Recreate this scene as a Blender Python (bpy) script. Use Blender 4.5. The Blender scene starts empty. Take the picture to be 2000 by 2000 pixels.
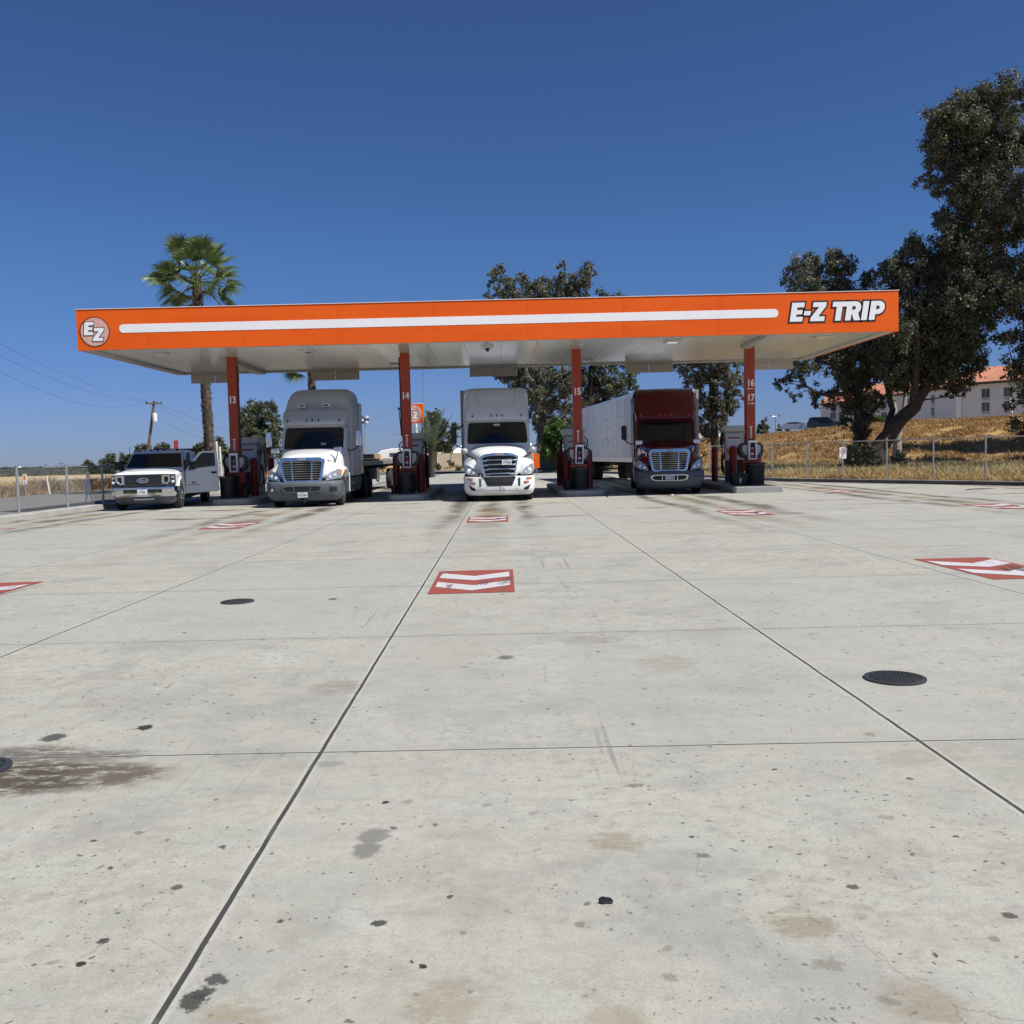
import bpy, math, random
from mathutils import Vector, Matrix
random.seed(7)
R = math.radians
sc = bpy.context.scene
col = sc.collection

# ------------------------------------------------------------------ camera
F = 1849.0                    # focal length in pixels of a 2000 px wide picture
CAMH = 1.5
YAW = math.atan(16 / F)       # camera looks a touch to the right of the lane direction (+Y)
PITCH = math.atan(111.2 / F)
ROLL = 0.0248
R0 = Vector((math.cos(YAW), -math.sin(YAW), 0))
F0 = Vector((math.sin(YAW), math.cos(YAW), 0))
FW = F0 * math.cos(PITCH) - Vector((0, 0, 1)) * math.sin(PITCH)
U0 = R0.cross(FW)
CX = R0 * math.cos(ROLL) - U0 * math.sin(ROLL)
CY = R0 * math.sin(ROLL) + U0 * math.cos(ROLL)
cam_d = bpy.data.cameras.new('camera')
cam = bpy.data.objects.new('camera', cam_d)
col.objects.link(cam)
M3 = Matrix((CX, CY, -FW)).transposed()
cam.matrix_world = Matrix.Translation((0, 0, CAMH)) @ M3.to_4x4()
cam_d.sensor_width = 36
cam_d.lens = 36 * F / 2000
cam_d.clip_start = 0.1
cam_d.clip_end = 9000
sc.camera = cam
O = Vector((0, 0, CAMH))

def ray(px, py):
    return (FW * F + CX * (px - 1000) - CY * (py - 1000)).normalized()
def P(px, py, z=0.0):                       # measured picture point -> point on the level z
    d = ray(px, py); t = (z - CAMH) / d.z
    return O + d * t
def Q(px, py, Y):                           # measured picture point -> point at distance Y
    d = ray(px, py); return O + d * (Y / d.y)
def HY(px):                                 # picture height of the horizon
    return 889 - 0.0248 * (px - 984)

# ------------------------------------------------------------------ materials
class NT:
    def __init__(s, name):
        s.m = bpy.data.materials.new(name); s.m.use_nodes = True
        s.t = s.m.node_tree; s.b = s.t.nodes['Principled BSDF']
        s._o = None
    def n(s, typ, **kw):
        x = s.t.nodes.new(typ)
        for k, v in kw.items(): setattr(x, k, v)
        return x
    def l(s, a, b): s.t.links.new(a, b)
    def put(s, sock, v):
        if isinstance(v, (int, float)): sock.default_value = v
        elif isinstance(v, (tuple, list)):
            sock.default_value = tuple(v) if len(v) == len(sock.default_value) else tuple(v) + (1,)
        else: s.l(v, sock)
    def math(s, op, a, b=0.0, c=None, clamp=False):
        x = s.n('ShaderNodeMath', operation=op); x.use_clamp = clamp
        s.put(x.inputs[0], a); s.put(x.inputs[1], b)
        if c is not None: s.put(x.inputs[2], c)
        return x.outputs[0]
    def mix(s, f, a, b, mode='MIX'):
        x = s.n('ShaderNodeMix', data_type='RGBA', blend_type=mode)
        s.put(x.inputs[0], f); s.put(x.inputs[6], a); s.put(x.inputs[7], b)
        return x.outputs[2]
    def pos(s):
        if s._o is None: s._o = s.n('ShaderNodeNewGeometry')
        return s._o.outputs['Position']
    def obj(s): return s.n('ShaderNodeTexCoord').outputs['Object']
    def mapping(s, v, scale=(1, 1, 1), loc=(0, 0, 0), rot=(0, 0, 0)):
        x = s.n('ShaderNodeMapping'); s.l(v, x.inputs[0])
        x.inputs['Location'].default_value = loc; x.inputs['Scale'].default_value = scale
        x.inputs['Rotation'].default_value = rot
        return x.outputs[0]
    def noise(s, v, scale, detail=4, rough=.55, dist=0.0, col=False):
        x = s.n('ShaderNodeTexNoise'); s.l(v, x.inputs['Vector'])
        x.inputs['Scale'].default_value = scale; x.inputs['Detail'].default_value = detail
        x.inputs['Roughness'].default_value = rough; x.inputs['Distortion'].default_value = dist
        return x.outputs['Color' if col else 'Fac']
    def ramp(s, f, a, b, lo=0.0, hi=1.0, smooth=True):
        x = s.n('ShaderNodeMapRange'); x.interpolation_type = 'SMOOTHSTEP' if smooth else 'LINEAR'
        s.put(x.inputs[0], f); x.inputs[1].default_value = a; x.inputs[2].default_value = b
        x.inputs[3].default_value = lo; x.inputs[4].default_value = hi
        return x.outputs[0]
    def bump(s, h, strength=.3, dist=.01):
        x = s.n('ShaderNodeBump'); x.inputs['Strength'].default_value = strength
        x.inputs['Distance'].default_value = dist; s.l(h, x.inputs['Height'])
        s.l(x.outputs[0], s.b.inputs['Normal'])
    def color(s, v): s.put(s.b.inputs['Base Color'], v)
    def set(s, **kw):
        for k, v in kw.items(): s.put(s.b.inputs[k.replace('_', ' ')], v)

def paint(name, c, rough=.35, metal=0.0, var=.12, scale=3.0, coat=0.0, dirt=0.0, bump=0.0, spec=.5):
    k = NT(name)
    p = k.obj()
    f = k.noise(p, scale, 5, .6)
    dark = tuple(x * (1 - var) for x in c); lite = tuple(min(1, x * (1 + var * .6)) for x in c)
    cc = k.mix(k.ramp(f, .3, .7), dark, lite)
    if dirt:
        g = k.noise(k.mapping(p, (1, 1, .35)), scale * 1.1, 3, .5)
        cc = k.mix(k.math('MULTIPLY', k.ramp(g, .45, .8), dirt), cc, tuple(x * .55 + .03 for x in c))
    k.color(cc)
    k.set(Roughness=k.ramp(k.noise(p, scale, 2), .2, .8, max(.03, rough - .05), min(1, rough + .06)), Metallic=metal)
    k.b.inputs['Coat Weight'].default_value = coat
    k.b.inputs['Specular IOR Level'].default_value = spec
    if bump: k.bump(k.noise(p, scale * 12, 5), bump, .01)
    return k.m

M = {}
M['white_body'] = paint('white_body', (.80, .81, .82), .3, coat=.5, var=.03, dirt=.12)
M['white_cab'] = paint('white_cab', (.66, .67, .68), .35, coat=.3, var=.04, dirt=.15)
M['grey_cab'] = paint('grey_cab', (.46, .47, .48), .35, coat=.3, var=.05, dirt=.12)
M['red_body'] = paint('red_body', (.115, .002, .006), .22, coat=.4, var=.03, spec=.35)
M['charcoal'] = paint('charcoal', (.085, .095, .11), .5, var=.08, dirt=.15)
M['black'] = paint('black', (.012, .012, .013), .55, var=.2)
M['rubber'] = paint('rubber', (.020, .020, .021), .8, var=.25, dirt=.35, bump=.3, scale=6)
M['chassis'] = paint('chassis', (.018, .018, .02), .7, var=.3, dirt=.3)
M['chrome'] = paint('chrome', (.62, .64, .68), .12, metal=1.0, var=.03)
M['alu'] = paint('alu', (.60, .61, .63), .32, metal=1.0, var=.08)
M['galv'] = paint('galv', (.42, .44, .46), .45, metal=.7, var=.12, scale=8)
M['glass'] = paint('glass', (.006, .008, .010), .04, var=.1, spec=.5)
M['lampglass'] = paint('lampglass', (.42, .44, .46), .08, var=.15, coat=1.0, metal=.5, scale=12)
M['lampbright'] = paint('lampbright', (.85, .87, .9), .08, var=.05, coat=1.0)
M['amber'] = paint('amber', (.75, .20, .03), .2, var=.1, coat=.6)
M['plate'] = paint('plate', (.72, .74, .78), .4, var=.05)
M['ink'] = paint('ink', (.02, .025, .08), .5, var=.1)
def fascia_mat():
    k = NT('orange'); p = k.obj(); sep = k.n('ShaderNodeSeparateXYZ'); k.l(p, sep.inputs[0])
    n = k.noise(k.mapping(p, (.25, 1, 1.4)), 1.2, 4, .55)
    cc = k.mix(k.ramp(n, .3, .7), (.74, .104, .006), (.79, .118, .007))
    st = k.noise(k.mapping(p, (5, 5, .35)), 1.0, 5, .7)
    cc = k.mix(k.ramp(st, .56, .80, 0, .22), cc, (.40, .10, .035))
    s = k.math('PINGPONG', k.math('ADD', sep.outputs[0], 99.4), 1.52)
    cc = k.mix(k.ramp(s, .004, .012, .45, 0), cc, (.28, .05, .015))
    k.color(cc); k.set(Roughness=k.ramp(n, .3, .7, .26, .40)); k.b.inputs['Coat Weight'].default_value = .0; k.b.inputs['Specular IOR Level'].default_value = .3
    k.bump(k.math('ADD', n, k.math('MULTIPLY', k.ramp(s, .0, .25, 0, 1), .35)), .25, .05); return k.m
M['orange'] = fascia_mat()
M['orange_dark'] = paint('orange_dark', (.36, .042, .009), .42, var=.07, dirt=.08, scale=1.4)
M['bollard'] = paint('bollard', (.22, .016, .007), .45, var=.12, dirt=.12)
M['white_sign'] = paint('white_sign', (.84, .84, .86), .35, var=.02, scale=.6, dirt=.03)
M['sign_black'] = paint('sign_black', (.018, .012, .012), .5, var=.1)
M['steel_white'] = paint('steel_white', (.62, .62, .60), .4, var=.06, dirt=.15)
M['beige_panel'] = paint('beige_panel', (.50, .49, .46), .5, var=.05, dirt=.1)
M['grey_metal'] = paint('grey_metal', (.34, .35, .37), .4, metal=.2, var=.08, dirt=.15)
M['dark_metal'] = paint('dark_metal', (.05, .052, .056), .45, metal=.3, var=.15)
M['ext_red'] = paint('ext_red', (.45, .012, .012), .3, var=.05, coat=.6)
M['wood'] = paint('wood', (.36, .22, .12), .75, var=.35, scale=5, bump=.3)
M['wood_pale'] = paint('wood_pale', (.55, .36, .20), .75, var=.3, scale=5)
M['polewood'] = paint('polewood', (.15, .105, .075), .85, var=.35, scale=2, bump=.4)
M['bark'] = paint('bark', (.060, .046, .036), .95, var=.5, scale=5, bump=1.0)
M['bark_pale'] = paint('bark_pale', (.32, .28, .24), .9, var=.4, scale=2, bump=.4)
M['tan_wall'] = paint('tan_wall', (.48, .41, .31), .85, var=.12, scale=.4, dirt=.12)
M['stucco'] = paint('stucco', (.56, .62, .72), .85, var=.05, scale=.15, dirt=.06)
M['tile_roof'] = paint('tile_roof', (.50, .21, .12), .8, var=.2, scale=.6)
M['win_dark'] = paint('win_dark', (.06, .08, .10), .15, var=.25, scale=.4)
M['rv_white'] = paint('rv_white', (.80, .80, .80), .4, var=.04, scale=.5, dirt=.04)
M['cream'] = paint('cream', (.80, .76, .50), .45, var=.06, scale=.5)
M['navy'] = paint('navy', (.03, .05, .16), .45)
M['silver'] = paint('silver', (.42, .45, .50), .25, metal=.6, var=.04, coat=.6)
M['black_car'] = paint('black_car', (.012, .016, .022), .2, var=.1, coat=.8)
M['sign_red'] = paint('sign_red', (.42, .03, .04), .5, var=.1)
M['blue_oval'] = paint('blue_oval', (.01, .035, .14), .2, coat=.6)
M['rust'] = paint('rust', (.16, .09, .06), .8, var=.4, scale=6)

def leafmat(name, a, b, c, tr=.25, rough=.55, spec=.4):
    k = NT(name)
    g = k.n('ShaderNodeNewGeometry')
    f = g.outputs['Random Per Island']
    cc = k.mix(k.ramp(f, 0, .6, smooth=False), a, b)
    cc = k.mix(k.ramp(f, .72, 1, smooth=False), cc, c)
    n = k.noise(g.outputs['Position'], .9, 3)
    cc = k.mix(k.ramp(n, .42, .62, 0, .55), cc, a)
    k.color(cc); k.set(Roughness=rough)
    k.b.inputs['Specular IOR Level'].default_value = spec
    if tr:
        tb = k.n('ShaderNodeBsdfTranslucent'); k.l(cc, tb.inputs[0])
        mx = k.n('ShaderNodeMixShader'); mx.inputs[0].default_value = tr
        k.l(k.b.outputs[0], mx.inputs[1]); k.l(tb.outputs[0], mx.inputs[2])
        k.l(mx.outputs[0], k.t.nodes['Material Output'].inputs[0])
    return k.m
M['euca'] = leafmat('euca', (.060, .072, .044), (.135, .145, .098), (.24, .225, .16), .28)
M['euca_far'] = leafmat('euca_far', (.075, .085, .058), (.155, .160, .115), (.25, .23, .17), .28)
M['oak'] = leafmat('oak', (.060, .078, .042), (.115, .135, .075), (.18, .19, .11), .25)
M['green'] = leafmat('green', (.05, .10, .022), (.085, .16, .035), (.14, .20, .06), .3)
M['wire'] = paint('wire', (.20, .21, .22), .5, metal=.5, var=.1)
M['ivy'] = leafmat('ivy', (.015, .024, .012), (.03, .045, .02), (.05, .06, .03), .1)
M['palm'] = leafmat('palm', (.075, .12, .032), (.14, .195, .06), (.28, .31, .14), .25, .4, .6)
M['palm_grey'] = leafmat('palm_grey', (.07, .095, .055), (.12, .15, .09), (.20, .21, .14), .2)
M['drygrass'] = leafmat('drygrass', (.40, .27, .115), (.58, .44, .22), (.34, .24, .11), .2, .8, .2)
M['drygrass_dark'] = leafmat('drygrass_dark', (.19, .115, .06), (.32, .21, .10), (.12, .085, .05), .1, .8, .2)
M['bankgrass'] = leafmat('bankgrass', (.26, .155, .065), (.42, .28, .125), (.17, .105, .05), .15, .8, .2)
M['greygrass'] = leafmat('greygrass', (.36, .34, .18), (.50, .46, .27), (.22, .24, .12), .2, .8, .2)
M['frond_dry'] = leafmat('frond_dry', (.20, .15, .09), (.34, .28, .19), (.12, .085, .055), .0, .9, .2)

# ------------------------------------------------------------------ mesh helpers
class MB:
    def __init__(s): s.v = []; s.f = []
    def add(s, vs, fs):
        o = len(s.v); s.v.extend(tuple(v) for v in vs); s.f.extend(tuple(i + o for i in f) for f in fs)
        return s
    def box(s, a, b):
        x0, y0, z0 = a; x1, y1, z1 = b
        return s.add([(x0, y0, z0), (x1, y0, z0), (x1, y1, z0), (x0, y1, z0), (x0, y0, z1), (x1, y0, z1), (x1, y1, z1), (x0, y1, z1)],
                     [(0, 3, 2, 1), (4, 5, 6, 7), (0, 1, 5, 4), (1, 2, 6, 5), (2, 3, 7, 6), (3, 0, 4, 7)])
    def cyl(s, c, r, h, axis='z', n=20, r2=None):
        r2 = r if r2 is None else r2; vs = []
        for k, (rr, hh) in enumerate(((r, 0), (r2, h))):
            for i in range(n):
                a = 2 * math.pi * i / n; p, q = rr * math.cos(a), rr * math.sin(a)
                vs.append({'z': (c[0] + p, c[1] + q, c[2] + hh), 'y': (c[0] + p, c[1] + hh, c[2] + q), 'x': (c[0] + hh, c[1] + p, c[2] + q)}[axis])
        fs = [(i, (i + 1) % n, n + (i + 1) % n, n + i) for i in range(n)]
        fs += [tuple(range(n))[::-1], tuple(range(n, 2 * n))]
        return s.add(vs, fs)
    def lathe(s, c, prof, axis='z', n=24):          # prof: (radius, height) pairs
        vs = []
        for r, h in prof:
            for i in range(n):
                a = 2 * math.pi * i / n; p, q = r * math.cos(a), r * math.sin(a)
                vs.append({'z': (c[0] + p, c[1] + q, c[2] + h), 'y': (c[0] + p, c[1] + h, c[2] + q), 'x': (c[0] + h, c[1] + p, c[2] + q)}[axis])
        fs = []
        for k in range(len(prof) - 1):
            for i in range(n):
                fs.append((k * n + i, k * n + (i + 1) % n, (k + 1) * n + (i + 1) % n, (k + 1) * n + i))
        if prof[0][0] > 1e-4: fs.append(tuple(range(n))[::-1])
        if prof[-1][0] > 1e-4: fs.append(tuple(range((len(prof) - 1) * n, len(prof) * n)))
        return s.add(vs, fs)
    def tube(s, pts, r, n=8, r2=None):
        pts = [Vector(p) for p in pts]; m = len(pts); vs = []
        up = None
        for i, p in enumerate(pts):
            d = (pts[min(i + 1, m - 1)] - pts[max(i - 1, 0)]).normalized()
            if up is None: up = Vector((0, 0, 1)) if abs(d.z) < .9 else Vector((1, 0, 0))
            a = d.cross(up).normalized(); b = a.cross(d).normalized(); up = b
            if isinstance(r, (list, tuple)): rr = r[i]
            else: rr = r if r2 is None else r + (r2 - r) * i / (m - 1)
            for k in range(n):
                t = 2 * math.pi * k / n
                vs.append(p + a * rr * math.cos(t) + b * rr * math.sin(t))
        fs = [(i * n + k, i * n + (k + 1) % n, (i + 1) * n + (k + 1) % n, (i + 1) * n + k) for i in range(m - 1) for k in range(n)]
        fs += [tuple(range(n))[::-1], tuple(range((m - 1) * n, m * n))]
        return s.add(vs, fs)
    def prism(s, poly, y0, y1, fn=None):            # poly in (x,z), extruded along y
        fn = fn or (lambda x, z: 0.0); n = len(poly)
        vs = [(x, y0 + fn(x, z), z) for x, z in poly] + [(x, y1 + fn(x, z), z) for x, z in poly]
        fs = [tuple(range(n)), tuple(range(n, 2 * n))[::-1]] + [(i, i + n, (i + 1) % n + n, (i + 1) % n) for i in range(n)]
        return s.add(vs, fs)
    def prismz(s, poly, z0, z1):                    # poly in (x,y), extruded along z
        n = len(poly)
        vs = [(x, y, z0) for x, y in poly] + [(x, y, z1) for x, y in poly]
        fs = [tuple(range(n))[::-1], tuple(range(n, 2 * n))] + [(i, (i + 1) % n, (i + 1) % n + n, i + n) for i in range(n)]
        return s.add(vs, fs)
    def prismx(s, poly, x0, x1):                    # poly in (y,z), extruded along x
        n = len(poly)
        vs = [(x0, y, z) for y, z in poly] + [(x1, y, z) for y, z in poly]
        fs = [tuple(range(n)), tuple(range(n, 2 * n))[::-1]] + [(i, i + n, (i + 1) % n + n, (i + 1) % n) for i in range(n)]
        return s.add(vs, fs)
    def loft(s, rings, caps=True):
        n = len(rings[0]); vs = [p for r in rings for p in r]
        fs = [(i * n + k, i * n + (k + 1) % n, (i + 1) * n + (k + 1) % n, (i + 1) * n + k) for i in range(len(rings) - 1) for k in range(n)]
        if caps: fs += [tuple(range(n))[::-1], tuple(range((len(rings) - 1) * n, len(rings) * n))]
        return s.add(vs, fs)
    def ringplate(s, outer, inner, y0, y1, fn=None):   # frame between two outlines in (x,z)
        fn = fn or (lambda x, z: 0.0); n = len(outer); vs = []
        for ps, y in ((outer, y0), (inner, y0), (outer, y1), (inner, y1)): vs += [(x, y + fn(x, z), z) for x, z in ps]
        fs = []
        for i in range(n):
            j = (i + 1) % n
            fs += [(i, j, n + j, n + i), (2 * n + j, 2 * n + i, 3 * n + i, 3 * n + j), (j, i, 2 * n + i, 2 * n + j), (n + i, n + j, 3 * n + j, 3 * n + i)]
        return s.add(vs, fs)
    def xf(s, m):
        s.v = [tuple(m @ Vector(v)) for v in s.v]; return s
    def mesh(s, name):
        me = bpy.data.meshes.new(name); me.from_pydata(s.v, [], s.f); me.update(); return me
    def build(s, name, mat, parent=None, bevel=0.0, sub=0, smooth=.6, fix=True, label=None, **kw):
        me = s.mesh(name)
        if fix:
            import bmesh
            bm = bmesh.new(); bm.from_mesh(me); bmesh.ops.recalc_face_normals(bm, faces=bm.faces); bm.to_mesh(me); bm.free()
        me.materials.append(M[mat] if isinstance(mat, str) else mat)
        if smooth or sub:
            me.polygons.foreach_set('use_smooth', [True] * len(me.polygons))
            if not sub: me.set_sharp_from_angle(angle=smooth)
        o = bpy.data.objects.new(name, me); col.objects.link(o)
        if parent: o.parent = parent
        if sub:
            md = o.modifiers.new('s', 'SUBSURF'); md.levels = sub; md.render_levels = sub
        if bevel:
            md = o.modifiers.new('b', 'BEVEL'); md.width = bevel; md.segments = 2; md.limit_method = 'ANGLE'; md.angle_limit = .6
        if label: o['label'] = label
        for k, v in kw.items(): o[k] = v
        return o

def thing(name, label, cat, loc=(0, 0, 0), rz=0.0, group=None):
    o = bpy.data.objects.new(name, None); col.objects.link(o)
    o.empty_display_size = .2; o.location = loc; o.rotation_euler = (0, 0, rz)
    o['label'] = label; o['category'] = cat
    if group: o['group'] = group
    return o
def tag(o, label, cat, group=None):
    o['label'] = label; o['category'] = cat
    if group: o['group'] = group
    return o
def struct(o, kind='structure'):
    o['kind'] = kind; return o
CH = {}
def copy_tree(o, loc, rz=0.0, label=None, group=None, parent=None):
    c = o.copy(); col.objects.link(c)
    if parent is None:
        c.location = loc; c.rotation_euler = (0, 0, rz)
        if label: c['label'] = label
        if group: c['group'] = group
    else: c.parent = parent
    for ch in list(o.children):
        if ch.name in SRC.get(o.name, ()) or True: copy_tree(ch, None, parent=c)
    return c
SRC = {}

def text_mesh(txt, size, loc, depth=.003, parent=None, mat='ink', name='lettering', bold=.0, shear=0.0, sx=1.0, rx=math.pi / 2, rz=0.0, spacing=1.0):
    cu = bpy.data.curves.new('t', 'FONT'); cu.body = txt; cu.size = size; cu.extrude = depth
    cu.align_x = 'CENTER'; cu.align_y = 'CENTER'; cu.offset = bold * size; cu.shear = shear; cu.space_character = spacing
    cu.resolution_u = 3
    o = bpy.data.objects.new('t', cu); col.objects.link(o)
    dg = bpy.context.evaluated_depsgraph_get(); dg.update()
    me = bpy.data.meshes.new_from_object(o.evaluated_get(dg))
    bpy.data.objects.remove(o); bpy.data.curves.remove(cu)
    me.name = name
    me.transform(Matrix.Diagonal((sx, 1, 1, 1)))
    me.materials.clear(); me.materials.append(M[mat])
    ob = bpy.data.objects.new(name, me); col.objects.link(ob)
    ob.location = loc; ob.rotation_euler = (rx, 0, rz)
    if parent: ob.parent = parent
    return ob

def curve_letters(polys, off, depth, name, mat, parent, loc):      # outlines in (x,z)
    cu = bpy.data.curves.new(name, 'CURVE'); cu.dimensions = '2D'; cu.fill_mode = 'BOTH'
    for p in polys:
        sp = cu.splines.new('POLY'); sp.points.add(len(p) - 1)
        for q, (x, y) in zip(sp.points, p): q.co = (x, y, 0, 1)
        sp.use_cyclic_u = True
    cu.extrude = depth; cu.offset = off
    o = bpy.data.objects.new('t', cu); col.objects.link(o)
    dg = bpy.context.evaluated_depsgraph_get(); dg.update()
    me = bpy.data.meshes.new_from_object(o.evaluated_get(dg))
    bpy.data.objects.remove(o); bpy.data.curves.remove(cu)
    me.name = name; me.materials.clear(); me.materials.append(M[mat])
    ob = bpy.data.objects.new(name, me); col.objects.link(ob)
    ob.location = loc; ob.rotation_euler = (math.pi / 2, 0, 0)
    if parent: ob.parent = parent
    return ob

# ------------------------------------------------------------------ world and sun
SUN = Vector((.65, -.38, 1.0)).normalized()
elev = math.asin(SUN.z); az = math.atan2(SUN.x, SUN.y)       # azimuth clockwise from +Y
w = bpy.data.worlds.new('World'); sc.world = w; w.use_nodes = True
wt = w.node_tree; bg = wt.nodes['Background']
sky = wt.nodes.new('ShaderNodeTexSky'); sky.sky_type = 'NISHITA'; sky.sun_disc = False
sky.sun_elevation = elev; sky.sun_rotation = az
sky.altitude = 1500; sky.air_density = 1.0; sky.dust_density = .35; sky.ozone_density = 3.0
# deep dry-weather blue: grade the sky by its height above the horizon
gg = wt.nodes.new('ShaderNodeTexCoord'); sp_ = wt.nodes.new('ShaderNodeSeparateXYZ'); wt.links.new(gg.outputs['Generated'], sp_.inputs[0])
cr_ = wt.nodes.new('ShaderNodeValToRGB'); wt.links.new(sp_.outputs[2], cr_.inputs[0]); e_ = cr_.color_ramp.elements
e_[0].position = .0; e_[0].color = (.40, .50, .86, 1); e_[1].position = .42; e_[1].color = (.50, .68, 1.0, 1)
for ps, c in ((.06, (.46, .58, .97, 1)), (.20, (.49, .72, 1.05, 1))):
    x_ = e_.new(ps); x_.color = c
mm_ = wt.nodes.new('ShaderNodeMix'); mm_.data_type = 'RGBA'; mm_.blend_type = 'MULTIPLY'; mm_.inputs[0].default_value = 1
wt.links.new(sky.outputs[0], mm_.inputs[6]); wt.links.new(cr_.outputs[0], mm_.inputs[7])
wt.links.new(mm_.outputs[2], bg.inputs[0]); bg.inputs[1].default_value = .061
sl = bpy.data.lights.new('sun', 'SUN'); sl.energy = 4.7; sl.angle = R(.53); sl.color = (1, .965, .885)
so = bpy.data.objects.new('sun', sl); col.objects.link(so)
so.rotation_euler = SUN.to_track_quat('Z', 'Y').to_euler()
so.location = SUN * 50
sc.view_settings.view_transform = 'Standard'; sc.view_settings.look = 'None'
sc.view_settings.exposure = .40; sc.view_settings.gamma = 1
sc.render.engine = 'CYCLES'
sc.render.resolution_x = 1024; sc.render.resolution_y = 1024
sc.cycles.max_bounces = 7; sc.cycles.diffuse_bounces = 4; sc.cycles.glossy_bounces = 3
sc.cycles.transparent_max_bounces = 8
# ------------------------------------------------------------------ concrete apron
JX, JP = -.972, 3.05
def concrete_material():
    k = NT('concrete')
    p = k.pos()
    sep = k.n('ShaderNodeSeparateXYZ'); k.l(p, sep.inputs[0]); X, Y = sep.outputs[0], sep.outputs[1]
    YS = k.math('ADD', Y, k.math('MULTIPLY', X, .027))
    n1 = k.noise(p, .35, 5, .6); n2 = k.noise(p, 2.2, 6, .65); n3 = k.noise(p, 14, 5, .7); n4 = k.noise(p, 90, 3, .7)
    base = k.mix(k.ramp(n1, .35, .65), (.362, .360, .318), (.430, .424, .368))
    base = k.mix(k.ramp(n2,   .40, .62, 0, .62), base, (.425, .40, .318))                 # warm tinge
    base = k.mix(k.ramp(k.noise(k.mapping(p, (1, 1, 1), (31, 7, 0)), .9, 6, .7), .48, .66, 0, .75), base, (.27, .27, .26))
    base = k.mix(k.ramp(k.noise(k.mapping(p, (.35, 3.0, 1), (5, 3, 0)), 1.3, 6, .65), .50, .72, 0, .45), base, (.30, .29, .27))
    base = k.mix(k.ramp(k.noise(k.mapping(p, (1, .55, 1), (11, 23, 0)), 1.1, 5, .6), .55, .75, 0, .6), base, (.50, .50, .455))
    base = k.mix(k.ramp(n3, .42, .66, 0, .42), base, (.27, .262, .235))
    base = k.mix(k.ramp(n4, .48, .68, 0, .50), base, (.21, .205, .185))
    n5 = k.noise(p, 240, 2, .8); base = k.mix(k.ramp(n5, .58, .68, 0, .55), base, (.13, .125, .11))
    base = k.mix(k.ramp(n5, .30, .40, .35, 0), base, (.56, .55, .50))
    br_ = k.noise(k.mapping(p, (2.5, 60, 1)), 1.0, 3, .6); base = k.mix(k.ramp(br_, .52, .75, 0, .25), base, (.28, .275, .255))
    gr_ = k.noise(k.mapping(p, (1, 1, 1), (2, 77, 0)), 6.5, 6, .8); base = k.mix(k.math('MULTIPLY', k.ramp(gr_, .50, .64), k.ramp(n1, .40, .60, .1, .65)), base, (.24, .228, .20))
    gm = k.noise(k.mapping(p, (1, 1.15, 1), (19, 3, 0), (0, 0, .4)), 2.6, 9, .78)
    big = k.ramp(k.noise(k.mapping(p, (1, 1, 1), (7, 50, 0)), .42, 4, .6), .40, .62, .18, .85)
    base = k.mix(k.math('MULTIPLY', k.ramp(gm, .46, .62), k.math('MULTIPLY', big, .62)), base, (.225, .215, .185))
    # each slab its own tone
    fx = k.math('FLOOR', k.math('DIVIDE', k.math('SUBTRACT', X, JX), JP))
    fy = k.math('FLOOR', k.math('DIVIDE', k.math('SUBTRACT', YS, 4.765), 3.11))
    cmb = k.n('ShaderNodeCombineXYZ'); k.l(fx, cmb.inputs[0]); k.l(fy, cmb.inputs[1])
    wn = k.n('ShaderNodeTexWhiteNoise'); k.l(cmb.outputs[0], wn.inputs[0])
    base = k.mix(k.ramp(wn.outputs[0], 0, 1, 0, .62, smooth=False), base, (.33, .33, .315))
    # tyre polished wheel tracks and drip line in each lane
    lx = k.math('ABSOLUTE', k.math('SUBTRACT', k.math('PINGPONG', k.math('ADD', X, .35 + 60.5), 3.025), 0))
    wob = k.math('MULTIPLY', k.math('SUBTRACT', k.noise(k.mapping(p, (1, .25, 1)), .9, 4), .5), 1.2)
    lane = k.math('ADD', lx, wob)
    drip = k.ramp(lane, .0, .55, 1, 0)
    trk = k.ramp(k.math('ABSOLUTE', k.math('SUBTRACT', lane, .95)), .0, .42, 1, 0)
    near = k.ramp(Y, 15, 27, 0, 1)                                   # heavier soiling where the lorries stop
    far_n = k.ramp(k.noise(k.mapping(p, (.45, .9, 1), (0, 9, 0)), 1.15, 6, .65), .35, .56)
    soil = k.math('MULTIPLY', k.math('MULTIPLY', near, far_n), k.math('MAXIMUM', k.math('MAXIMUM', drip, k.math('MULTIPLY', trk, .95)), k.ramp(k.noise(k.mapping(p, (.30, .8, 1), (40, 9, 0)), 1.0, 4, .6), .56, .68)))
    base = k.mix(k.math('MULTIPLY', soil, 1.0, clamp=True), base, (.085, .072, .052))
    base = k.mix(k.math('MULTIPLY', k.math('MULTIPLY', k.ramp(Y, 12, 24, .25, 1), k.ramp(k.noise(p, .5, 3), .42, .62)), k.math('MULTIPLY', drip, .45)), base, (.34, .25, .14))
    # fine rubber streaks along the lanes
    st = k.noise(k.mapping(p, (14, .5, 1)), 1.0, 3, .5)
    stm = k.math('MULTIPLY', k.ramp(st, .58, .70), k.math('MULTIPLY', trk, k.ramp(k.noise(p, .6, 2), .42, .58, 0, .60)))
    base = k.mix(stm, base, (.16, .16, .16))
    # scattered drip spots: three sizes of irregular dots
    pw = k.n('ShaderNodeVectorMath', operation='ADD')
    wv = k.n('ShaderNodeVectorMath', operation='SCALE'); k.l(k.noise(p, 9, 3, .6, col=True), wv.inputs[0]); wv.inputs[3].default_value = .09
    k.l(p, pw.inputs[0]); k.l(wv.outputs[0], pw.inputs[1])
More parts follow.
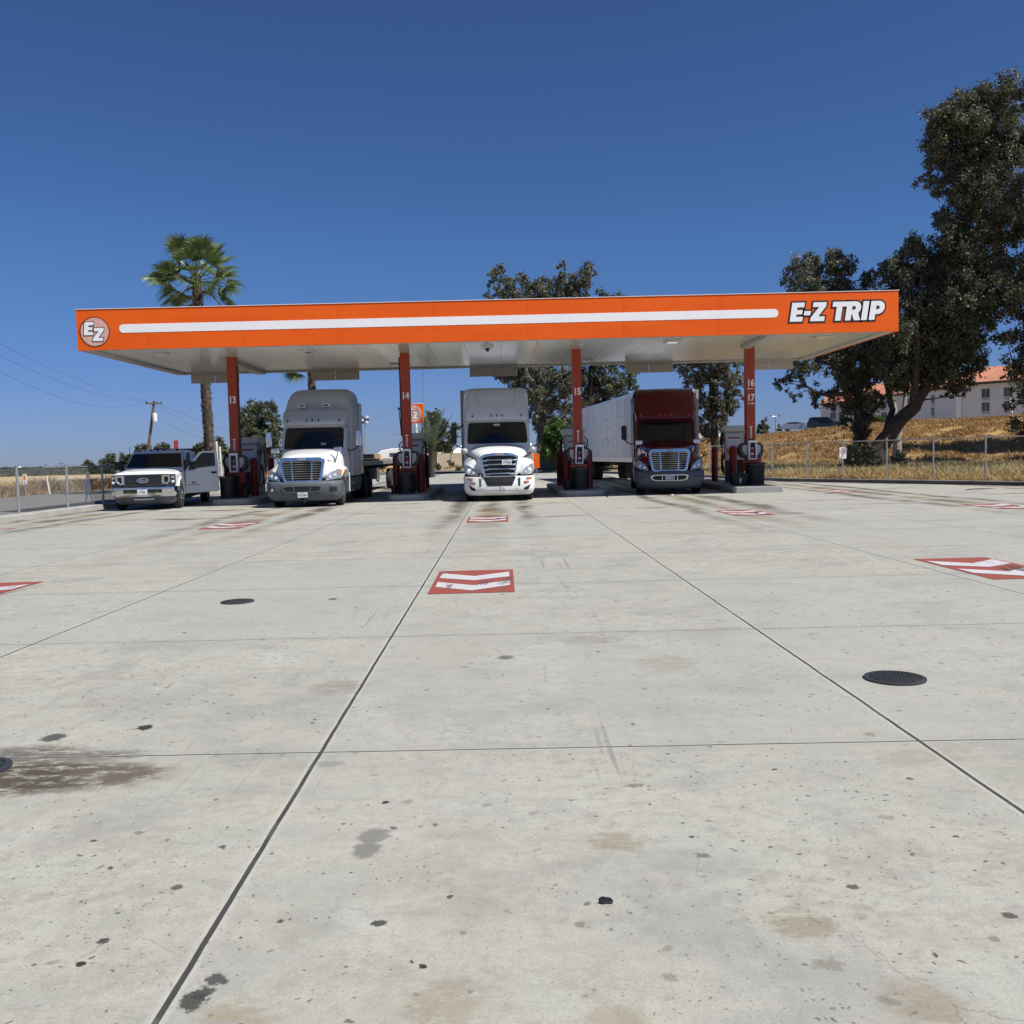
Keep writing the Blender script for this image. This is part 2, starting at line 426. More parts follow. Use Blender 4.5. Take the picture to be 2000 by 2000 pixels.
    for sc_, r0, dens, c, a, off in ((2.6, .13, .22, (.15, .14, .11), .60, 0), (5.5, .20, .36, (.16, .148, .12), .55, 3), (11, .22, .20, (.035, .033, .03), .85, 8), (24, .26, .48, (.08, .075, .065), .75, 5), (42, .28, .45, (.10, .09, .08), .6, 9), (8, .2, .25, (.12, .11, .09), .6, 17), (2.3, .16, .10, (.22, .17, .12), .45, 12)):
        mp = k.mapping(pw.outputs[0], (1, 1, 0), (off, off * 1.7, 0))
        vo = k.n('ShaderNodeTexVoronoi'); k.l(mp, vo.inputs['Vector']); vo.inputs['Scale'].default_value = sc_
        rs = k.n('ShaderNodeSeparateColor'); k.l(vo.outputs['Color'], rs.inputs[0])
        rad = k.math('MULTIPLY', r0, k.ramp(rs.outputs[1], 0, 1, .35, 1, smooth=False))
        soft = .62
        d = k.ramp(k.math('DIVIDE', vo.outputs['Distance'], rad), soft, 1.05, 1, 0)
        on = k.math('LESS_THAN', rs.outputs[0], dens)
        on = k.math('MULTIPLY', on, k.ramp(k.noise(k.mapping(p, (1, 1, 1), (off, 0, 0)), .55, 4, .65), .40, .54))
        base = k.mix(k.math('MULTIPLY', k.math('MULTIPLY', d, on), a), base, c)
    # individual stains seen on the slab: centre, half sizes in metres, colour, strength, ragged edge
    stains = [(378, 1955, .042, .030, (.045, .043, .04), .92, .2), (396, 1940, .030, .022, (.045, .043, .04), .9, .2), (418, 1913, .030, .020, (.05, .048, .045), .9, .4), (437, 1918, .012, .01, (.05, .05, .05), .85, .2),
              (455, 1998, .12, .08, (.27, .21, .14), .55, .6), (730, 1632, .07, .05, (.16, .155, .145), .8, .5), (717, 1660, .06, .05, (.15, .145, .135), .8, .5),
              (1565, 1803, .115, .075, (.22, .175, .115), .62, .35), (1205, 1643, .12, .06, (.22, .18, .12), .6, .6), (1205, 2010, .1, .07, (.26, .21, .14), .5, .6),
              (870, 1965, .12, .10, (.25, .20, .14), .55, .7), (1800, 1960, .13, .09, (.23, .18, .125), .55, .7), (1620, 1883, .05, .022, (.19, .18, .15), .7, .3),
              (640, 1492, .085, .03, (.22, .215, .20), .75, .3), (110, 1517, .62, .16, (.085, .065, .048), .92, .8), (20, 1518, .42, .20, (.07, .055, .045), .85, .8), (215, 1510, .26, .09, (.12, .10, .08), .75, .8),
              (50, 1475, .38, .12, (.08, .07, .058), .85, 1.0), (200, 1475, .26, .06, (.10, .09, .075), .8, 1.0), (105, 1440, .07, .05, (.04, .04, .04), .85, .3), (283, 1421, .045, .035, (.02, .02, .02), .95, .2),
              (660, 1343, .22, .14, (.20, .18, .15), .6, .8), (1300, 1295, .26, .18, (.24, .225, .19), .55, .8), (1155, 1250, .3, .12, (.22, .20, .16), .5, .6), (988, 1284, .07, .05, (.07, .065, .06), .75, .7),
              (650, 1170, .05, .05, (.05, .05, .05), .8, .5), (1790, 1480, .22, .10, (.27, .24, .19), .5, .8), (740, 1803, .028, .013, (.03, .03, .03), .9, .3), (345, 1733, .022, .014, (.06, .055, .045), .85, .4),
              (202, 1838, .02, .012, (.03, .03, .03), .9, .3), (158, 1883, .018, .010, (.02, .02, .02), .95, .2), (826, 1887, .014, .009, (.02, .02, .02), .95, .2), (1666, 1732, .024, .012, (.06, .055, .05), .85, .3),
              (1972, 1788, .024, .014, (.05, .045, .04), .85, .3), (1240, 1534, .05, .018, (.12, .115, .10), .7, .3), (753, 1567, .017, .012, (.02, .02, .02), .95, .2), (1370, 1670, .03, .014, (.11, .10, .09), .75, .4)]
    sx = k.math('ADD', X, k.math('MULTIPLY', k.math('SUBTRACT', k.noise(p, 11, 5, .75), .5), .16))
    sy = k.math('ADD', Y, k.math('MULTIPLY', k.math('SUBTRACT', k.noise(k.mapping(p, loc=(4, 4, 4)), 11, 5, .75), .5), .16))
    sx2 = k.math('ADD', X, k.math('MULTIPLY', k.math('SUBTRACT', k.noise(p, 60, 4, .7), .5), .035))
    sy2 = k.math('ADD', Y, k.math('MULTIPLY', k.math('SUBTRACT', k.noise(k.mapping(p, loc=(4, 4, 4)), 60, 4, .7), .5), .035))
    sx3 = k.math('ADD', X, k.math('MULTIPLY', k.math('SUBTRACT', k.noise(p, 26, 7, .85), .5), .15))
    sy3 = k.math('ADD', Y, k.math('MULTIPLY', k.math('SUBTRACT', k.noise(k.mapping(p, loc=(4, 4, 4)), 26, 7, .85), .5), .15))
    ragged = k.ramp(k.noise(k.mapping(p, (1.3, 3.2, 1), (0, 0, 0), (0, 0, .25)), 5.0, 7, .8), .40, .52, .10, 1)
    for px, py, rx, ry, c, a, rag in stains:
        q = P(px, py)
        ux, uy = (sx, sy) if rx > .11 else ((sx3, sy3) if rx > .028 else (sx2, sy2))
        dx = k.math('DIVIDE', k.math('SUBTRACT', ux, q.x), rx); dy = k.math('DIVIDE', k.math('SUBTRACT', uy, q.y), ry * 1.6)
        d2 = k.math('ADD', k.math('MULTIPLY', dx, dx), k.math('MULTIPLY', dy, dy))
        m_s = k.ramp(d2, .75 - .65 * min(rag, 1), 1.2, a, 0)
        if rag >= .8 or rx > .1: m_s = k.math('MULTIPLY', m_s, ragged)
        base = k.mix(m_s, base, c)
    # joints
    jw = k.math('MULTIPLY', k.math('SUBTRACT', k.noise(p, 3, 3), .5), .012)
    jx = k.math('PINGPONG', k.math('ADD', k.math('SUBTRACT', X, JX - 61 * JP), jw), JP / 2)
    # PINGPONG with half pitch is zero on every joint
    jy = k.math('PINGPONG', k.math('ADD', k.math('SUBTRACT', YS, 4.765 - 40 * 3.11), jw), 3.11 / 2)
    mx_ = k.ramp(jx, .007, .012, 1, 0); my_ = k.ramp(jy, .0045, .0085, 1, 0)
    edge = k.math('MAXIMUM', k.ramp(jx, .013, .040, .45, 0), k.ramp(jy, .006, .03, .3, 0))
    base = k.mix(k.math('MULTIPLY', edge, k.ramp(n3, .3, .6)), base, (.50, .49, .46))
    base = k.mix(k.math('MULTIPLY', k.ramp(k.math('ABSOLUTE', k.math('SUBTRACT', jy, .05)), 0, .10, .3, 0), n2), base, (.24, .235, .22))
    base = k.mix(k.math('MULTIPLY', k.math('MAXIMUM', mx_, my_), k.ramp(n2, .25, .5, .7, 1)), base, (.055, .052, .048))
    # hairline cracks
    vc = k.n('ShaderNodeTexVoronoi', feature='DISTANCE_TO_EDGE'); k.l(pw.outputs[0], vc.inputs['Vector']); vc.inputs['Scale'].default_value = 1.7
    crk = k.math('MULTIPLY', k.ramp(vc.outputs[0], .0015, .006, 1, 0), k.ramp(k.noise(p, 1.3, 3), .52, .66, 0, .45))
    base = k.mix(crk, base, (.14, .135, .12))
    k.color(base)
    k.set(Roughness=k.ramp(n2, .3, .7, .82, .95)); k.b.inputs['Specular IOR Level'].default_value = .25
    h = k.math('SUBTRACT', k.math('ADD', k.math('MULTIPLY', n3, .35), k.math('MULTIPLY', n4, .45)), k.math('MULTIPLY', k.math('MAXIMUM', mx_, my_), 3.0))
    k.bump(h, .55, .004)
    return k.m
M['concrete'] = concrete_material()

def kerb_mat(name, c, dirt):
    k = NT(name); p = k.pos()
    n = k.noise(p, 1.4, 6, .65); n2 = k.noise(p, 18, 5, .7)
    cc = k.mix(k.ramp(n, .3, .7), tuple(x * .78 for x in c), c)
    cc = k.mix(k.ramp(n2, .45, .75, 0, dirt), cc, tuple(x * .5 for x in c))
    k.color(cc); k.set(Roughness=.9); k.bump(n2, .4, .006); return k.m
M['kerb'] = kerb_mat('kerb', (.42, .41, .38), .5)
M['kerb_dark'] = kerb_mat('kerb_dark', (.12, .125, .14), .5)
M['island'] = kerb_mat('island', (.36, .36, .35), .5)

def ground_mat(name, a, b, c, s=.2, bump=.5):
    k = NT(name); p = k.pos()
    n = k.noise(p, s, 6, .65); n2 = k.noise(p, s * 14, 6, .7); n3 = k.noise(p, s * 90, 4, .7)
    cc = k.mix(k.ramp(n, .35, .65), a, b); cc = k.mix(k.ramp(n2, .45, .7, 0, .6), cc, c)
    cc = k.mix(k.ramp(n3, .45, .75, 0, .45), cc, tuple(x * .5 for x in a))
    k.color(cc); k.set(Roughness=.95); k.b.inputs['Specular IOR Level'].default_value = .15
    k.bump(n2, bump, .06); return k.m
M['earth'] = ground_mat('earth', (.38, .27, .135), (.50, .37, .18), (.30, .21, .11))
M['field'] = ground_mat('field', (.47, .35, .165), (.57, .44, .22), (.36, .25, .12), .12)
M['bank'] = ground_mat('bank', (.36, .225, .085), (.48, .32, .13), (.23, .14, .055), .35, .8)
M['sand'] = ground_mat('sand', (.42, .34, .24), (.50, .42, .31), (.30, .25, .17), .5)
M['asphalt'] = ground_mat('asphalt', (.135, .132, .125), (.165, .16, .15), (.11, .108, .105), .6, .3)
M['crop'] = ground_mat('crop', (.020, .032, .016), (.035, .05, .024), (.015, .02, .012), 1.2)

# terrain sheet: flat here, falling away very gently in the distance
def gz(x, y):
    d = math.hypot(x, y)
    return -.06 - max(0.0, d - 170) * .0042
mb = MB(); rad = [0, 20, 40, 60, 80, 100, 130, 170, 220, 300, 450, 700, 1100, 1800, 3000, 5200]
NA = 72; vs = []; fs = []
for r in rad:
    for a in range(NA):
        t = 2 * math.pi * a / NA; x, y = r * math.cos(t), r * math.sin(t); vs.append((x, y, gz(x, y)))
for i in range(len(rad) - 1):
    for a in range(NA): fs.append((i * NA + a, i * NA + (a + 1) % NA, (i + 1) * NA + (a + 1) % NA, (i + 1) * NA + a))
mb.add(vs, fs); g = struct(mb.build('ground', 'earth', smooth=0, fix=False))

# concrete sheet bounded by the kerb on the right and far side
KERB = [(27.0, 12.0), (24.5, 18.0), (21.0, 26.5), (17.9, 32.7), (15.4, 37.6), (13.0, 42.2), (12.0, 46.0), (11.3, 51.7), (9.8, 60), (6.5, 71), (2.0, 80), (-5, 85.5), (-13.6, 86.5)]
def sheet(name, pts, z, mat):
    import bmesh
    bm = bmesh.new(); f = bm.faces.new([bm.verts.new((x, y, z)) for x, y in pts])
    bmesh.ops.triangulate(bm, faces=[f]); bmesh.ops.recalc_face_normals(bm, faces=bm.faces)
    for q in bm.faces:
        if q.normal.z < 0: q.normal_flip()
    me = bpy.data.meshes.new(name); bm.to_mesh(me); bm.free(); me.materials.append(M[mat])
    o = bpy.data.objects.new(name, me); col.objects.link(o); return struct(o)
sheet('concrete_apron', [(-13.75, -8), (27.5, -8), (28, 12)] + KERB[1:] + [(-13.6, 84)], 0.0, 'concrete')
sheet('side_road', [(-25.6, -10), (-14.0, -10), (-14.0, 96), (-60, 96), (-60, 88), (-25.6, 70)], -.035, 'asphalt')
sheet('far_road', [(-13.9, 87.0), (-5, 86.2), (4, 81.5), (12, 84), (30, 105), (-14, 106)], -.031, 'asphalt')
sheet('sandy_strip', [(-60, 107), (26, 106.5), (30, 150), (-60, 150)], -.027, 'sand')
sheet('dry_field', [(-26.6, -10), (-26.6, 70), (-60, 89), (-150, 150), (-190, 168), (-260, 100), (-200, -20)], -.031, 'field')

def kerbline(name, pts, wd, h, mat, z0=-.05):
    """a kerb of rectangular profile with a small chamfer following pts; built on the left-hand side"""
    mb = MB(); rings = []
    P_ = [Vector((x, y, 0)) for x, y in pts]
    for i, p in enumerate(P_):
        d = (P_[min(i + 1, len(P_) - 1)] - P_[max(i - 1, 0)]).normalized(); nrm = Vector((d.y, -d.x, 0))
        rings.append([tuple(p + Vector((0, 0, z0))), tuple(p + Vector((0, 0, h - .02))), tuple(p + nrm * .02 + Vector((0, 0, h))), tuple(p + nrm * wd + Vector((0, 0, h))), tuple(p + nrm * wd + Vector((0, 0, z0)))])
    mb.loft(rings); return mb.build(name, mat, smooth=.5)
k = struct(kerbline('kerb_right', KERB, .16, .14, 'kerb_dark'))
k2 = struct(kerbline('kerb_cap', [(x + .03, y + .012) for x, y in KERB], .125, .155, 'kerb', z0=.1405))
mb = MB(); mb.box((-14.25, -6, -.05), (-13.72, 32.9, .16)); struct(mb.build('kerb_left', 'kerb', bevel=.02))
mb = MB(); mb.box((-14.25, 32.905, -.05), (-13.9, 70, .13)); struct(mb.build('kerb_left_back', 'kerb', bevel=.02))

# embankment carrying a road on the right
def bank_crest(px):
    t = [(1180, 892, 170), (1290, 878, 160), (1370, 859, 150), (1440, 854, 140), (1480, 852, 134), (1540, 846, 130), (1600, 840, 128), (1720, 827, 124), (1830, 822, 121), (1920, 818, 118), (2000, 812, 116), (2100, 806, 114), (2300, 800, 110), (2700, 790, 100)]
    for (a, ya, da), (b, yb, db) in zip(t, t[1:]):
        if a <= px <= b:
            u = (px - a) / (b - a); return ya + (yb - ya) * u, da + (db - da) * u
mb = MB(); cols_ = list(range(1180, 2701, 20)); NV = 26
def bank_pt(px, v):
    yc, dc = bank_crest(px)
    c = Q(px, yc, dc)
    toe = P(px, HY(px) + 30) ; td = 58 + max(0, (1500 - px)) * .12
    dirx = (c.x) / dc
    if v <= 1:
        y = td + (dc - td) * v
        s = v * v * (3 - 2 * v); s = .35 * v + .65 * s
        z = -.05 + (c.z + .05) * s
        z += .16 * math.sin(px * .031 + v * 9) * math.sin(v * math.pi) + .10 * math.sin(px * .11 + v * 23) * math.sin(v * math.pi)
    else:
        y = dc + (v - 1) * 60; z = c.z - .02 - (v - 1) * (.6 if v < 1.9 else 6)
    return (dirx * y, y, z)
VV = [i / 20 for i in range(21)] + [1.02, 1.3, 1.6, 1.9, 2.6, 4.0]
vs = [bank_pt(px, v) for px in cols_ for v in VV]; n = len(VV)
fs = [(i * n + j, (i + 1) * n + j, (i + 1) * n + j + 1, i * n + j + 1) for i in range(len(cols_) - 1) for j in range(n - 1)]
mb.add(vs, fs); struct(mb.build('embankment', 'bank', smooth=2.0))
mb = MB(); vs = []; fs = []
for i, px in enumerate(cols_):
    a = Vector(bank_pt(px, 1.02)); b = Vector(bank_pt(px, 1.3)); a.z += .22; b.z += .22; lo = a - Vector((0, 0, .6)); vs += [lo, a, b]
for i in range(len(cols_) - 1): o = i * 3; fs += [(o, o + 3, o + 4, o + 1), (o + 1, o + 4, o + 5, o + 2)]
mb.add(vs, fs); struct(mb.build('upper_road', 'asphalt', smooth=0))
def bank_z(px, y):
    yc, dc = bank_crest(px); td = 58 + max(0, (1500 - px)) * .12
    v = (y - td) / (dc - td)
    return -.05 if v < 0 else bank_pt(px, min(v, 1))[2]

# ------------------------------------------------------------------ grass and weeds (too many to count)
def blades(name, mat, spots, h, wd, lean=.5, seed=1):
    rn = random.Random(seed); vs = []; fs = []
    for (x, y, z, s) in spots:
        a = rn.uniform(0, math.pi); hh = h * s * rn.uniform(.55, 1.25); ww = wd * rn.uniform(.6, 1.3)
        lx, ly = rn.gauss(0, lean) * hh, rn.gauss(0, lean) * hh
        dx, dy = math.cos(a) * ww, math.sin(a) * ww; o = len(vs)
        vs += [(x - dx, y - dy, z), (x + dx, y + dy, z), (x + dx * .7 + lx * .4, y + dy * .7 + ly * .4, z + hh * .6), (x - dx * .7 + lx * .4, y - dy * .7 + ly * .4, z + hh * .6), (x + lx, y + ly, z + hh)]
        fs += [(o, o + 1, o + 2, o + 3), (o + 3, o + 2, o + 4)]
    me = bpy.data.meshes.new(name); me.from_pydata(vs, [], fs); me.materials.append(M[mat])
    o = bpy.data.objects.new(name, me); col.objects.link(o); o['kind'] = 'stuff'; return o
rn = random.Random(3)
def hsh(x, y, s):
    return .5 + .25 * math.sin(x * s * 1.7 + 2.1 * math.sin(y * s)) + .25 * math.sin(y * s * 1.3 + 1.7 * math.sin(x * s * .8 + 1))
def kerb_far(px):       # distance of the back of the right kerb along a sight line
    q = ray(px, 900); s = q.x / q.y; best = None
    for (x0, y0), (x1, y1) in zip(KERB, KERB[1:]):
        a = x0 - s * y0; b = x1 - s * y1
        if a * b <= 0 and a != b:
            t = a / (a - b); best = y0 + (y1 - y0) * t; break
    return best or 33
sp = []
for _ in range(52000):
    px = rn.uniform(1330, 2060); y0 = kerb_far(px) + .35; y = y0 + 26 * rn.random() ** 1.5
    d = ray(px, 900); x = d.x / d.y * y
    f = hsh(x, y, .9)
    sp.append((x, y, max(-.06, bank_z(px, y)) - .02, .45 + .75 * f + (.25 if y - y0 > 4 else 0)))
blades('grass_beside_fence', 'drygrass', sp, .40, .028, .45)
sp = []
for _ in range(14000):
    px = rn.uniform(1380, 2060); y0 = kerb_far(px) + 5; y = y0 + 20 * rn.random()
    d = ray(px, 900); x = d.x / d.y * y
    if hsh(x, y, .35) > .45: sp.append((x, y, max(-.06, bank_z(px, y)) - .02, 1))
blades('pale_grass_at_foot_of_bank', 'greygrass', sp, .55, .03, .4, 4)
sp = []
for _ in range(95000):
    px = rn.uniform(1290, 2060); yc, dc = bank_crest(px); td = 60; v = rn.random() ** .8
    y = td + (dc - td) * v; d = ray(px, 900); x = d.x / d.y * y
    if hsh(x, y, .6) * rn.random() > .16: sp.append((x, y, bank_z(px, y) - .03, .5 + hsh(x, y, .5)))
blades('dry_grass_on_bank', 'bankgrass', sp, .30, .036, .9, 5)
sp = []
for _ in range(15000):
    px = rn.uniform(1290, 2060); yc, dc = bank_crest(px); v = rn.random()
    y = 60 + (dc - 60) * v; d = ray(px, 900); x = d.x / d.y * y
    if hsh(x, y, .45) > .62: sp.append((x, y, bank_z(px, y) - .03, 1))
blades('dead_brush_on_bank', 'drygrass_dark', sp, .42, .07, .9, 6)
sp = []
for _ in range(46000):
    y = 30 + 135 * rn.random() ** 1.3; px = rn.uniform(-60, 330); d = ray(px, 900); x = d.x / d.y * y
    if x > -27: continue
    if y > 70 and x > -27 - (y - 70) * 1.75: continue
    sp.append((x, y, -.04, .5 + .7 * hsh(x, y, .4)))
blades('dry_grass_field', 'drygrass', sp, .42, .05, .5, 7)
sp = []
for _ in range(15000):
    y = rn.uniform(20, 69); x = -25.9 - abs(rn.gauss(0, .7)); f = hsh(x * .3, y, .8)
    sp.append((x, y, -.04, .4 + 1.0 * f))
blades('weeds_along_side_road', 'drygrass_dark', sp, .62, .04, .5, 8)
sp = []
for _ in range(6000):
    x = rn.uniform(-40, 26); y = rn.uniform(107, 118); f = hsh(x, y, .5)
    if f > .5: sp.append((x, y, -.04, f))
blades('roadside_weeds', 'drygrass', sp, .6, .06, .5, 9)
# orchard rows on the horizon at the left
mb = MB(); rr = random.Random(5)
vs = []; fs = []
for _ in range(9000):
    px = rr.uniform(-60, 420); y = 172 + rr.random() * 70; d = ray(px, 900); x = d.x / d.y * y
    z = gz(x, y) + rr.uniform(0, 1.45) + (.2 if y > 200 else 0); s = rr.uniform(.25, .6); a = rr.uniform(0, 3.14)
    dx, dy = math.cos(a) * s, math.sin(a) * s; o = len(vs)
    vs += [(x - dx, y - dy, z - s * .5), (x + dx, y + dy, z - s * .4), (x + dx, y + dy, z + s * .4), (x - dx, y - dy, z + s * .5)]; fs.append((o, o + 1, o + 2, o + 3))
me = bpy.data.meshes.new('orchard_rows'); me.from_pydata(vs, [], fs); me.materials.append(M['ivy'])
o = bpy.data.objects.new('orchard_rows', me); col.objects.link(o); o['kind'] = 'stuff'

# ------------------------------------------------------------------ painted chevron panels
def pad_mat(name, c, wear):
    k = NT(name); p = k.pos()
    n = k.noise(p, 3, 5, .7); n2 = k.noise(p, 40, 4, .7)
    cc = k.mix(k.ramp(n, .4, .75, 0, .35), c, tuple(x * .75 for x in c))
    cc = k.mix(k.ramp(n2, .62, .74, 0, wear * .6), cc, (.38, .37, .34))
    st = k.noise(k.mapping(p, (9, .9, 1), (3, 0, 0), (0, 0, .12)), 1.6, 4, .6)
    cc = k.mix(k.math('MULTIPLY', k.ramp(st, .56, .64), k.ramp(k.noise(p, 1.5, 3), .48, .58, 0, .8)), cc, (.07, .065, .07))
    k.color(cc); k.set(Roughness=.8); k.bump(n2, .3, .002); return k.m
M['pad_red'] = pad_mat('pad_red', (.27, .060, .042), .9); M['pad_white'] = pad_mat('pad_white', (.50, .48, .50), .9)
pads = [(-12.45, 21.3, 'white double chevron on red, beside the left fence'), (-6.45, 21.3, 'small far white chevrons on red, in front of the pickup and grey lorry'), (-.38, 21.3, 'white chevrons on red, just in front of the white lorry'), (5.7, 21.3, 'white chevrons on red, in front of the red lorry'), (11.8, 21.3, 'white chevrons on red near the right edge, before the fence'),
        (-6.5, 10.3, 'near red chevron patch cut off by the left edge of the view'), (-.38, 10.3, 'largest red patch with two white chevrons, in the middle of the apron'), (5.85, 10.3, 'red chevron patch with black skid marks, right of the middle'), (11.3, 31.0, 'faint distant red chevron patch right of the last pump island')]
for x, y, lab in pads:
    t = thing('painted_chevron_patch', lab, 'road marking', (x, y, 0), 0, 'red and white chevron patches painted on the apron')
    MB().add([(-.48, 0, .004), (.48, 0, .004), (.48, 2.05, .004), (-.48, 2.05, .004)], [(0, 1, 2, 3)]).build('red_panel', 'pad_red', t, smooth=0)
    for b0_, b1_, e0_, e1_ in ((.17, .60, .54, .96), (1.03, 1.43, 1.32, 1.79)):
        m_ = MB(); m_.add([(-.43, e0_, .008), (0, b0_, .008), (.43, e0_, .008), (.43, e1_, .008), (0, b1_, .008), (-.43, e1_, .008)], [(0, 1, 4, 5), (1, 2, 3, 4)])
        m_.build('chevron', 'pad_white', t, smooth=0)
    rm = random.Random(int(x * 10 + y))
    for k_ in range(2):
        cx_, cy_ = rm.uniform(-.2, .1) + k_ * .28, rm.uniform(.3, .6); m_ = MB(); sl = rm.uniform(.10, .22)
        for q_ in range(6):
            a_ = cx_ + q_ * .022; L_ = rm.uniform(.3, .9) * (1 if k_ else .5); s_ = cy_ + rm.uniform(0, .15); w_ = rm.uniform(.003, .006)
            m_.add([(a_ - w_, s_, .0105), (a_ + w_, s_, .0105), (a_ + w_ + sl * L_, s_ + L_, .0105), (a_ - w_ + sl * L_, s_ + L_, .0105)], [(0, 1, 2, 3)])
        m_.build('tyre_mark', 'charcoal', t, smooth=0)

# ------------------------------------------------------------------ small iron covers and litter on the apron
def cover(px, py, r, lab):
    q = P(px, py); t = thing('fuel_tank_cover', lab, 'manhole cover', (q.x, q.y, 0), .3, 'round iron covers in the apron')
    MB().lathe((0, 0, 0), [(r, .001), (r, .012), (r - .03, .016), (r - .032, .010), (.001, .010)], n=40).build('rim', 'dark_metal', t)
    m_ = MB()
    m_.lathe((0, 0, 0), [(r - .04, .008), (r - .04, .0155), (.001, .0155)], n=40)
    for i in range(-5, 6):
        for j in range(-5, 6):
            if math.hypot(i, j) < 5.2: m_.box((i * r * .15 - .008, j * r * .15 - .008, .0155), (i * r * .15 + .008, j * r * .15 + .008, .019))
    m_.box((-.09, -.008, .0155), (.09, .008, .021)); m_.build('lid', 'dark_metal', t)
cover(1748, 1326, .19, 'dark round cover on the right, nearest the camera'); cover(464, 1176, .175, 'dark round cover on the left, in the middle distance'); cover(-50, 1504, .17, 'dark round cover cut by the left edge beside the oil stain')
q = P(1183, 1761); mb = MB(); mb.prismz([(-.025, -.012), (-.012, -.022), (.004, -.019), (.021, -.021), (.025, -.002), (.018, .016), (.002, .021), (-.006, .027), (-.021, .018), (-.018, .004)], .002, .007)
o = tag(mb.build('rubber_scrap', 'black', bevel=.002), 'small black scrap of rubber lying on the concrete', 'litter'); o.location = q
q = P(1311, 968.5); mb = MB(); mb.add([(-.10, 0, .01), (0, -.03, .03), (.11, .02, .012), (.06, .08, .05), (-.05, .07, .015)], [(0, 1, 3, 4), (1, 2, 3)])
o = tag(mb.build('paper_scrap', 'white_sign'), 'white scrap of paper in front of the red lorry', 'litter'); o.location = q
q = P(1885, 958); mb = MB(); rr = random.Random(2)
for i in range(16):
    a = rr.uniform(-.6, .6); L = rr.uniform(.3, 1.1); mb.tube([(0, 0, .02), (L * .5, L * .2 * a, .05), (L, L * .7 * a, .03)], .008, 4, .003)
o = tag(mb.build('fallen_twig', 'bark'), 'dry fallen twig on the concrete near the right kerb', 'twig'); o.location = q
# ------------------------------------------------------------------ fuel canopy
CXL, CXR = Q(149.5, 640, 30.6).x, Q(1755, 605, 30.6).x
YF, YB, ZB, ZT = 30.6, 39.9, 5.17, 6.46
YC = 34.2
COLX = [Q(a_, b_, 34.2).x for a_, b_ in ((456.5, 781), (793, 781), (1127, 781), (1464, 781))]
cn = thing('fuel_canopy', 'long orange fuel station canopy on four numbered columns above the lorries', 'canopy', (0, 0, 0))
def part(mb, name, mat, parent=cn, **kw): return mb.build(name, mat, parent, **kw)
def dk(name, c, rough, seam):
    k = NT(name); p = k.obj(); sep = k.n('ShaderNodeSeparateXYZ'); k.l(p, sep.inputs[0])
    n = k.noise(k.mapping(p, (1, .3, 1)), .8, 4)
    cc = k.mix(k.ramp(n, .35, .7), tuple(x * .9 for x in c), c)
    s = k.math('PINGPONG', k.math('ADD', sep.outputs[0], 100), .61)
    cc = k.mix(k.ramp(s, .008, .018, .75, 0), cc, (.10, .10, .10))
    k.color(cc)
    wn = k.n('ShaderNodeTexWhiteNoise', noise_dimensions='1D'); k.l(k.math('FLOOR', k.math('DIVIDE', k.math('ADD', sep.outputs[0], 100.61), 1.22)), wn.inputs['W'])
    k.set(Roughness=k.ramp(wn.outputs[0], 0, 1, rough, rough + .22, smooth=False)); k.b.inputs['Specular IOR Level'].default_value = .6
    k.b.inputs['Coat Weight'].default_value = .3; k.b.inputs['Coat Roughness'].default_value = .12
    k.bump(k.math('ADD', k.math('MULTIPLY', n, .3), k.ramp(s, .008, .03, 0, 1)), .35, .02); return k.m
M['deck'] = dk('deck', (.62, .62, .60), .22, 1)
part(MB().box((CXL + .132, YF + .03, ZB + .05), (CXR - .132, YB - .03, ZB + .12)), 'soffit', 'deck')
part(MB().box((CXL + .14, YF + .05, ZB + .125), (CXR - .14, YB - .05, ZT - .25)), 'roof_deck', 'beige_panel')
m_ = MB(); m_.box((CXL, YF, ZB), (CXR, YF + .025, ZT)); part(m_, 'front_fascia', 'orange')
part(MB().box((CXL, YF + .028, ZB), (CXL + .13, YB - .028, ZT)), 'side_fascia', 'orange'); part(MB().box((CXR - .13, YF + .028, ZB), (CXR, YB - .028, ZT)), 'side_fascia', 'orange')
part(MB().box((CXL, YB - .025, ZB), (CXR, YB, ZT)), 'rear_fascia', 'orange')
m_ = MB()
m_.box((CXL - .02, YF - .02, ZT + .001), (CXR + .02, YF + .10, ZT + .016)); m_.box((CXL - .02, YB - .10, ZT + .001), (CXR + .02, YB + .02, ZT + .016)); part(m_, 'coping', 'white_sign')
m_ = MB()
m_.box((CXL + .133, YF + .03, ZB - .01), (CXL + .42, YB - .03, ZB + .047)); m_.box((CXR - .42, YF + .03, ZB - .01), (CXR - .133, YB - .03, ZB + .047))
m_.box((CXL + .425, YB - .34, ZB - .01), (CXR - .425, YB - .03, ZB + .045)); m_.box((CXL + .425, YF + .03, ZB - .01), (CXR - .425, YF + .15, ZB + .045)); part(m_, 'gutter', 'beige_panel')
m_ = MB(); m_.box((-10.06, YC + .17, ZB - .09), (-9.70, YB - .345, ZB + .046)); part(m_, 'drain_beam', 'beige_panel')
m_ = MB(); m_.box((8.60, YF + .155, ZB - .09), (8.90, YC - .17, ZB + .046)); part(m_, 'drain_beam', 'beige_panel')
# hanging clearance panels along the rear edge
for px in (421.5, 656, 964.5, 1267, 1501):
    x = Q(px, 735, YB + .15).x
    for s in (-1, 1):
        m_ = MB(); xx = x + s * .505; m_.box((xx - .495, YB + .03, ZB - .36), (xx + .495, YB + .07, ZB + .16)); part(m_, 'clearance_panel', 'beige_panel', bevel=.006)
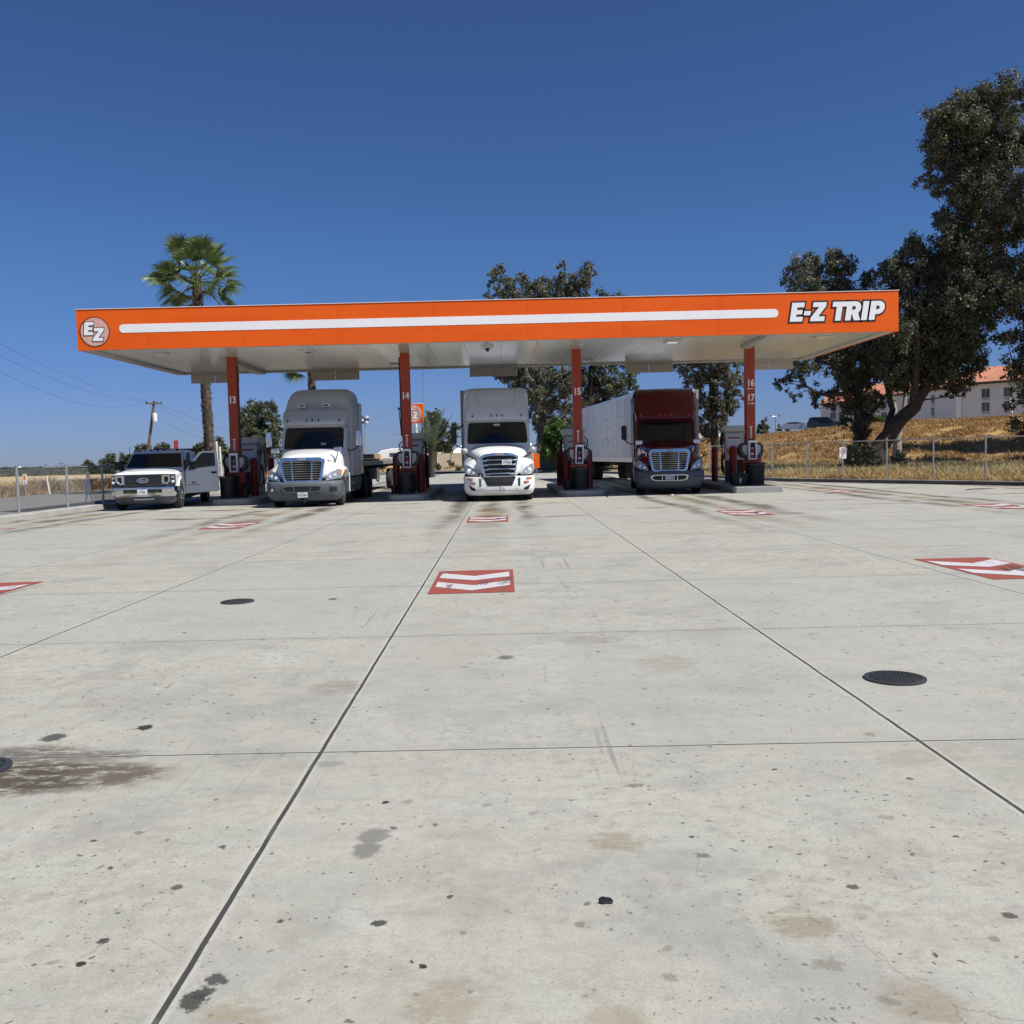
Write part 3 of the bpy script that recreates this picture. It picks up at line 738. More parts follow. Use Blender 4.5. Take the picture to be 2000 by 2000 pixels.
# stripe
zs = 5.83; hs = .135; x0, x1 = Q(233, 646, YF).x + hs, Q(1520, 615, YF).x - hs
pts = [(x0 + hs * math.cos(a), zs + hs * math.sin(a)) for a in [R(90 + 180 * i / 14) for i in range(15)]] + [(x1 + hs * math.cos(a), zs + hs * math.sin(a)) for a in [R(-90 + 180 * i / 14) for i in range(15)]]
part(MB().prism(pts, YF - .008, YF + .002), 'white_stripe', 'white_sign', smooth=0)
# lettering outlines (unit height, slanted)
def sh(poly, dx, s=1.0, k=.16, dz=0.0): return [((x + k * z) * s + dx, z * s + dz) for x, z in poly]
L_E = [(0, 0), (.70, 0), (.70, .25), (.32, .25), (.32, .38), (.64, .38), (.64, .61), (.32, .61), (.32, .75), (.70, .75), (.70, 1), (0, 1)]
L_Z = [(0, 0), (.78, 0), (.78, .25), (.42, .25), (.78, .78), (.78, 1), (.04, 1), (.04, .75), (.40, .75), (0, .20)]
L_D = [(0, .32), (.36, .32), (.36, .55), (0, .55)]
L_T = [(.22, 0), (.54, 0), (.54, .74), (.78, .74), (.78, 1), (-.02, 1), (-.02, .74), (.22, .74)]
def arc(cx, cz, rx, rz, a0, a1, n=10): return [(cx + rx * math.cos(R(a0 + (a1 - a0) * i / n)), cz + rz * math.sin(R(a0 + (a1 - a0) * i / n))) for i in range(n + 1)]
L_P = [(0, 0), (.32, 0), (.32, .30), (.42, .30)] + arc(.44, .65, .36, .35, -90, 90) + [(0, 1)]
L_Ph = [(.32, .56)] + arc(.42, .655, .10, .095, -90, 90)[0:0] + [(.44, .56)] + arc(.44, .655, .075, .095, -80, 80, 6) + [(.44, .75), (.32, .75)]
L_R = [(0, 0), (.31, 0), (.31, .32), (.36, .32), (.50, 0), (.86, 0), (.68, .38)] + arc(.46, .66, .35, .34, -35, 90, 9) + [(0, 1)]
L_Rh = [(.31, .56), (.44, .56)] + arc(.44, .655, .075, .095, -80, 80, 6) + [(.44, .75), (.31, .75)]
L_I = [(0, 0), (.32, 0), (.32, 1), (0, 1)]
HS = .60; bx = Q(1542, 630, YF).x; bz = 5.545
items = []; xx = 0
seq = [([L_E], .74), ([L_D], .40), ([L_Z], 1.16), ([L_T], .78), ([L_R, L_Rh], .90), ([L_I], .43), ([L_P, L_Ph], .8)]
adv = 0; glyphs = []
for k, (ps, w_) in enumerate(seq):
    glyphs.append([sh(p, adv * HS, HS) for p in ps]); adv += w_
sxx = 3.10 / (adv * HS + .1)
for gl in glyphs:
    g2 = [[(x * sxx, z) for x, z in p] for p in gl]
    curve_letters(g2[:1], .052, .003, 'letter_outline', 'sign_black', cn, (bx, YF - .006, bz))
    curve_letters(g2, 0, .003, 'letter', 'white_sign', cn, (bx, YF - .014, bz))
# round emblem
def emblem(parent, cx, cy, cz, r, dash_mat='sign_black', bgmat=None, sc2=1.0):
    m_ = MB(); N_ = 40
    m_.prism([(cx + r * .93 * math.cos(2 * math.pi * i / N_), cz + r * .93 * math.sin(2 * math.pi * i / N_)) for i in range(N_)], cy - .006, cy - .001); m_.build('emblem_disc', bgmat, parent, smooth=0)
    m_ = MB()
    for i in range(36):
        a0, a1 = 2 * math.pi * i / 36, 2 * math.pi * (i + .62) / 36
        q_ = [(cx + rr_ * math.cos(a), cz + rr_ * math.sin(a)) for rr_, a in ((r * .94, a0), (r, a0), (r, a1), (r * .94, a1))]
        m_.prism(q_, cy - .010, cy - .001)
    m_.build('emblem_ring', dash_mat, parent, smooth=0)
    s = r * .86
    for gl, ox, oz in ((L_E, -.72, -.22), (L_Z, -.14, -.62)):
        p_ = sh(gl, 0, s, .10)
        curve_letters([p_], .055 * s, .002, 'letter_outline', 'sign_black', parent, (cx + ox * r, cy - .012, cz + oz * r))
        curve_letters([p_], 0, .002, 'letter', 'white_sign', parent, (cx + ox * r, cy - .018, cz + oz * r))
k = NT('emblem_pattern'); p = k.obj(); mp = k.mapping(p, (1, 0, 1)); vo = k.n('ShaderNodeTexVoronoi'); k.l(mp, vo.inputs['Vector']); vo.inputs['Scale'].default_value = 26; vo.inputs['Randomness'].default_value = .15
k.color(k.mix(k.ramp(vo.outputs[0], .30, .40), (.78, .70, .66), (.58, .20, .13))); k.set(Roughness=.5); M['emblem_pattern'] = k.m
emblem(cn, Q(185, 648, YF).x, YF, Q(185, 648, YF).z, .48, bgmat='emblem_pattern')
# ceiling lamps, unlit, and camera
for i, (px, py) in enumerate(((312, 691), (600, 686), (775, 712), (1313, 667), (1145, 704), (1607, 658))):
    q = P(px, py, ZB + .03)
    m_ = MB(); m_.box((q.x - .26, q.y - .26, ZB + .0), (q.x + .26, q.y + .26, ZB + .049)); o = part(m_, 'ceiling_light', 'steel_white', bevel=.012)
    m_ = MB(); m_.box((q.x - .17, q.y - .17, ZB - .012), (q.x + .17, q.y + .17, ZB - .001)); o2 = m_.build('lens', 'lampglass', o)
for px, py in ((405, 687), (1135, 674), (1524, 660)):
    q = P(px, py, ZB + .03); part(MB().lathe((q.x, q.y, ZB - .03), [(.001, 0), (.035, .02), (.05, .078)], n=12), 'detector', 'steel_white')
q = P(952, 679, ZB); m_ = MB(); m_.box((q.x - .22, q.y - .12, ZB - .02), (q.x + .22, q.y + .12, ZB + .048)); mo = part(m_, 'camera_mount', 'steel_white', bevel=.01)
MB().lathe((q.x, q.y, ZB - .14), [(.001, 0), (.05, .02), (.075, .07), (.075, .118)], n=16).build('dome', 'black', mo)
# columns
for cx, num in zip(COLX, ('13', '14', '15', None)):
    c = part(MB().box((cx - .16, YC - .16, .225), (cx + .16, YC + .16, ZB + .048)), 'column', 'orange_dark', bevel=.01)
    if num: text_mesh(num, .34, (cx, YC - .165, 3.70), .002, c, 'white_sign', 'number', bold=.035, sx=.78)
    else:
        text_mesh('16', .34, (cx, YC - .165, 3.86), .002, c, 'white_sign', 'number', bold=.035, sx=.78)
        text_mesh('17', .34, (cx, YC - .165, 3.33), .002, c, 'white_sign', 'number', bold=.035, sx=.78)
        for zz, s in ((3.66, -1), (3.13, 1)):
            m_ = MB(); m_.prism([(-.12 * s, -.012), (.06 * s, -.012), (.06 * s, -.04), (.13 * s, 0), (.06 * s, .04), (.06 * s, .012), (-.12 * s, .012)], -.002, .002)
            m_.xf(Matrix.Translation((cx, YC - .165, zz))); m_.build('arrow', 'white_sign', c, smooth=0)
    ar = [(-.028, .40), (.028, .40), (.028, .09), (.05, .09), (0, 0), (-.05, .09), (-.028, .09)]
    ai = [(-.016, .385), (.016, .385), (.016, .10), (.024, .10), (0, .03), (-.024, .10), (-.016, .10)]
    m_ = MB(); m_.ringplate(ar, ai, -.002, .002)
    for zz in (.12, .16, .20, .24, .28, .32): m_.box((-.010, -.002, zz), (.010, .002, zz + .025))
    m_.box((-.05, -.002, .41), (.05, .002, .45)); m_.xf(Matrix.Translation((cx, YC - .165, 1.87))); m_.build('arrow_label', 'white_sign', c, smooth=0)
m_ = MB(); m_.tube([(COLX[1] - .20, YC, 2.6), (COLX[1] - .20, YC, 5.1)], .025, 6); m_.tube([(COLX[1] - .20, YC + .06, 2.3), (COLX[1] - .20, YC + .06, 4.3)], .03, 6); part(m_, 'conduit', 'dark_metal')
m_ = MB(); m_.tube([(COLX[0] + .19, YC, .3), (COLX[0] + .19, YC, 4.9)], .022, 6); part(m_, 'conduit', 'dark_metal')

# ------------------------------------------------------------------ islands and what stands on them
IW = [(Q(a_, 960, 33.4).x, Q(b_, 960, 33.4).x) for a_, b_ in ((416, 510), (757, 840), (1089, 1182), (1421, 1513))]
names = ['13', '14', '15', '16 and 17']
cans = []; first = {}
def rounded(x0, x1, y0, y1, r, n=6):
    pts = []
    for cx, cy, a in ((x0 + r, y0 + r, 180), (x1 - r, y0 + r, 270), (x1 - r, y1 - r, 0), (x0 + r, y1 - r, 90)):
        pts += [(cx + r * math.cos(R(a + 90 * i / n)), cy + r * math.sin(R(a + 90 * i / n))) for i in range(n + 1)]
    return pts
for (a, b), nm in zip(IW, names):
    y0 = 32.75 if nm != '16 and 17' else 32.3
    t = thing('pump_island', 'concrete pump island under column ' + nm, 'pump island', (0, 0, 0), 0, 'raised concrete pump islands')
    MB().prismz(rounded(a, b, y0, 42.2, .55 if nm != '16 and 17' else .08), -.02, .205).build('slab', 'island', t, bevel=.015)
    MB().prismz(rounded(a + .08, b - .08, y0 + .08, 42.12, .47 if nm != '16 and 17' else .05), .2055, .222).build('top_screed', 'kerb', t, bevel=.004)

def bollard(x, y, lab, h=1.42, r=.135):
    o = MB().lathe((0, 0, 0), [(r, 0), (r, h - .16), (r * .96, h - .10), (r * .8, h - .045), (r * .45, h - .01), (.001, h)], n=24).build('bollard', 'bollard', smooth=.9)
    o.location = (x, y, .222); return tag(o, lab, 'bollard', 'orange bollards guarding the pumps')
D1 = 34.9
def bx_(px, Y): return Q(px, 900, Y).x
bollard(bx_(444, 35), 35.0, 'orange bollard left of column 13')
bollard(bx_(495.5, 35), 35.0, 'orange bollard right of column 13')
bollard(bx_(529, 39.5), 39.5, 'farther orange bollard between column 13 and the grey lorry')
bollard(bx_(774, 34.6), 34.6, 'orange bollard left of column 14')
bollard(bx_(821, 34.6), 34.6, 'front orange bollard right of column 14')
bollard(bx_(831, 38.8), 38.8, 'rear orange bollard right of column 14')
bollard(bx_(1107, 34.6), 34.6, 'front orange bollard left of column 15', r=.15)
bollard(bx_(1094, 38.9), 38.9, 'rear orange bollard left of column 15', r=.15)
bollard(bx_(1150, 34.6), 34.6, 'orange bollard right of column 15')
bollard(bx_(1432, 35.0), 35.0, 'orange bollard left of column 16 beside the grey dispenser')
bollard(bx_(1396, 38.9), 38.9, 'outer orange bollard right of the red lorry')
bollard(bx_(1479, 34.9), 34.9, 'orange bollard right of column 16, behind the slatted bin')

def trash(x, y, lab):
    t = thing('slatted_bin', lab, 'trash can', (x, y, .222), 0, 'black slatted bins at the columns')
    MB().lathe((0, 0, 0), [(.27, .03), (.30, .70), (.28, .70), (.25, .05)], n=28).build('liner', 'black', t)
    m_ = MB(); n = 30
    for i in range(n):
        a = 2 * math.pi * i / n; c_, s_ = math.cos(a), math.sin(a); tx, ty = -s_ * .018, c_ * .018
        pr = [(.305, 0), (.325, .6), (.335, .72), (.375, .80)]
        vs = [];
        for r_, z_ in pr:
            for rr_ in (r_, r_ - .008):
                vs += [(c_ * rr_ + tx, s_ * rr_ + ty, z_), (c_ * rr_ - tx, s_ * rr_ - ty, z_)]
        fs = []
        for k_ in range(3):
            o_ = k_ * 4; fs += [(o_, o_ + 1, o_ + 5, o_ + 4), (o_ + 3, o_ + 2, o_ + 6, o_ + 7), (o_ + 1, o_ + 3, o_ + 7, o_ + 5), (o_ + 2, o_, o_ + 4, o_ + 6)]
        m_.add(vs, fs)
    m_.build('slats', 'black', t)
    m_ = MB(); m_.lathe((0, 0, 0), [(.300, .02), (.312, .02), (.312, .06), (.300, .06)], n=28); m_.lathe((0, 0, 0), [(.335, .715), (.347, .715), (.347, .745), (.335, .745)], n=28)
    m_.build('hoops', 'dark_metal', t); return t
for px, nm, s in ((446, '13', 1), (793, '14', 1), (1133, '15', 1), (1475, '16', 1)):
    trash(bx_(px, 33.55), 33.55, 'black slatted bin in front of column ' + nm)

def service(x, nm):
    t = thing('windscreen_service_unit', 'grey and black wiper and towel unit on column ' + nm, 'service unit', (x, YC - .05, 1.0), 0, 'wiper and towel units on the columns')
    for s in (-1, 1):
        pl = [(.165, .22), (.30, .18), (.40, .28), (.44, .45), (.42, .62), (.34, .72), (.165, .74)]
        MB().prism([(s * a, b) for a, b in pl], -.16, .16).build('housing', 'dark_metal', t, bevel=.03)
        pi = [(.17, .30), (.21, .28), (.30, .40), (.335, .52), (.31, .64), (.17, .66)]
        MB().prism([(s * a, b) for a, b in pi], -.175, -.15).build('wing_panel', 'beige_panel', t, bevel=.006)
    MB().box((-.30, -.14, -.28), (.30, .14, .12)).build('lower_panel', 'ext_red' if nm == '15' else 'orange_dark', t, bevel=.02)
def extinguisher(x, nm, tilt=0.0):
    t = thing('extinguisher_cabinet', 'white framed fire extinguisher cabinet on column ' + nm, 'fire extinguisher', (x, YC - .235, 1.13), 0, 'extinguisher cabinets on the columns')
    t.rotation_euler = (0, tilt, 0)
    o_ = [(-.145, 0), (.145, 0), (.145, .68), (-.145, .68)]; i_ = [(-.10, .05), (.10, .05), (.10, .60), (-.10, .60)]
    MB().ringplate(o_, i_, -.18, .065).build('frame', 'white_sign', t, bevel=.005)
    MB().box((-.10, .03, .05), (.10, .06, .60)).build('back_plate', 'dark_metal', t)
    bo = MB().lathe((0, -.07, .07), [(.001, 0), (.055, .01), (.06, .05), (.06, .27), (.035, .33), (.018, .35)], n=18).build('bottle', 'ext_red', t, smooth=.8)
    MB().box((-.045, -.095, .42), (.05, -.055, .46)).build('valve', 'black', bo)
    MB().lathe((0, -.07, .17), [(.0612, 0), (.0612, .06)], n=18).build('bottle_label', 'white_sign', bo)
    MB().lathe((0, -.09, .40), [(.001, -.045), (.045, 0), (.001, .045)], axis='z', n=14).build('gauge', 'white_sign', t)
    m_ = MB(); m_.box((-.10, -.172, .05), (.10, -.166, .60))
    k = NT('clear_pane_' + nm); k.color((1, 1, 1)); k.set(Roughness=.03); k.b.inputs['Transmission Weight'].default_value = 1; k.b.inputs['IOR'].default_value = 1.05
    m_.build('pane', k.m, t)
for cx, nm in zip(COLX, ('13', '14', '15', '16')):
    service(cx, nm); extinguisher(cx, nm, R(3) if nm == '15' else 0)

def dispenser(x, y, lab, rz=0.0):
    t = thing('fuel_dispenser', lab, 'fuel dispenser', (x, y, .222), rz, 'fuel dispensers on the islands')
    MB().box((-.36, -.52, .0), (.36, .52, 1.96)).build('cabinet', 'grey_metal', t, bevel=.015)
    pl = [(-.37, 1.965), (.37, 1.965), (.45, 2.20), (-.45, 2.20)]
    MB().prism(pl, -.62, .62).build('header', 'steel_white', t, bevel=.012)
    for s in (-1, 1):
        m_ = MB(); m_.box((s * .362 if s > 0 else -.375, -.46, .95), (.375 if s > 0 else -.362, .46, 1.86)); sp_ = m_.build('side_panel', 'steel_white', t, bevel=.004)
        MB().box((s * .376 if s > 0 else -.382, -.20, 1.40), (.382 if s > 0 else -.376, .20, 1.72)).build('display', 'win_dark', sp_)
        m_ = MB()
        m_.tube([(s * .40, -.56, 1.90), (s * .50, -.60, 1.78), (s * .52, -.60, 1.60), (s * .44, -.58, 1.50), (s * .38, -.56, 1.60), (s * .42, -.56, 1.74), (s * .47, -.60, 1.6), (s * .46, -.6, 1.2), (s * .42, -.58, .5), (s * .40, -.58, .35), (s * .44, -.3, .30), (s * .46, -.1, .6), (s * .42, 0, 1.0)], .022, 8)
        m_.tube([(s * .39, .2, 1.90), (s * .44, .2, 1.5), (s * .50, .1, .6), (s * .46, -.05, .4), (s * .44, -.12, .9)], .022, 8)
        m_.build('hose', 'rubber', t)
        m_ = MB(); m_.box((s * .385 - .03, -.10, .92), (s * .385 + .03, .02, 1.16)); m_.build('nozzle', 'black', t, bevel=.01)
    MB().box((-.345, -.530, .04), (.345, -.521, .86)).build('lower_door', 'dark_metal', t, bevel=.004)
    ud = MB().box((-.345, -.530, .90), (.345, -.521, 1.92)).build('upper_door', 'steel_white', t, bevel=.004)
    MB().box((-.25, -.536, 1.45), (.25, -.531, 1.80)).build('notice', 'plate', ud); MB().box((-.22, -.540, 1.70), (.22, -.537, 1.76)).build('notice_heading', 'sign_red', ud)
    MB().box((-.28, -.536, 1.10), (-.02, -.531, 1.34)).build('sticker', 'amber', ud); MB().box((.05, -.536, 1.06), (.26, -.531, 1.36)).build('sticker', 'win_dark', ud)
    return t
dispenser(Q(492, 900, 36.9).x, 36.9, 'grey fuel dispenser with black top behind column 13')
dispenser(COLX[1] + .02, 36.6, 'fuel dispenser with flared pale top behind column 14')
dispenser(COLX[2], 36.6, 'fuel dispenser with flared pale top behind column 15')
dispenser(Q(1434, 900, 37).x, 37.0, 'fuel dispenser with dark hoses between the red lorry and column 16', R(-12))
m_ = MB(); m_.tube([(0, 0, 0), (-.06, 0, .9)], .018, 6); o = tag(m_.build('squeegee_pole', 'black'), 'upright black hose retractor rod above the dispenser left of column 14', 'rod'); o.location = (COLX[1] - .42, 36.2, 2.43)
MB().lathe((-.06, 0, .88), [(.001, 0), (.045, .03), (.045, .08), (.001, .11)], n=10).build('rod_tip', 'black', o)

def bucket(x, y, lab, r=.16, h=.33):
    t = thing('washer_bucket', lab, 'bucket', (x, y, .222), .4, 'black washer buckets on the islands')
    MB().lathe((0, 0, 0), [(r * .8, 0), (r, h), (r * 1.06, h), (r * 1.06, h - .03), (r * .97, h - .03)], n=20).build('pail', 'black', t)
    m_ = MB(); m_.tube([(0, 0, h * .4), (.1, -.05, h + .18), (.16, -.08, h + .3)], .012, 6); m_.build('squeegee_handle', 'dark_metal', t)
bucket(bx_(1108, 33.6), 33.6, 'black bucket with squeegee beside the bin at column 15')
bucket(bx_(768.5, 33.8), 33.8, 'small black bucket left of the bin at column 14', .13, .3)
bucket(bx_(477, 33.7), 33.7, 'black bucket right of the bin at column 13', .14, .33)
def washbin(x, y, lab):
    t = thing('washer_fluid_tub', lab, 'tub', (x, y, .222), 0)
    MB().loft([[(-.24, -.18, 0), (.24, -.18, 0), (.24, .18, 0), (-.24, .18, 0)], [(-.30, -.22, .40), (.30, -.22, .40), (.30, .22, .40), (-.30, .22, .40)]]).build('tub', 'black', t, bevel=.02)
    MB().box((-.32, -.24, .402), (.32, .24, .435)).build('lid', 'dark_metal', t, bevel=.01)
    MB().box((-.03, -.222, .10), (.03, -.205, .27)).build('sticker', 'steel_white', t)
washbin(bx_(1443, 33.6), 33.6, 'black tub with a white sticker left of the bin at column 16')

# hose on the ground by island 15
m_ = MB(); a = P(1154, 952); b = P(1187, 971)
m_.tube([(a.x - .1, a.y + .5, .24), (a.x + .05, a.y + .1, .235), (a.x + .3, a.y - .5, .03), (b.x, b.y, .02)], .02, 6)
tag(m_.build('ground_hose', 'rubber'), 'dark hose hanging off the island at column 15', 'hose')
# ------------------------------------------------------------------ lorries
def plan(w, yf, yb, bow, rc, m=6, n=5, rb=0.06):
    """closed plan outline, symmetric: bowed front, rounded front corners, straight sides"""
    xs = w - rc; h = []
    for i in range(m + 1):
        x = xs * i / m; h.append((x, yf + bow * (x / xs) ** 2))
    yc = yf + bow + rc
    for i in range(1, n + 1):
        a = R(-90 + 90 * i / n); h.append((xs + rc * math.cos(a), yc + rc * math.sin(a)))
    h += [(w, yb - rb), (w - rb, yb)]
    return h + [(-x, y) for x, y in reversed(h[1:])]
def slices(rows, sub=4, **kw):
    """rows: z, yf, w, yb, bow, rc with linear in-betweens"""
    mb = MB(); rings = []
    for z, yf, w_, yb, bow, rc in rows:
        rings.append([(x, y, z) for x, y in plan(w_, yf, yb, bow, rc)])
    return mb.loft(rings)
def lerp_row(rows, z):
    for a, b in zip(rows, rows[1:]):
        if a[0] <= z <= b[0]:
            u = (z - a[0]) / (b[0] - a[0]); return [p + (q - p) * u for p, q in zip(a, b)]
    return rows[-1]
def on_plan(rows, x, z, off=0.0):
    z_, yf, w_, yb, bow, rc = lerp_row(rows, z); xs = w_ - rc; ax = abs(x)
    if ax <= xs: y = yf + bow * (ax / xs) ** 2
    else: y = yf + bow + rc - math.sqrt(max(0, rc * rc - (ax - xs) ** 2))
    return y - off
def glass_grid(rows, x0, x1, z0, z1, off, nx=14, nz=4, shape=None, thick=.02):
    mb = MB(); vs = []; fs = []
    for o_ in (off, off - thick):
        for j in range(nz + 1):
            z = z0 + (z1 - z0) * j / nz
            sx = shape(j / nz) if shape else 1.0
            for i in range(nx + 1):
                x = (x0 + (x1 - x0) * i / nx) * sx; vs.append((x, on_plan(rows, x, z, o_), z))
    n_ = (nx + 1) * (nz + 1)
    for j in range(nz):
        for i in range(nx):
            a = j * (nx + 1) + i; fs.append((a, a + 1, a + nx + 2, a + nx + 1))
    edge = [i for i in range(nx + 1)] + [j * (nx + 1) + nx for j in range(1, nz + 1)] + [nz * (nx + 1) + i for i in range(nx - 1, -1, -1)] + [j * (nx + 1) for j in range(nz - 1, 0, -1)]
    for a, b in zip(edge, edge[1:] + edge[:1]): fs.append((a, b, b + n_, a + n_))
    return mb.add(vs, fs)

def decal(rows, cs, off=.01, nx=6, nz=3, thick=.03):
    """thin plate lying on a lofted surface; cs = four (x, z) corners"""
    mb = MB(); vs = []
    for o_ in (off, off - thick):
        for j in range(nz + 1):
            for i in range(nx + 1):
                u, v = i / nx, j / nz
                x = (cs[0][0] * (1 - u) + cs[1][0] * u) * (1 - v) + (cs[3][0] * (1 - u) + cs[2][0] * u) * v
                z = (cs[0][1] * (1 - u) + cs[1][1] * u) * (1 - v) + (cs[3][1] * (1 - u) + cs[2][1] * u) * v
                vs.append((x, on_plan(rows, x, z, o_), z))
    n_ = (nx + 1) * (nz + 1); fs = []
    for j in range(nz):
        for i in range(nx):
            a = j * (nx + 1) + i; fs += [(a, a + 1, a + nx + 2, a + nx + 1), (n_ + a, n_ + a + nx + 1, n_ + a + nx + 2, n_ + a + 1)]
    edge = [i for i in range(nx + 1)] + [j * (nx + 1) + nx for j in range(1, nz + 1)] + [nz * (nx + 1) + i for i in range(nx - 1, -1, -1)] + [j * (nx + 1) for j in range(nz - 1, 0, -1)]
    for a, b in zip(edge, edge[1:] + edge[:1]): fs.append((a, b, b + n_, a + n_))
    return mb.add(vs, fs)

def wheel(x, y, parent, r=.50, w_=.28, name='wheel', rim='alu', side=1, deep=0.0):
    e = bpy.data.objects.new(name, None); col.objects.link(e); e.parent = parent; e.location = (x, y, r)
    MB().lathe((-w_ / 2, 0, 0), [(r * .58, .01), (r * .62, 0), (r * .92, .0), (r * .985, .035), (r, .06), (r, w_ / 2 - .012), (r * .975, w_ / 2 - .004), (r * .975, w_ / 2 + .004), (r, w_ / 2 + .012), (r, w_ - .06), (r * .985, w_ - .035), (r * .92, w_), (r * .62, w_), (r * .58, w_ - .01)], axis='x', n=36).build('tyre', 'rubber', e)
    m_ = MB(); s = side
    prof = [(r * .60, s * w_ * .46), (r * .56, s * w_ * .47), (r * .53, s * (w_ * .40 - deep)), (r * .36, s * (w_ * .34 - deep)), (r * .30, s * (w_ * .46 - deep)), (r * .20, s * (w_ * .52 - deep)), (.001, s * (w_ * .55 - deep))]
    m_.lathe((0, 0, 0), prof, axis='x', n=24)
    for i in range(10):
        a = 2 * math.pi * i / 10; m_.cyl((s * (w_ * .36 - deep), r * .33 * math.cos(a), r * .33 * math.sin(a)), .016, s * .05, 'x', 6)
    m_.build('rim', rim, e); return e

def mirror_main(t, s, x, y, z0, z1, mat='black', face='lampglass', wd=.20, arm_y=None):
    o = MB().box((s * x - wd / 2, y - .05, z0), (s * x + wd / 2, y + .07, z1)).build('side_mirror', mat, t, bevel=.03)
    MB().box((s * x - wd / 2 + .03, y + .071, z0 + .04), (s * x + wd / 2 - .03, y + .078, z1 - .04)).build('mirror_glass', 'chrome', o)
    m_ = MB(); ay = arm_y or y + .25
    m_.tube([(s * x, y, z0 + .02), (s * (x - .10), y + .02, z0 - .10), (s * (x - .28), ay - .05, z0 - .17), (s * (x - .46), ay + .02, z0 - .12)], .022, 8); m_.box((s * (x - .50) - .07, ay - .06, z0 - .22), (s * (x - .50) + .07, ay + .10, z0 - .02))
    m_.build('mirror_arm', 'black', o); return o

def under_body(t, L, wf, drives, colr='alu'):
    m_ = MB()
    for s in (-1, 1): m_.box((s * .42 - .05, .5, .62), (s * .42 + .05, L, .88))
    m_.box((-.40, 1.0, .34), (.40, 1.8, .86)); m_.tube([(-.9, wf, .45), (.9, wf, .45)], .06, 8); m_.tube([(0, 2.2, .6), (0, drives[0], .5)], .05, 8)
    for d in drives: m_.tube([(-.9, d, .52), (.9, d, .52)], .09, 8); m_.lathe((0, d, .52), [(.001, -.26), (.2, -.1), (.2, .1), (.001, .26)], axis='y', n=12)
    m_.build('chassis', 'chassis', t, smooth=.5)
    for s in (-1, 1):
        wheel(s * .99, wf, t, .50, .28, side=s, rim=colr)
        for d in drives:
            wheel(s * 1.06, d, t, .50, .26, side=s, rim=colr, deep=.10); wheel(s * .76, d, t, .50, .26, side=s, rim='chassis')
    m_ = MB(); m_.lathe((0, (drives[0] + drives[1]) / 2, .98), [(.46, 0), (.46, .05), (.001, .06)], n=20); m_.build('fifth_wheel', 'chassis', t)

def plate_obj(t, x, y, z, txt, fade='ink', w_=.31, h=.16, rz=0.0, col_='ink'):
    p_ = MB().box((-w_ / 2, -.004, -h / 2), (w_ / 2, .004, h / 2)).build('number_plate', 'plate', t, bevel=.003); p_.location = (x, y, z); p_.rotation_euler = (0, 0, rz)
    text_mesh(txt, .105, (0, -.006, -.012), .001, p_, col_, 'plate_number', bold=.01, sx=.68)
    text_mesh('CALIFORNIA', .026, (0, -.006, .062), .001, p_, 'sign_red', 'plate_state', sx=.9)
    return p_

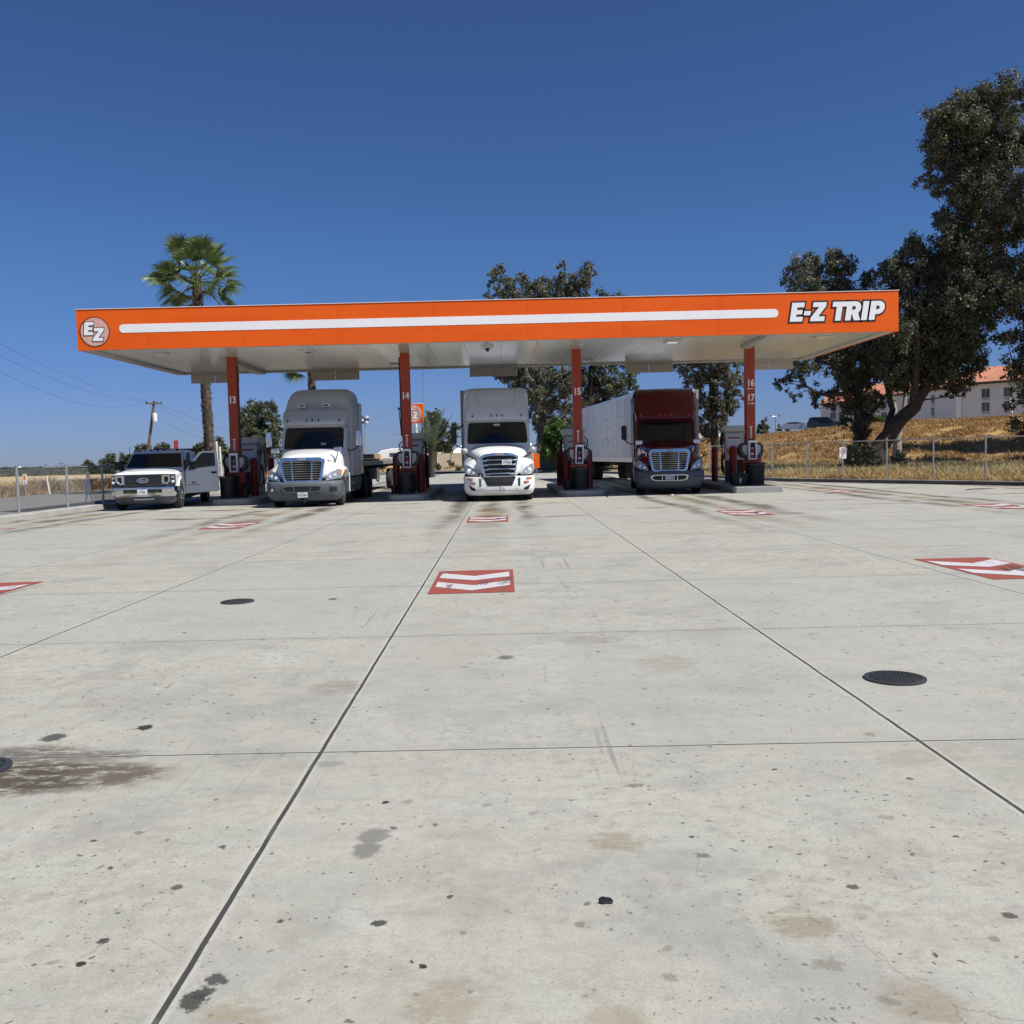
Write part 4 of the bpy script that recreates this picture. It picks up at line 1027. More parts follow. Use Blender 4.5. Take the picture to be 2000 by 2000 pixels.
def lorry_aero(loc, rz, label, paint_hood, paint_cab, sleeper, plate, group):
    """conventional sleeper tractor with a tall barred chrome grille"""
    t = thing('semi_truck', label, 'truck', loc, rz, group)
    # hood ------------------------------------------------------------
    def sec(y, pts): return [(x, y, z) for x, z in pts] + [(-x, y, z) for x, z in reversed(pts[:-1])]
    hood = MB().loft([sec(.30, [(.66, .82), (.72, 1.05), (.72, 1.32), (.66, 1.50), (.42, 1.59), (0, 1.61)]),
                      sec(.36, [(.70, .80), (.77, 1.05), (.77, 1.34), (.71, 1.53), (.46, 1.63), (0, 1.65)]),
                      sec(.80, [(.76, .80), (.84, 1.10), (.86, 1.42), (.80, 1.62), (.52, 1.73), (0, 1.755)]),
                      sec(1.45, [(.86, .80), (.95, 1.15), (.97, 1.50), (.91, 1.70), (.60, 1.81), (0, 1.835)]),
                      sec(2.02, [(1.0, .80), (1.06, 1.2), (1.06, 1.58), (1.0, 1.78), (.68, 1.87), (0, 1.89)]),
                      sec(2.10, [(1.0, .80), (1.06, 1.2), (1.06, 1.58), (1.0, 1.78), (.68, 1.87), (0, 1.89)])])
    h_ = hood.build('hood', paint_hood, t, sub=2)
    for s in (-1, 1):
        def fs(y, x0, x1, zb, zt, sh_): return [(s * x, y, z) for x, z in ((x0, zb), (x1 - .02, zb), (x1, (zb + zt) / 2), (x1 - .05, zt - sh_), (x1 - .20, zt + .01), (x0 - .02, zt + .30))]
        f = MB().loft([fs(.44, .60, 1.09, .84, 1.10, .08), fs(.50, .60, 1.15, .83, 1.16, .10), fs(.70, .64, 1.21, .84, 1.26, .12), fs(.95, .68, 1.23, 1.06, 1.33, .12), fs(1.35, .70, 1.23, 1.10, 1.37, .12), fs(1.75, .75, 1.22, 1.06, 1.35, .12), fs(2.02, .8, 1.19, .86, 1.28, .12), fs(2.08, .8, 1.17, .84, 1.26, .12)])
        f.build('fender', paint_hood, h_, sub=2)
        hp = [(.715, .83), (1.02, .88), (1.165, .98), (1.185, 1.15), (1.10, 1.205), (.98, 1.17), (.84, 1.06), (.745, .93)]
        fn = lambda x, z: .22 + max(0, abs(x) - .72) ** 2 * 1.35 + (z - .85) * .32
        lamp = MB().prism([(s * x, z) for x, z in hp], -.06, .34, fn).build('headlight', 'lampglass', t, bevel=.012)
        m_ = MB()
        for cx_, cz_ in ((.86, .955), (1.0, 1.01)):
            m_.lathe((s * cx_, fn(cx_, cz_) - .066, cz_), [(.001, .008), (.03, 0), (.046, .004), (.05, .02)], axis='y', n=18)
        m_.build('reflector', 'lampbright', lamp)
        am = [(1.125, 1.0), (1.175, 1.04), (1.19, 1.15), (1.13, 1.19), (1.135, 1.10)]
        MB().prism([(s * x, z) for x, z in am], -.075, .1, fn).build('turn_signal', 'amber', lamp)
    # bumper ----------------------------------------------------------
    br = [(.20, .20, 1.02, .60, .10, .30), (.26, .10, 1.12, .72, .10, .34), (.38, .03, 1.19, .74, .10, .38), (.52, .0, 1.21, .76, .10, .38), (.70, .0, 1.215, .78, .10, .38), (.79, .03, 1.21, .78, .10, .38), (.83, .08, 1.19, .78, .10, .38)]
    b = slices(br).build('bumper', 'charcoal', t)
    m_ = decal(br, [(-.52, .505), (.52, .505), (.60, .655), (-.60, .655)], .014, 16, 3); m_.build('lower_intake', 'black', b)
    ring_o = []; ring_i = []
    for i in range(28):
        a = 2 * math.pi * i / 28; c_, s_ = math.cos(a), math.sin(a); f_ = lambda v: abs(v) ** .45 * (1 if v > 0 else -1)
        ring_o.append((.66 * f_(c_) * (1 if s_ > 0 else .93), .585 + .115 * f_(s_))); ring_i.append((.60 * f_(c_) * (1 if s_ > 0 else .93), .58 + .08 * f_(s_)))
    MB().ringplate(ring_o, ring_i, -.028, .03, lambda x, z: .0 + .10 * (x / .83) ** 2).build('intake_trim', 'chrome' if paint_cab == 'red_body' else 'charcoal', b, bevel=.006)
    m_ = MB()
    for x in (-.26, .26): m_.box((x - .012, -.025, .50), (x + .012, .03, .66))
    m_.build('intake_bar', 'chrome' if paint_cab == 'red_body' else 'charcoal', b)
    for s in (-1, 1):
        x = s * .97; m_ = MB()
        yy = on_plan(br, x, .58)
        if paint_cab != 'red_body':
            m_ = glass_grid(br, x - .11, x + .11, .50, .64, .008, 6, 2, None, .02); m_.build('fog_light_recess', 'black' if s > 0 else 'dark_metal', b)
            if s < 0: MB().lathe((x, yy - .05, .565), [(.001, 0), (.045, .008), (.055, .03)], axis='y', n=14).build('fog_light', 'lampglass', b)
        else:
            glass_grid(br, x - .10, x + .10, .60, .625, .006, 6, 1, None, .02).build('bumper_slot', 'black', b)
    # grille ----------------------------------------------------------
    def rr(w0, w1, z0, z1, r, n=6):
        pts = []
        for cx_, cz_, a, ww in ((w0, z0, 180, 0), (w0, z0, 270, 0), (w1, z1, 0, 0), (w1, z1, 90, 0)):
            sx_ = -1 if a in (180, 90) else 1; sz_ = 1 if a in (180, 270) else -1
            ox, oz = sx_ * (cx_ - r), cz_ + sz_ * r
            pts += [(ox + r * math.cos(R(a + 90 * i / n)), oz + r * math.sin(R(a + 90 * i / n))) for i in range(n + 1)]
        return pts
    gf = lambda x, z: .10 + .12 * x * x + (z - .8) * .06
    go = rr(.63, .715, .79, 1.585, .15); gi = rr(.545, .625, .865, 1.475, .08)
    gr = MB().ringplate(go, gi, -.045, .30, gf).build('grille', 'chrome', t, bevel=.012)
    MB().prism(rr(.56, .64, .85, 1.48, .08), .03, .05, gf).build('grille_backing', 'black', gr)
    m_ = MB(); nb = 8
    for i in range(nb):
        z = .925 + i * (1.44 - .925) / (nb - 1); hw = .548 + (z - .87) * .13
        n = 12; vs = []
        for k_ in range(n + 1):
            x = -hw + 2 * hw * k_ / n; y = gf(x, z)
            vs += [(x, y - .020, z - .009), (x, y - .026, z + .002), (x, y + .02, z + .010), (x, y + .02, z + .000)]
        f_ = [(k_ * 4 + a, k_ * 4 + (a + 1) % 4, k_ * 4 + 4 + (a + 1) % 4, k_ * 4 + 4 + a) for k_ in range(n) for a in range(4)]
        m_.add(vs, f_)
    m_.build('grille_bar', 'chrome', gr)
    for s in (-1, 1):
        m_ = MB(); m_.prism([(s * .275, .865), (s * .32, .865), (s * .345, 1.475), (s * .30, 1.475)], -.04, .02, gf); m_.build('grille_post', 'chrome', gr, bevel=.008)
    MB().prism([(-.13, 1.505), (.13, 1.505), (.12, 1.555), (-.12, 1.555)], -.056, -.03, gf).build('badge', 'grey_metal', gr, bevel=.008)
    # cab --------------------------------------------------------------
    cr = [(.86, 2.0, 1.03, 3.2, .05, .12), (1.30, 2.0, 1.08, 3.2, .05, .12), (1.84, 1.98, 1.10, 3.2, .22, .16), (2.62, 2.38, 1.03, 3.2, .20, .16), (2.66, 2.30, 1.04, 3.2, .20, .16), (2.70, 2.12, 1.06, 3.2, .22, .20), (2.78, 2.12, 1.08, 3.2, .22, .22), (2.93, 2.22, 1.09, 3.2, .22, .24)]
    if sleeper == 'stepped': cr += [(2.98, 2.30, 1.12, 3.2, .22, .26), (3.10, 2.42, 1.14, 3.2, .22, .28), (3.20, 2.55, 1.12, 3.2, .22, .30), (3.27, 2.75, 1.03, 3.2, .18, .30), (3.295, 3.0, .9, 3.2, .05, .14)]
    else: cr += [(2.98, 2.26, 1.14, 3.2, .22, .24), (3.2, 2.42, 1.15, 3.2, .22, .26), (3.5, 2.68, 1.13, 3.2, .22, .28), (3.72, 2.92, 1.10, 3.25, .2, .3), (3.83, 3.2, 1.04, 3.7, .2, .3), (3.875, 3.6, .95, 4.0, .1, .3)]
    cab = slices(cr).build('cab', paint_cab, t)
    ws = glass_grid(cr, -1.01, 1.01, 1.885, 2.60, .014, 20, 14, lambda u: (1.015 - .055 * u) * (1 - .05 * abs(2 * u - 1) ** 9)).build('windshield', 'glass', t, smooth=1.0)
    m_ = MB()
    for s in (-1, 1):
        m_.tube([(s * .15 - .1, on_plan(cr, 0, 1.92) - .04, 1.915), (s * .55, on_plan(cr, .5, 1.97) - .035, 1.975)], .010, 5)
    m_.build('wiper', 'black', t)
    glass_grid(cr, .28, .44, 2.0, 2.075, .022, 3, 1).build('permit_sticker', 'lampglass', ws) if paint_cab != 'red_body' else None
    for x in (-.88, -.20, 0, .20, .88):
        z_ = 2.83; y_ = on_plan(cr, x, z_)
        m_ = MB(); m_.lathe((x, y_ - .045, z_), [(.001, 0), (.022, .01), (.028, .06)], axis='y', n=10)
        m_.v = [(vx, vy, z_ + (vz - z_) * 2.1) for vx, vy, vz in m_.v]; m_.build('marker_light', 'black' if paint_cab != 'red_body' else 'ext_red', t)
    for s in (-1, 1):
        sw = [(2.42, 1.98), (3.02, 1.94), (3.02, 2.50), (2.62, 2.52)]
        MB().prismx(sw, s * 1.02, s * 1.10).build('side_window', 'glass', cab, bevel=.01)
        dd = MB().prismx([(2.22, 1.0), (3.12, 1.0), (3.12, 2.60), (2.58, 2.60), (2.22, 1.96)], s * 1.0, s * 1.092).build('door', paint_cab, cab, bevel=.012)
        MB().box((s * 1.10 - .02, 2.92, 1.66), (s * 1.10 + .02, 3.06, 1.71)).build('door_handle', 'black', dd)
        # hood mirror
        mx, my, mz = s * 1.02, .95, 1.74
        hm = MB().box((mx - .13, my - .03, mz), (mx + .13, my + .07, mz + .17)).build('hood_mirror', 'chrome', t, bevel=.03)
        MB().tube([(mx, my + .03, mz), (mx - s * .06, my + .03, mz - .2), (mx - s * .14, my, mz - .36)], .016, 6).build('mirror_bracket', 'black', hm)
        m_ = MB(); m_.box((mx - s * .14 - .05, my - .07, mz - .42), (mx - s * .14 + .05, my + .08, mz - .30)); m_.build('bracket_foot', 'black', hm, bevel=.02)
        mirror_main(t, s, 1.52, 2.30, 1.96, 2.48, 'chrome' if paint_cab != 'red_body' else 'black', arm_y=2.5)
    # sleeper ----------------------------------------------------------
    if sleeper == 'stepped':
        srows = [(.92, 3.21, 1.16, 5.3, .02, .05), (2.9, 3.21, 1.17, 5.3, .02, .06), (3.10, 3.21, 1.17, 5.3, .05, .10), (3.30, 3.18, 1.16, 5.3, .10, .16), (3.60, 3.32, 1.12, 5.3, .16, .24), (3.85, 3.55, 1.06, 5.3, .2, .3), (3.97, 3.85, .96, 5.3, .2, .3), (4.02, 4.2, .85, 5.2, .1, .3)]
        slp = slices(srows).build('sleeper', paint_cab, t)
        for s in (-1, 1): MB().box((s * 1.165 - .015, 5.0, .95), (s * 1.165 + .015, 5.75, 3.55)).build('side_fairing', paint_cab, slp, bevel=.01)
        for s in (-1, 1):
            bl = MB().box((-.13 + s * .42 - .05, 2.78, 3.30), (.13 + s * .42 - .05, 3.0, 3.44)).build('roof_lamp', 'steel_white', t, bevel=.02)
            MB().box((-.075 + s * .42 - .05, 2.77, 3.345), (.075 + s * .42 - .05, 2.785, 3.395)).build('roof_lamp_lens', 'black', bl)
        m_ = MB(); m_.tube([(-.8, 2.95, 3.30), (-.3, 2.9, 3.315), (.4, 2.9, 3.315), (.95, 3.05, 3.30)], .014, 6); m_.build('roof_cable', 'steel_white', t)
    else:
        srows = [(.92, 3.21, 1.16, 5.3, .02, .05), (3.2, 3.21, 1.17, 5.3, .02, .06), (3.6, 3.22, 1.15, 5.3, .02, .08), (3.80, 3.3, 1.10, 5.3, .05, .14), (3.885, 3.62, 1.0, 5.3, .05, .2)]
        slp = slices(srows).build('sleeper', paint_cab, t)
        for s in (-1, 1): MB().box((s * 1.165 - .015, 5.0, .95), (s * 1.165 + .015, 5.7, 3.6)).build('side_fairing', paint_cab, slp, bevel=.01)
    # sides ------------------------------------------------------------
    for s in (-1, 1):
        sk = MB().loft([[(s * x, y, z) for x, z in ((.9, .38), (1.14, .38), (1.19, .86), (.9, .90))] for y in (2.12, 5.1)]).build('side_skirt', 'charcoal', t, bevel=.03)
        m_ = MB(); m_.box((s * 1.13 - .06, 2.3, .40), (s * 1.13 + .07, 3.1, .44)); m_.box((s * 1.13 - .06, 2.3, .66), (s * 1.13 + .07, 3.1, .69)); m_.build('step', 'alu', sk)
        MB().tube([(s * 1.17, 2.16, .42), (s * 1.185, 2.10, 1.06)], .028, 8).build('fender_guard', 'steel_white', t)
    under_body(t, 8.2, 1.22, (6.35, 7.65))
    # cooling air intake stack and rear light bar hidden behind the sleeper
    plate_obj(t, 0 if paint_cab == 'red_body' else .02, -.03, .60 if paint_cab == 'red_body' else .40, plate)
    if paint_cab != 'red_body':
        text_mesh('986', .10, (.80, .50, 1.47), .001, h_, 'ink', 'fleet_number', bold=.015, sx=.8, rz=.55)
        m_ = MB(); m_.box((-.05, .05, .16), (.10, .2, .30)); m_.build('tow_hook', 'chassis', t)
    return t

GR = 'lorries refuelling under the canopy'
lorry_aero((Q(592, 930, 30.3).x, 30.05, 0), R(.5), 'grey cab semi truck with white hood and stepped roof, pulling a flatbed', 'white_body', 'grey_cab', 'stepped', '9G62085', GR)
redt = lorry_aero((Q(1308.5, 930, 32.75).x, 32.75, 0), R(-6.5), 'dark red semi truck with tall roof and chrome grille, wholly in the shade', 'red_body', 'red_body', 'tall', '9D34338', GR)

def lorry_new(loc, rz):
    t = thing('semi_truck', 'white semi truck with battered bumper and full height roof fairing, in the middle bay', 'truck', loc, rz, GR)
    def sec(y, pts): return [(x, y, z) for x, z in pts] + [(-x, y, z) for x, z in reversed(pts[:-1])]
    hood = MB().loft([sec(.26, [(.56, .80), (.60, 1.0), (.62, 1.30), (.58, 1.50), (.36, 1.565), (0, 1.58)]),
                      sec(.32, [(.60, .78), (.66, 1.0), (.68, 1.32), (.64, 1.53), (.40, 1.61), (0, 1.625)]),
                      sec(.65, [(.72, .78), (.80, 1.05), (.84, 1.38), (.82, 1.60), (.52, 1.72), (0, 1.745)]),
                      sec(1.15, [(.86, .78), (.96, 1.12), (1.0, 1.46), (.96, 1.68), (.62, 1.82), (0, 1.845)]),
                      sec(1.62, [(1.0, .78), (1.08, 1.2), (1.08, 1.54), (1.02, 1.76), (.68, 1.89), (0, 1.91)]),
                      sec(1.70, [(1.0, .78), (1.08, 1.2), (1.08, 1.54), (1.02, 1.76), (.68, 1.89), (0, 1.91)])])
    h_ = hood.build('hood', 'white_body', t, sub=2)
    for s in (-1, 1):
        def fs(y, x0, x1, zb, zt, sh_): return [(s * x, y, z) for x, z in ((x0, zb), (x1 - .02, zb), (x1, (zb + zt) / 2), (x1 - .04, zt - sh_), (x1 - .20, zt + .02), (x0 - .02, zt + .26))]
        MB().loft([fs(.38, .50, 1.07, .84, 1.16, .10), fs(.44, .50, 1.13, .83, 1.22, .12), fs(.66, .56, 1.175, .84, 1.34, .14), fs(.90, .64, 1.19, 1.04, 1.42, .14), fs(1.25, .70, 1.195, 1.08, 1.46, .14), fs(1.55, .78, 1.19, 1.04, 1.44, .14), fs(1.72, .85, 1.17, .86, 1.40, .14)]).build('fender', 'white_body', h_, sub=2)
        hp = [(.70, .845), (1.06, .93), (1.125, 1.02), (1.135, 1.20), (1.10, 1.225), (.97, 1.17), (.82, 1.05)]
        fn = lambda x, z: .17 + max(0, abs(x) - .62) ** 2 * .95 + (z - .85) * .28
        lamp = MB().prism([(s * x, z) for x, z in hp], -.05, .34, fn).build('headlight', 'lampglass', t, bevel=.012)
        MB().lathe((s * .99, fn(.99, 1.02) - .075, 1.01), [(.001, .0), (.05, .004), (.075, .012), (.08, .03)], axis='y', n=18).build('reflector', 'lampbright', lamp)
        MB().lathe((s * .86, fn(.86, .95) - .065, .945), [(.001, .0), (.04, .006), (.045, .02)], axis='y', n=14).build('reflector', 'steel_white', lamp)
    # bumper in three pieces, dented in the middle
    br = [(.20, .16, 1.02, .62, .08, .30), (.28, .05, 1.12, .70, .08, .36), (.42, .0, 1.165, .74, .08, .38), (.62, .02, 1.18, .76, .08, .38), (.80, .05, 1.185, .78, .08, .38), (.815, .10, 1.17, .78, .08, .38)]
    b = slices(br).build('bumper', 'white_body', t)
    decal(br, [(-.40, .505), (.40, .505), (.53, .79), (-.53, .79)], .012, 14, 3).build('lower_intake', 'black', b)
    m_ = MB()
    for i in range(15):
        x = -.39 + i * .0557; y_ = on_plan(br, x, .56); m_.box((x - .006, y_ - .022, .52), (x + .006, y_ - .008, .64))
    m_.build('intake_fin', 'dark_metal', b)
    for s in (-1, 1):
        for cx_, cz_ in ((.965, .735), (.875, .615)):
            decal(br, [(s * (cx_ - .085), cz_ - .036), (s * (cx_ + .075), cz_ - .030), (s * (cx_ + .085), cz_ + .036), (s * (cx_ - .075), cz_ + .032)], .010).build('amber_surround', 'black', b)
            decal(br, [(s * (cx_ - .068), cz_ - .024), (s * (cx_ + .060), cz_ - .02), (s * (cx_ + .068), cz_ + .024), (s * (cx_ - .06), cz_ + .022)], .020).build('turn_signal', 'amber', b)
        decal(br, [(s * .80, .355), (s * .93, .37), (s * 1.03, .55), (s * .80, .43)], .008).build('fog_recess', 'black', b)
        decal(br, [(s * .60, .50), (s * .665, .49), (s * .675, .76), (s * .60, .745)], .010).build('tow_recess', 'black' if s > 0 else 'charcoal', b)
        decal(br, [(s * .50, .37), (s * .60, .37), (s * .70, .50), (s * .58, .50)], .006).build('torn_patch', 'white_cab', b)
    decal(br, [(-.007, .22), (.007, .22), (.007, .50), (-.007, .50)], .010, 1, 3).build('bumper_crack', 'black', b)
    decal(br, [(.01, .30), (.16, .30), (.15, .53), (.01, .51)], .006, 3, 3).build('mismatched_patch', 'steel_white', b)
    rs_ = random.Random(4)
    for i, (x, z, r_) in enumerate(((-.16, .46, .012), (-.12, .37, .016), (.12, .43, .02), (.16, .40, .014), (-.09, .44, .010), (.20, .26, .013), (-.35, .27, .012))):
        m_ = MB(); m_.prism([(x + r_ * rs_.uniform(.5, 1.5) * math.cos(k_ * 1.05), z + r_ * rs_.uniform(.4, 1) * math.sin(k_ * 1.05)) for k_ in range(6)], -.012, .02, lambda x, z: on_plan(br, x, z)); m_.build('scuff', 'grey_metal', b, smooth=0)
    decal(br, [(-.42, .215), (.50, .215), (.56, .27), (-.55, .27)], .022, 12, 2, .04).build('lower_lip', 'white_cab', b)
    # grille
    gf = lambda x, z: .055 + .10 * x * x + (z - .8) * .05
    go = [(-.51, .80), (.51, .80), (.625, 1.46), (.50, 1.545), (.20, 1.585), (-.20, 1.585), (-.50, 1.545), (-.625, 1.46)]
    gi = [(-.46, .835), (.46, .835), (.565, 1.42), (.46, 1.47), (.20, 1.49), (-.20, 1.49), (-.46, 1.47), (-.565, 1.42)]
    gr = MB().ringplate(go, gi, -.045, .28, gf).build('grille', 'chrome', t, bevel=.01)
    MB().prism(gi, .03, .05, gf).build('grille_backing', 'black', gr)
    for i in range(4):
        z = .895 + i * .148; hw = .475 + (z - .835) * .175
        pts = [(-hw, z - .03), (-hw + .13, z - .03), (-hw + .20, z - .002), (hw - .20, z - .002), (hw - .13, z - .03), (hw, z - .03), (hw, z + .018), (hw - .10, z + .018), (hw - .17, z + .034), (-hw + .17, z + .034), (-hw + .10, z + .018), (-hw, z + .018)]
        MB().prism(pts, -.035, .02, gf).build('grille_bar', 'alu', gr, bevel=.006)
    MB().prism([(-.16, 1.51), (.16, 1.51), (.15, 1.56), (-.15, 1.56)], -.056, -.03, gf).build('badge', 'grey_metal', gr, bevel=.008)
    # cab and roof
    cr = [(.86, 1.66, 1.04, 3.0, .05, .12), (1.30, 1.66, 1.10, 3.0, .05, .12), (1.86, 1.62, 1.13, 3.0, .22, .16), (2.66, 2.02, 1.06, 3.0, .20, .16), (2.70, 1.92, 1.08, 3.0, .20, .16), (2.74, 1.84, 1.10, 3.0, .22, .20), (2.80, 1.84, 1.11, 3.0, .22, .22), (2.95, 1.93, 1.11, 3.0, .22, .24),
          (3.2, 2.12, 1.08, 3.05, .22, .24), (3.5, 2.38, 1.04, 3.1, .22, .26), (3.75, 2.64, 1.00, 3.3, .2, .26), (3.86, 2.92, .96, 3.6, .16, .26), (3.90, 3.3, .88, 4.0, .1, .26)]
    cab = slices(cr).build('cab', 'white_cab', t)
    ws = glass_grid(cr, -1.03, 1.03, 1.915, 2.645, .014, 20, 14, lambda u: (1.02 - .055 * u) * (1 - .05 * abs(2 * u - 1) ** 9)).build('windshield', 'glass', t, smooth=1.0)
    glass_grid(cr, -.11, .09, 2.52, 2.59, .022, 3, 1).build('transponder', 'steel_white', ws)
    m_ = MB()
    for a, b_, z0, z1 in ((-.5, .5, 0, 0),):
        pass
    pts_o = [(-.66, 3.78), (-.66, 3.38), (-.60, 3.24), (-.48, 3.20), (.48, 3.20), (.60, 3.24), (.66, 3.38), (.66, 3.78)]
    vs = []
    def rr_(x, z): return (x, on_plan(cr, x, z, .002), z)
    pts_o = [((a[0] + (b_[0] - a[0]) * q_ / 8), (a[1] + (b_[1] - a[1]) * q_ / 8)) for a, b_ in zip(pts_o, pts_o[1:]) for q_ in range(8)]
    m_.tube([rr_(x, z) for x, z in pts_o], .007, 4); m_.build('roof_panel_seam', 'grey_metal', cab)
    for x in (-.84, -.19, 0, .19, .84):
        z_ = 2.87; y_ = on_plan(cr, x, z_)
        m_ = MB(); m_.lathe((x, y_ - .045, z_), [(.001, 0), (.022, .01), (.03, .06)], axis='y', n=10)
        m_.v = [(vx, vy, z_ + (vz - z_) * 2.0) for vx, vy, vz in m_.v]; mk = m_.build('marker_light', 'black', t)
        MB().lathe((x, y_ - .05, z_ + .02), [(.001, 0), (.014, .01)], axis='y', n=8).build('marker_lens', 'lampbright', mk)
    for s in (-1, 1):
        MB().prismx([(2.10, 2.0), (2.80, 1.98), (2.80, 2.55), (2.28, 2.57)], s * 1.05, s * 1.12).build('side_window', 'glass', cab, bevel=.01)
        MB().prismx([(1.95, 1.0), (2.92, 1.0), (2.92, 2.64), (2.26, 2.64), (1.95, 1.98)], s * 1.04, s * 1.115).build('door', 'white_cab', cab, bevel=.012)
        MB().prismx([(2.06, 3.86), (3.9, 3.90), (3.9, 2.8), (1.98, 2.8)], s * 1.05, s * 1.09).build('cab_side_fairing', 'white_cab', cab, bevel=.01) if False else None
        hm = MB().lathe((s * 1.135, .80, 1.66), [(.001, -.10), (.07, -.085), (.115, -.03), (.12, .03), (.08, .09), (.001, .10)], axis='y', n=18).build('hood_mirror', 'grey_metal', t, smooth=1.2)
        MB().tube([(s * 1.135, .80, 1.60), (s * 1.00, .74, 1.52), (s * .74, .62, 1.36)], .035, 8, .03).build('mirror_bracket', 'black', hm)
        m_ = MB(); m_.prism([(s * .70, 1.24), (s * .78, 1.27), (s * .79, 1.45), (s * .72, 1.42)], .52, .66); m_.build('bracket_foot', 'black', hm, bevel=.02)
        mm = mirror_main(t, s, 1.50, 1.95, 1.95, 2.50, 'black', wd=.19, arm_y=2.1)
    m_ = MB(); m_.box((-1.36, 1.98, 2.50), (-1.14, 2.04, 2.56)); m_.xf(Matrix.Translation((-1.25, 2, 2.53)) @ Matrix.Rotation(-.6, 4, 'Y') @ Matrix.Translation((1.25, -2, -2.53))); m_.build('visor_bracket', 'black', t)
    srows = [(.92, 3.01, 1.17, 5.2, .02, .05), (3.0, 3.01, 1.17, 5.2, .02, .06), (3.7, 3.02, 1.14, 5.2, .02, .08), (3.86, 3.12, 1.08, 5.2, .05, .14), (3.92, 3.42, .96, 5.2, .05, .2)]
    slp = slices(srows).build('sleeper', 'white_cab', t)
    for s in (-1, 1): MB().box((s * 1.165 - .015, 5.0, .95), (s * 1.165 + .015, 5.75, 3.6)).build('side_fairing', 'white_cab', slp, bevel=.01)
    for s in (-1, 1):
        MB().loft([[(s * x, y, z) for x, z in ((.9, .38), (1.14, .38), (1.18, .86), (.9, .90))] for y in (1.76, 5.1)]).build('side_skirt', 'white_cab', t, bevel=.03)
    under_body(t, 8.0, 1.05, (6.35, 7.65))
    plate_obj(t, .24, -.02, 1.27, 'YP76908', rz=0)
    return t
lorry_new((Q(976, 930, 30.9).x, 30.85, 0), R(1.6))

# ------------------------------------------------------------------ trailers
def wall_mat(name, c):
    k = NT(name); p = k.obj(); n = k.noise(k.mapping(p, (1, 1, .25)), 1.5, 6, .65); n2 = k.noise(p, 7, 5, .7)
    cc = k.mix(k.ramp(n, .35, .7), tuple(x * .86 for x in c), c); cc = k.mix(k.ramp(n2, .60, .75, 0, .4), cc, (.22, .19, .16))
    k.color(cc); k.set(Roughness=.45); return k.m
M['trailer_wall'] = wall_mat('trailer_wall', (.74, .76, .80))
def box_trailer(loc, rz, L, label, H=4.1):
    t = thing('box_trailer', label, 'trailer', loc, rz, 'trailers coupled behind the lorries'); z0 = 1.08
    MB().box((-1.28, .02, z0), (1.28, L - .02, H - .02)).build('body', 'trailer_wall', t, bevel=.01)
    for s in (-1, 1):
        m_ = MB(); n = int(L / .61)
        for i in range(n + 1):
            y = .04 + i * (L - .1) / n; m_.box((s * 1.29 - .012, y - .028, z0 + .20), (s * 1.29 + .012, y + .028, H - .16))
        m_.build('side_ribs', 'trailer_wall', t)
    m_ = MB()
    for s in (-1, 1):
        m_.box((s * 1.295 - .02, 0, H - .15), (s * 1.295 + .02, L, H)); m_.box((s * 1.295 - .02, 0, z0 - .04), (s * 1.295 + .02, L, z0 + .18))
    m_.build('rail', 'alu', t, bevel=.006)
    m_ = MB()
    for s in (-1, 1): m_.box((s * 1.25 - .06, -.035, z0), (s * 1.25 + .06, .018, H)); 
    m_.box((-1.18, -.03, H - .14), (1.18, .018, H - .01)); m_.build('corner_post', 'grey_metal', t, bevel=.008)
    m_ = MB(); m_.box((-1.25, L - .018, z0), (1.25, L + .02, H - .05)); m_.build('rear_door', 'trailer_wall', t)
    r2 = random.Random(int(L * 10)); m_ = MB()
    for i in range(46):
        y = r2.uniform(.5, L * .9); z = r2.choice((z0 + .95, z0 + 1.15, z0 + 1.65, z0 + 2.1)); s = -1
        m_.box((s * 1.285 - .006, y - .012, z - .05), (s * 1.285 + .006, y + .012, z + .04))
    m_.build('rivet_patch', 'rust', t)
    m_ = MB()
    for s in (-1, 1): m_.box((s * .5 - .05, L - 5.0, .75), (s * .5 + .05, L - .3, 1.04))
    for i in range(int(L / .9)): m_.box((-1.2, .6 + i * .9, .97), (1.2, .68 + i * .9, 1.04))
    m_.box((-.55, 2.7, .35), (-.40, 2.85, 1.0)); m_.box((.40, 2.7, .35), (.55, 2.85, 1.0)); m_.box((-.6, 2.68, .28), (-.35, 2.9, .34)); m_.box((.35, 2.68, .28), (.6, 2.9, .34))
    m_.box((-1.1, L - .12, .5), (1.1, L - .04, .60)); m_.box((-.6, L - .1, .55), (-.52, L - .03, 1.05)); m_.box((.52, L - .1, .55), (.6, L - .03, 1.05))
    m_.build('underframe', 'chassis', t)
    for y in (L - 3.2, L - 1.95):
        for s in (-1, 1): wheel(s * 1.06, y, t, .50, .26, side=s, rim='steel_white', deep=.08); wheel(s * .76, y, t, .50, .26, side=s, rim='chassis')
    return t
mt_a = Vector((-1.66, 37.4, 0)); e = Q(1367, 764, 41.0); f_ = Vector((5.80, 40.9, 0))
box_trailer((Q(966.5, 850, 37.4).x, 37.2, 0), R(1.6), 13.6, 'white box trailer directly behind the white semi truck', 4.06)
box_trailer((Q(1306, 850, 41).x, 40.9, 0), R(4.3), 16.1, 'long white ribbed box trailer angled behind the red truck', 4.12)

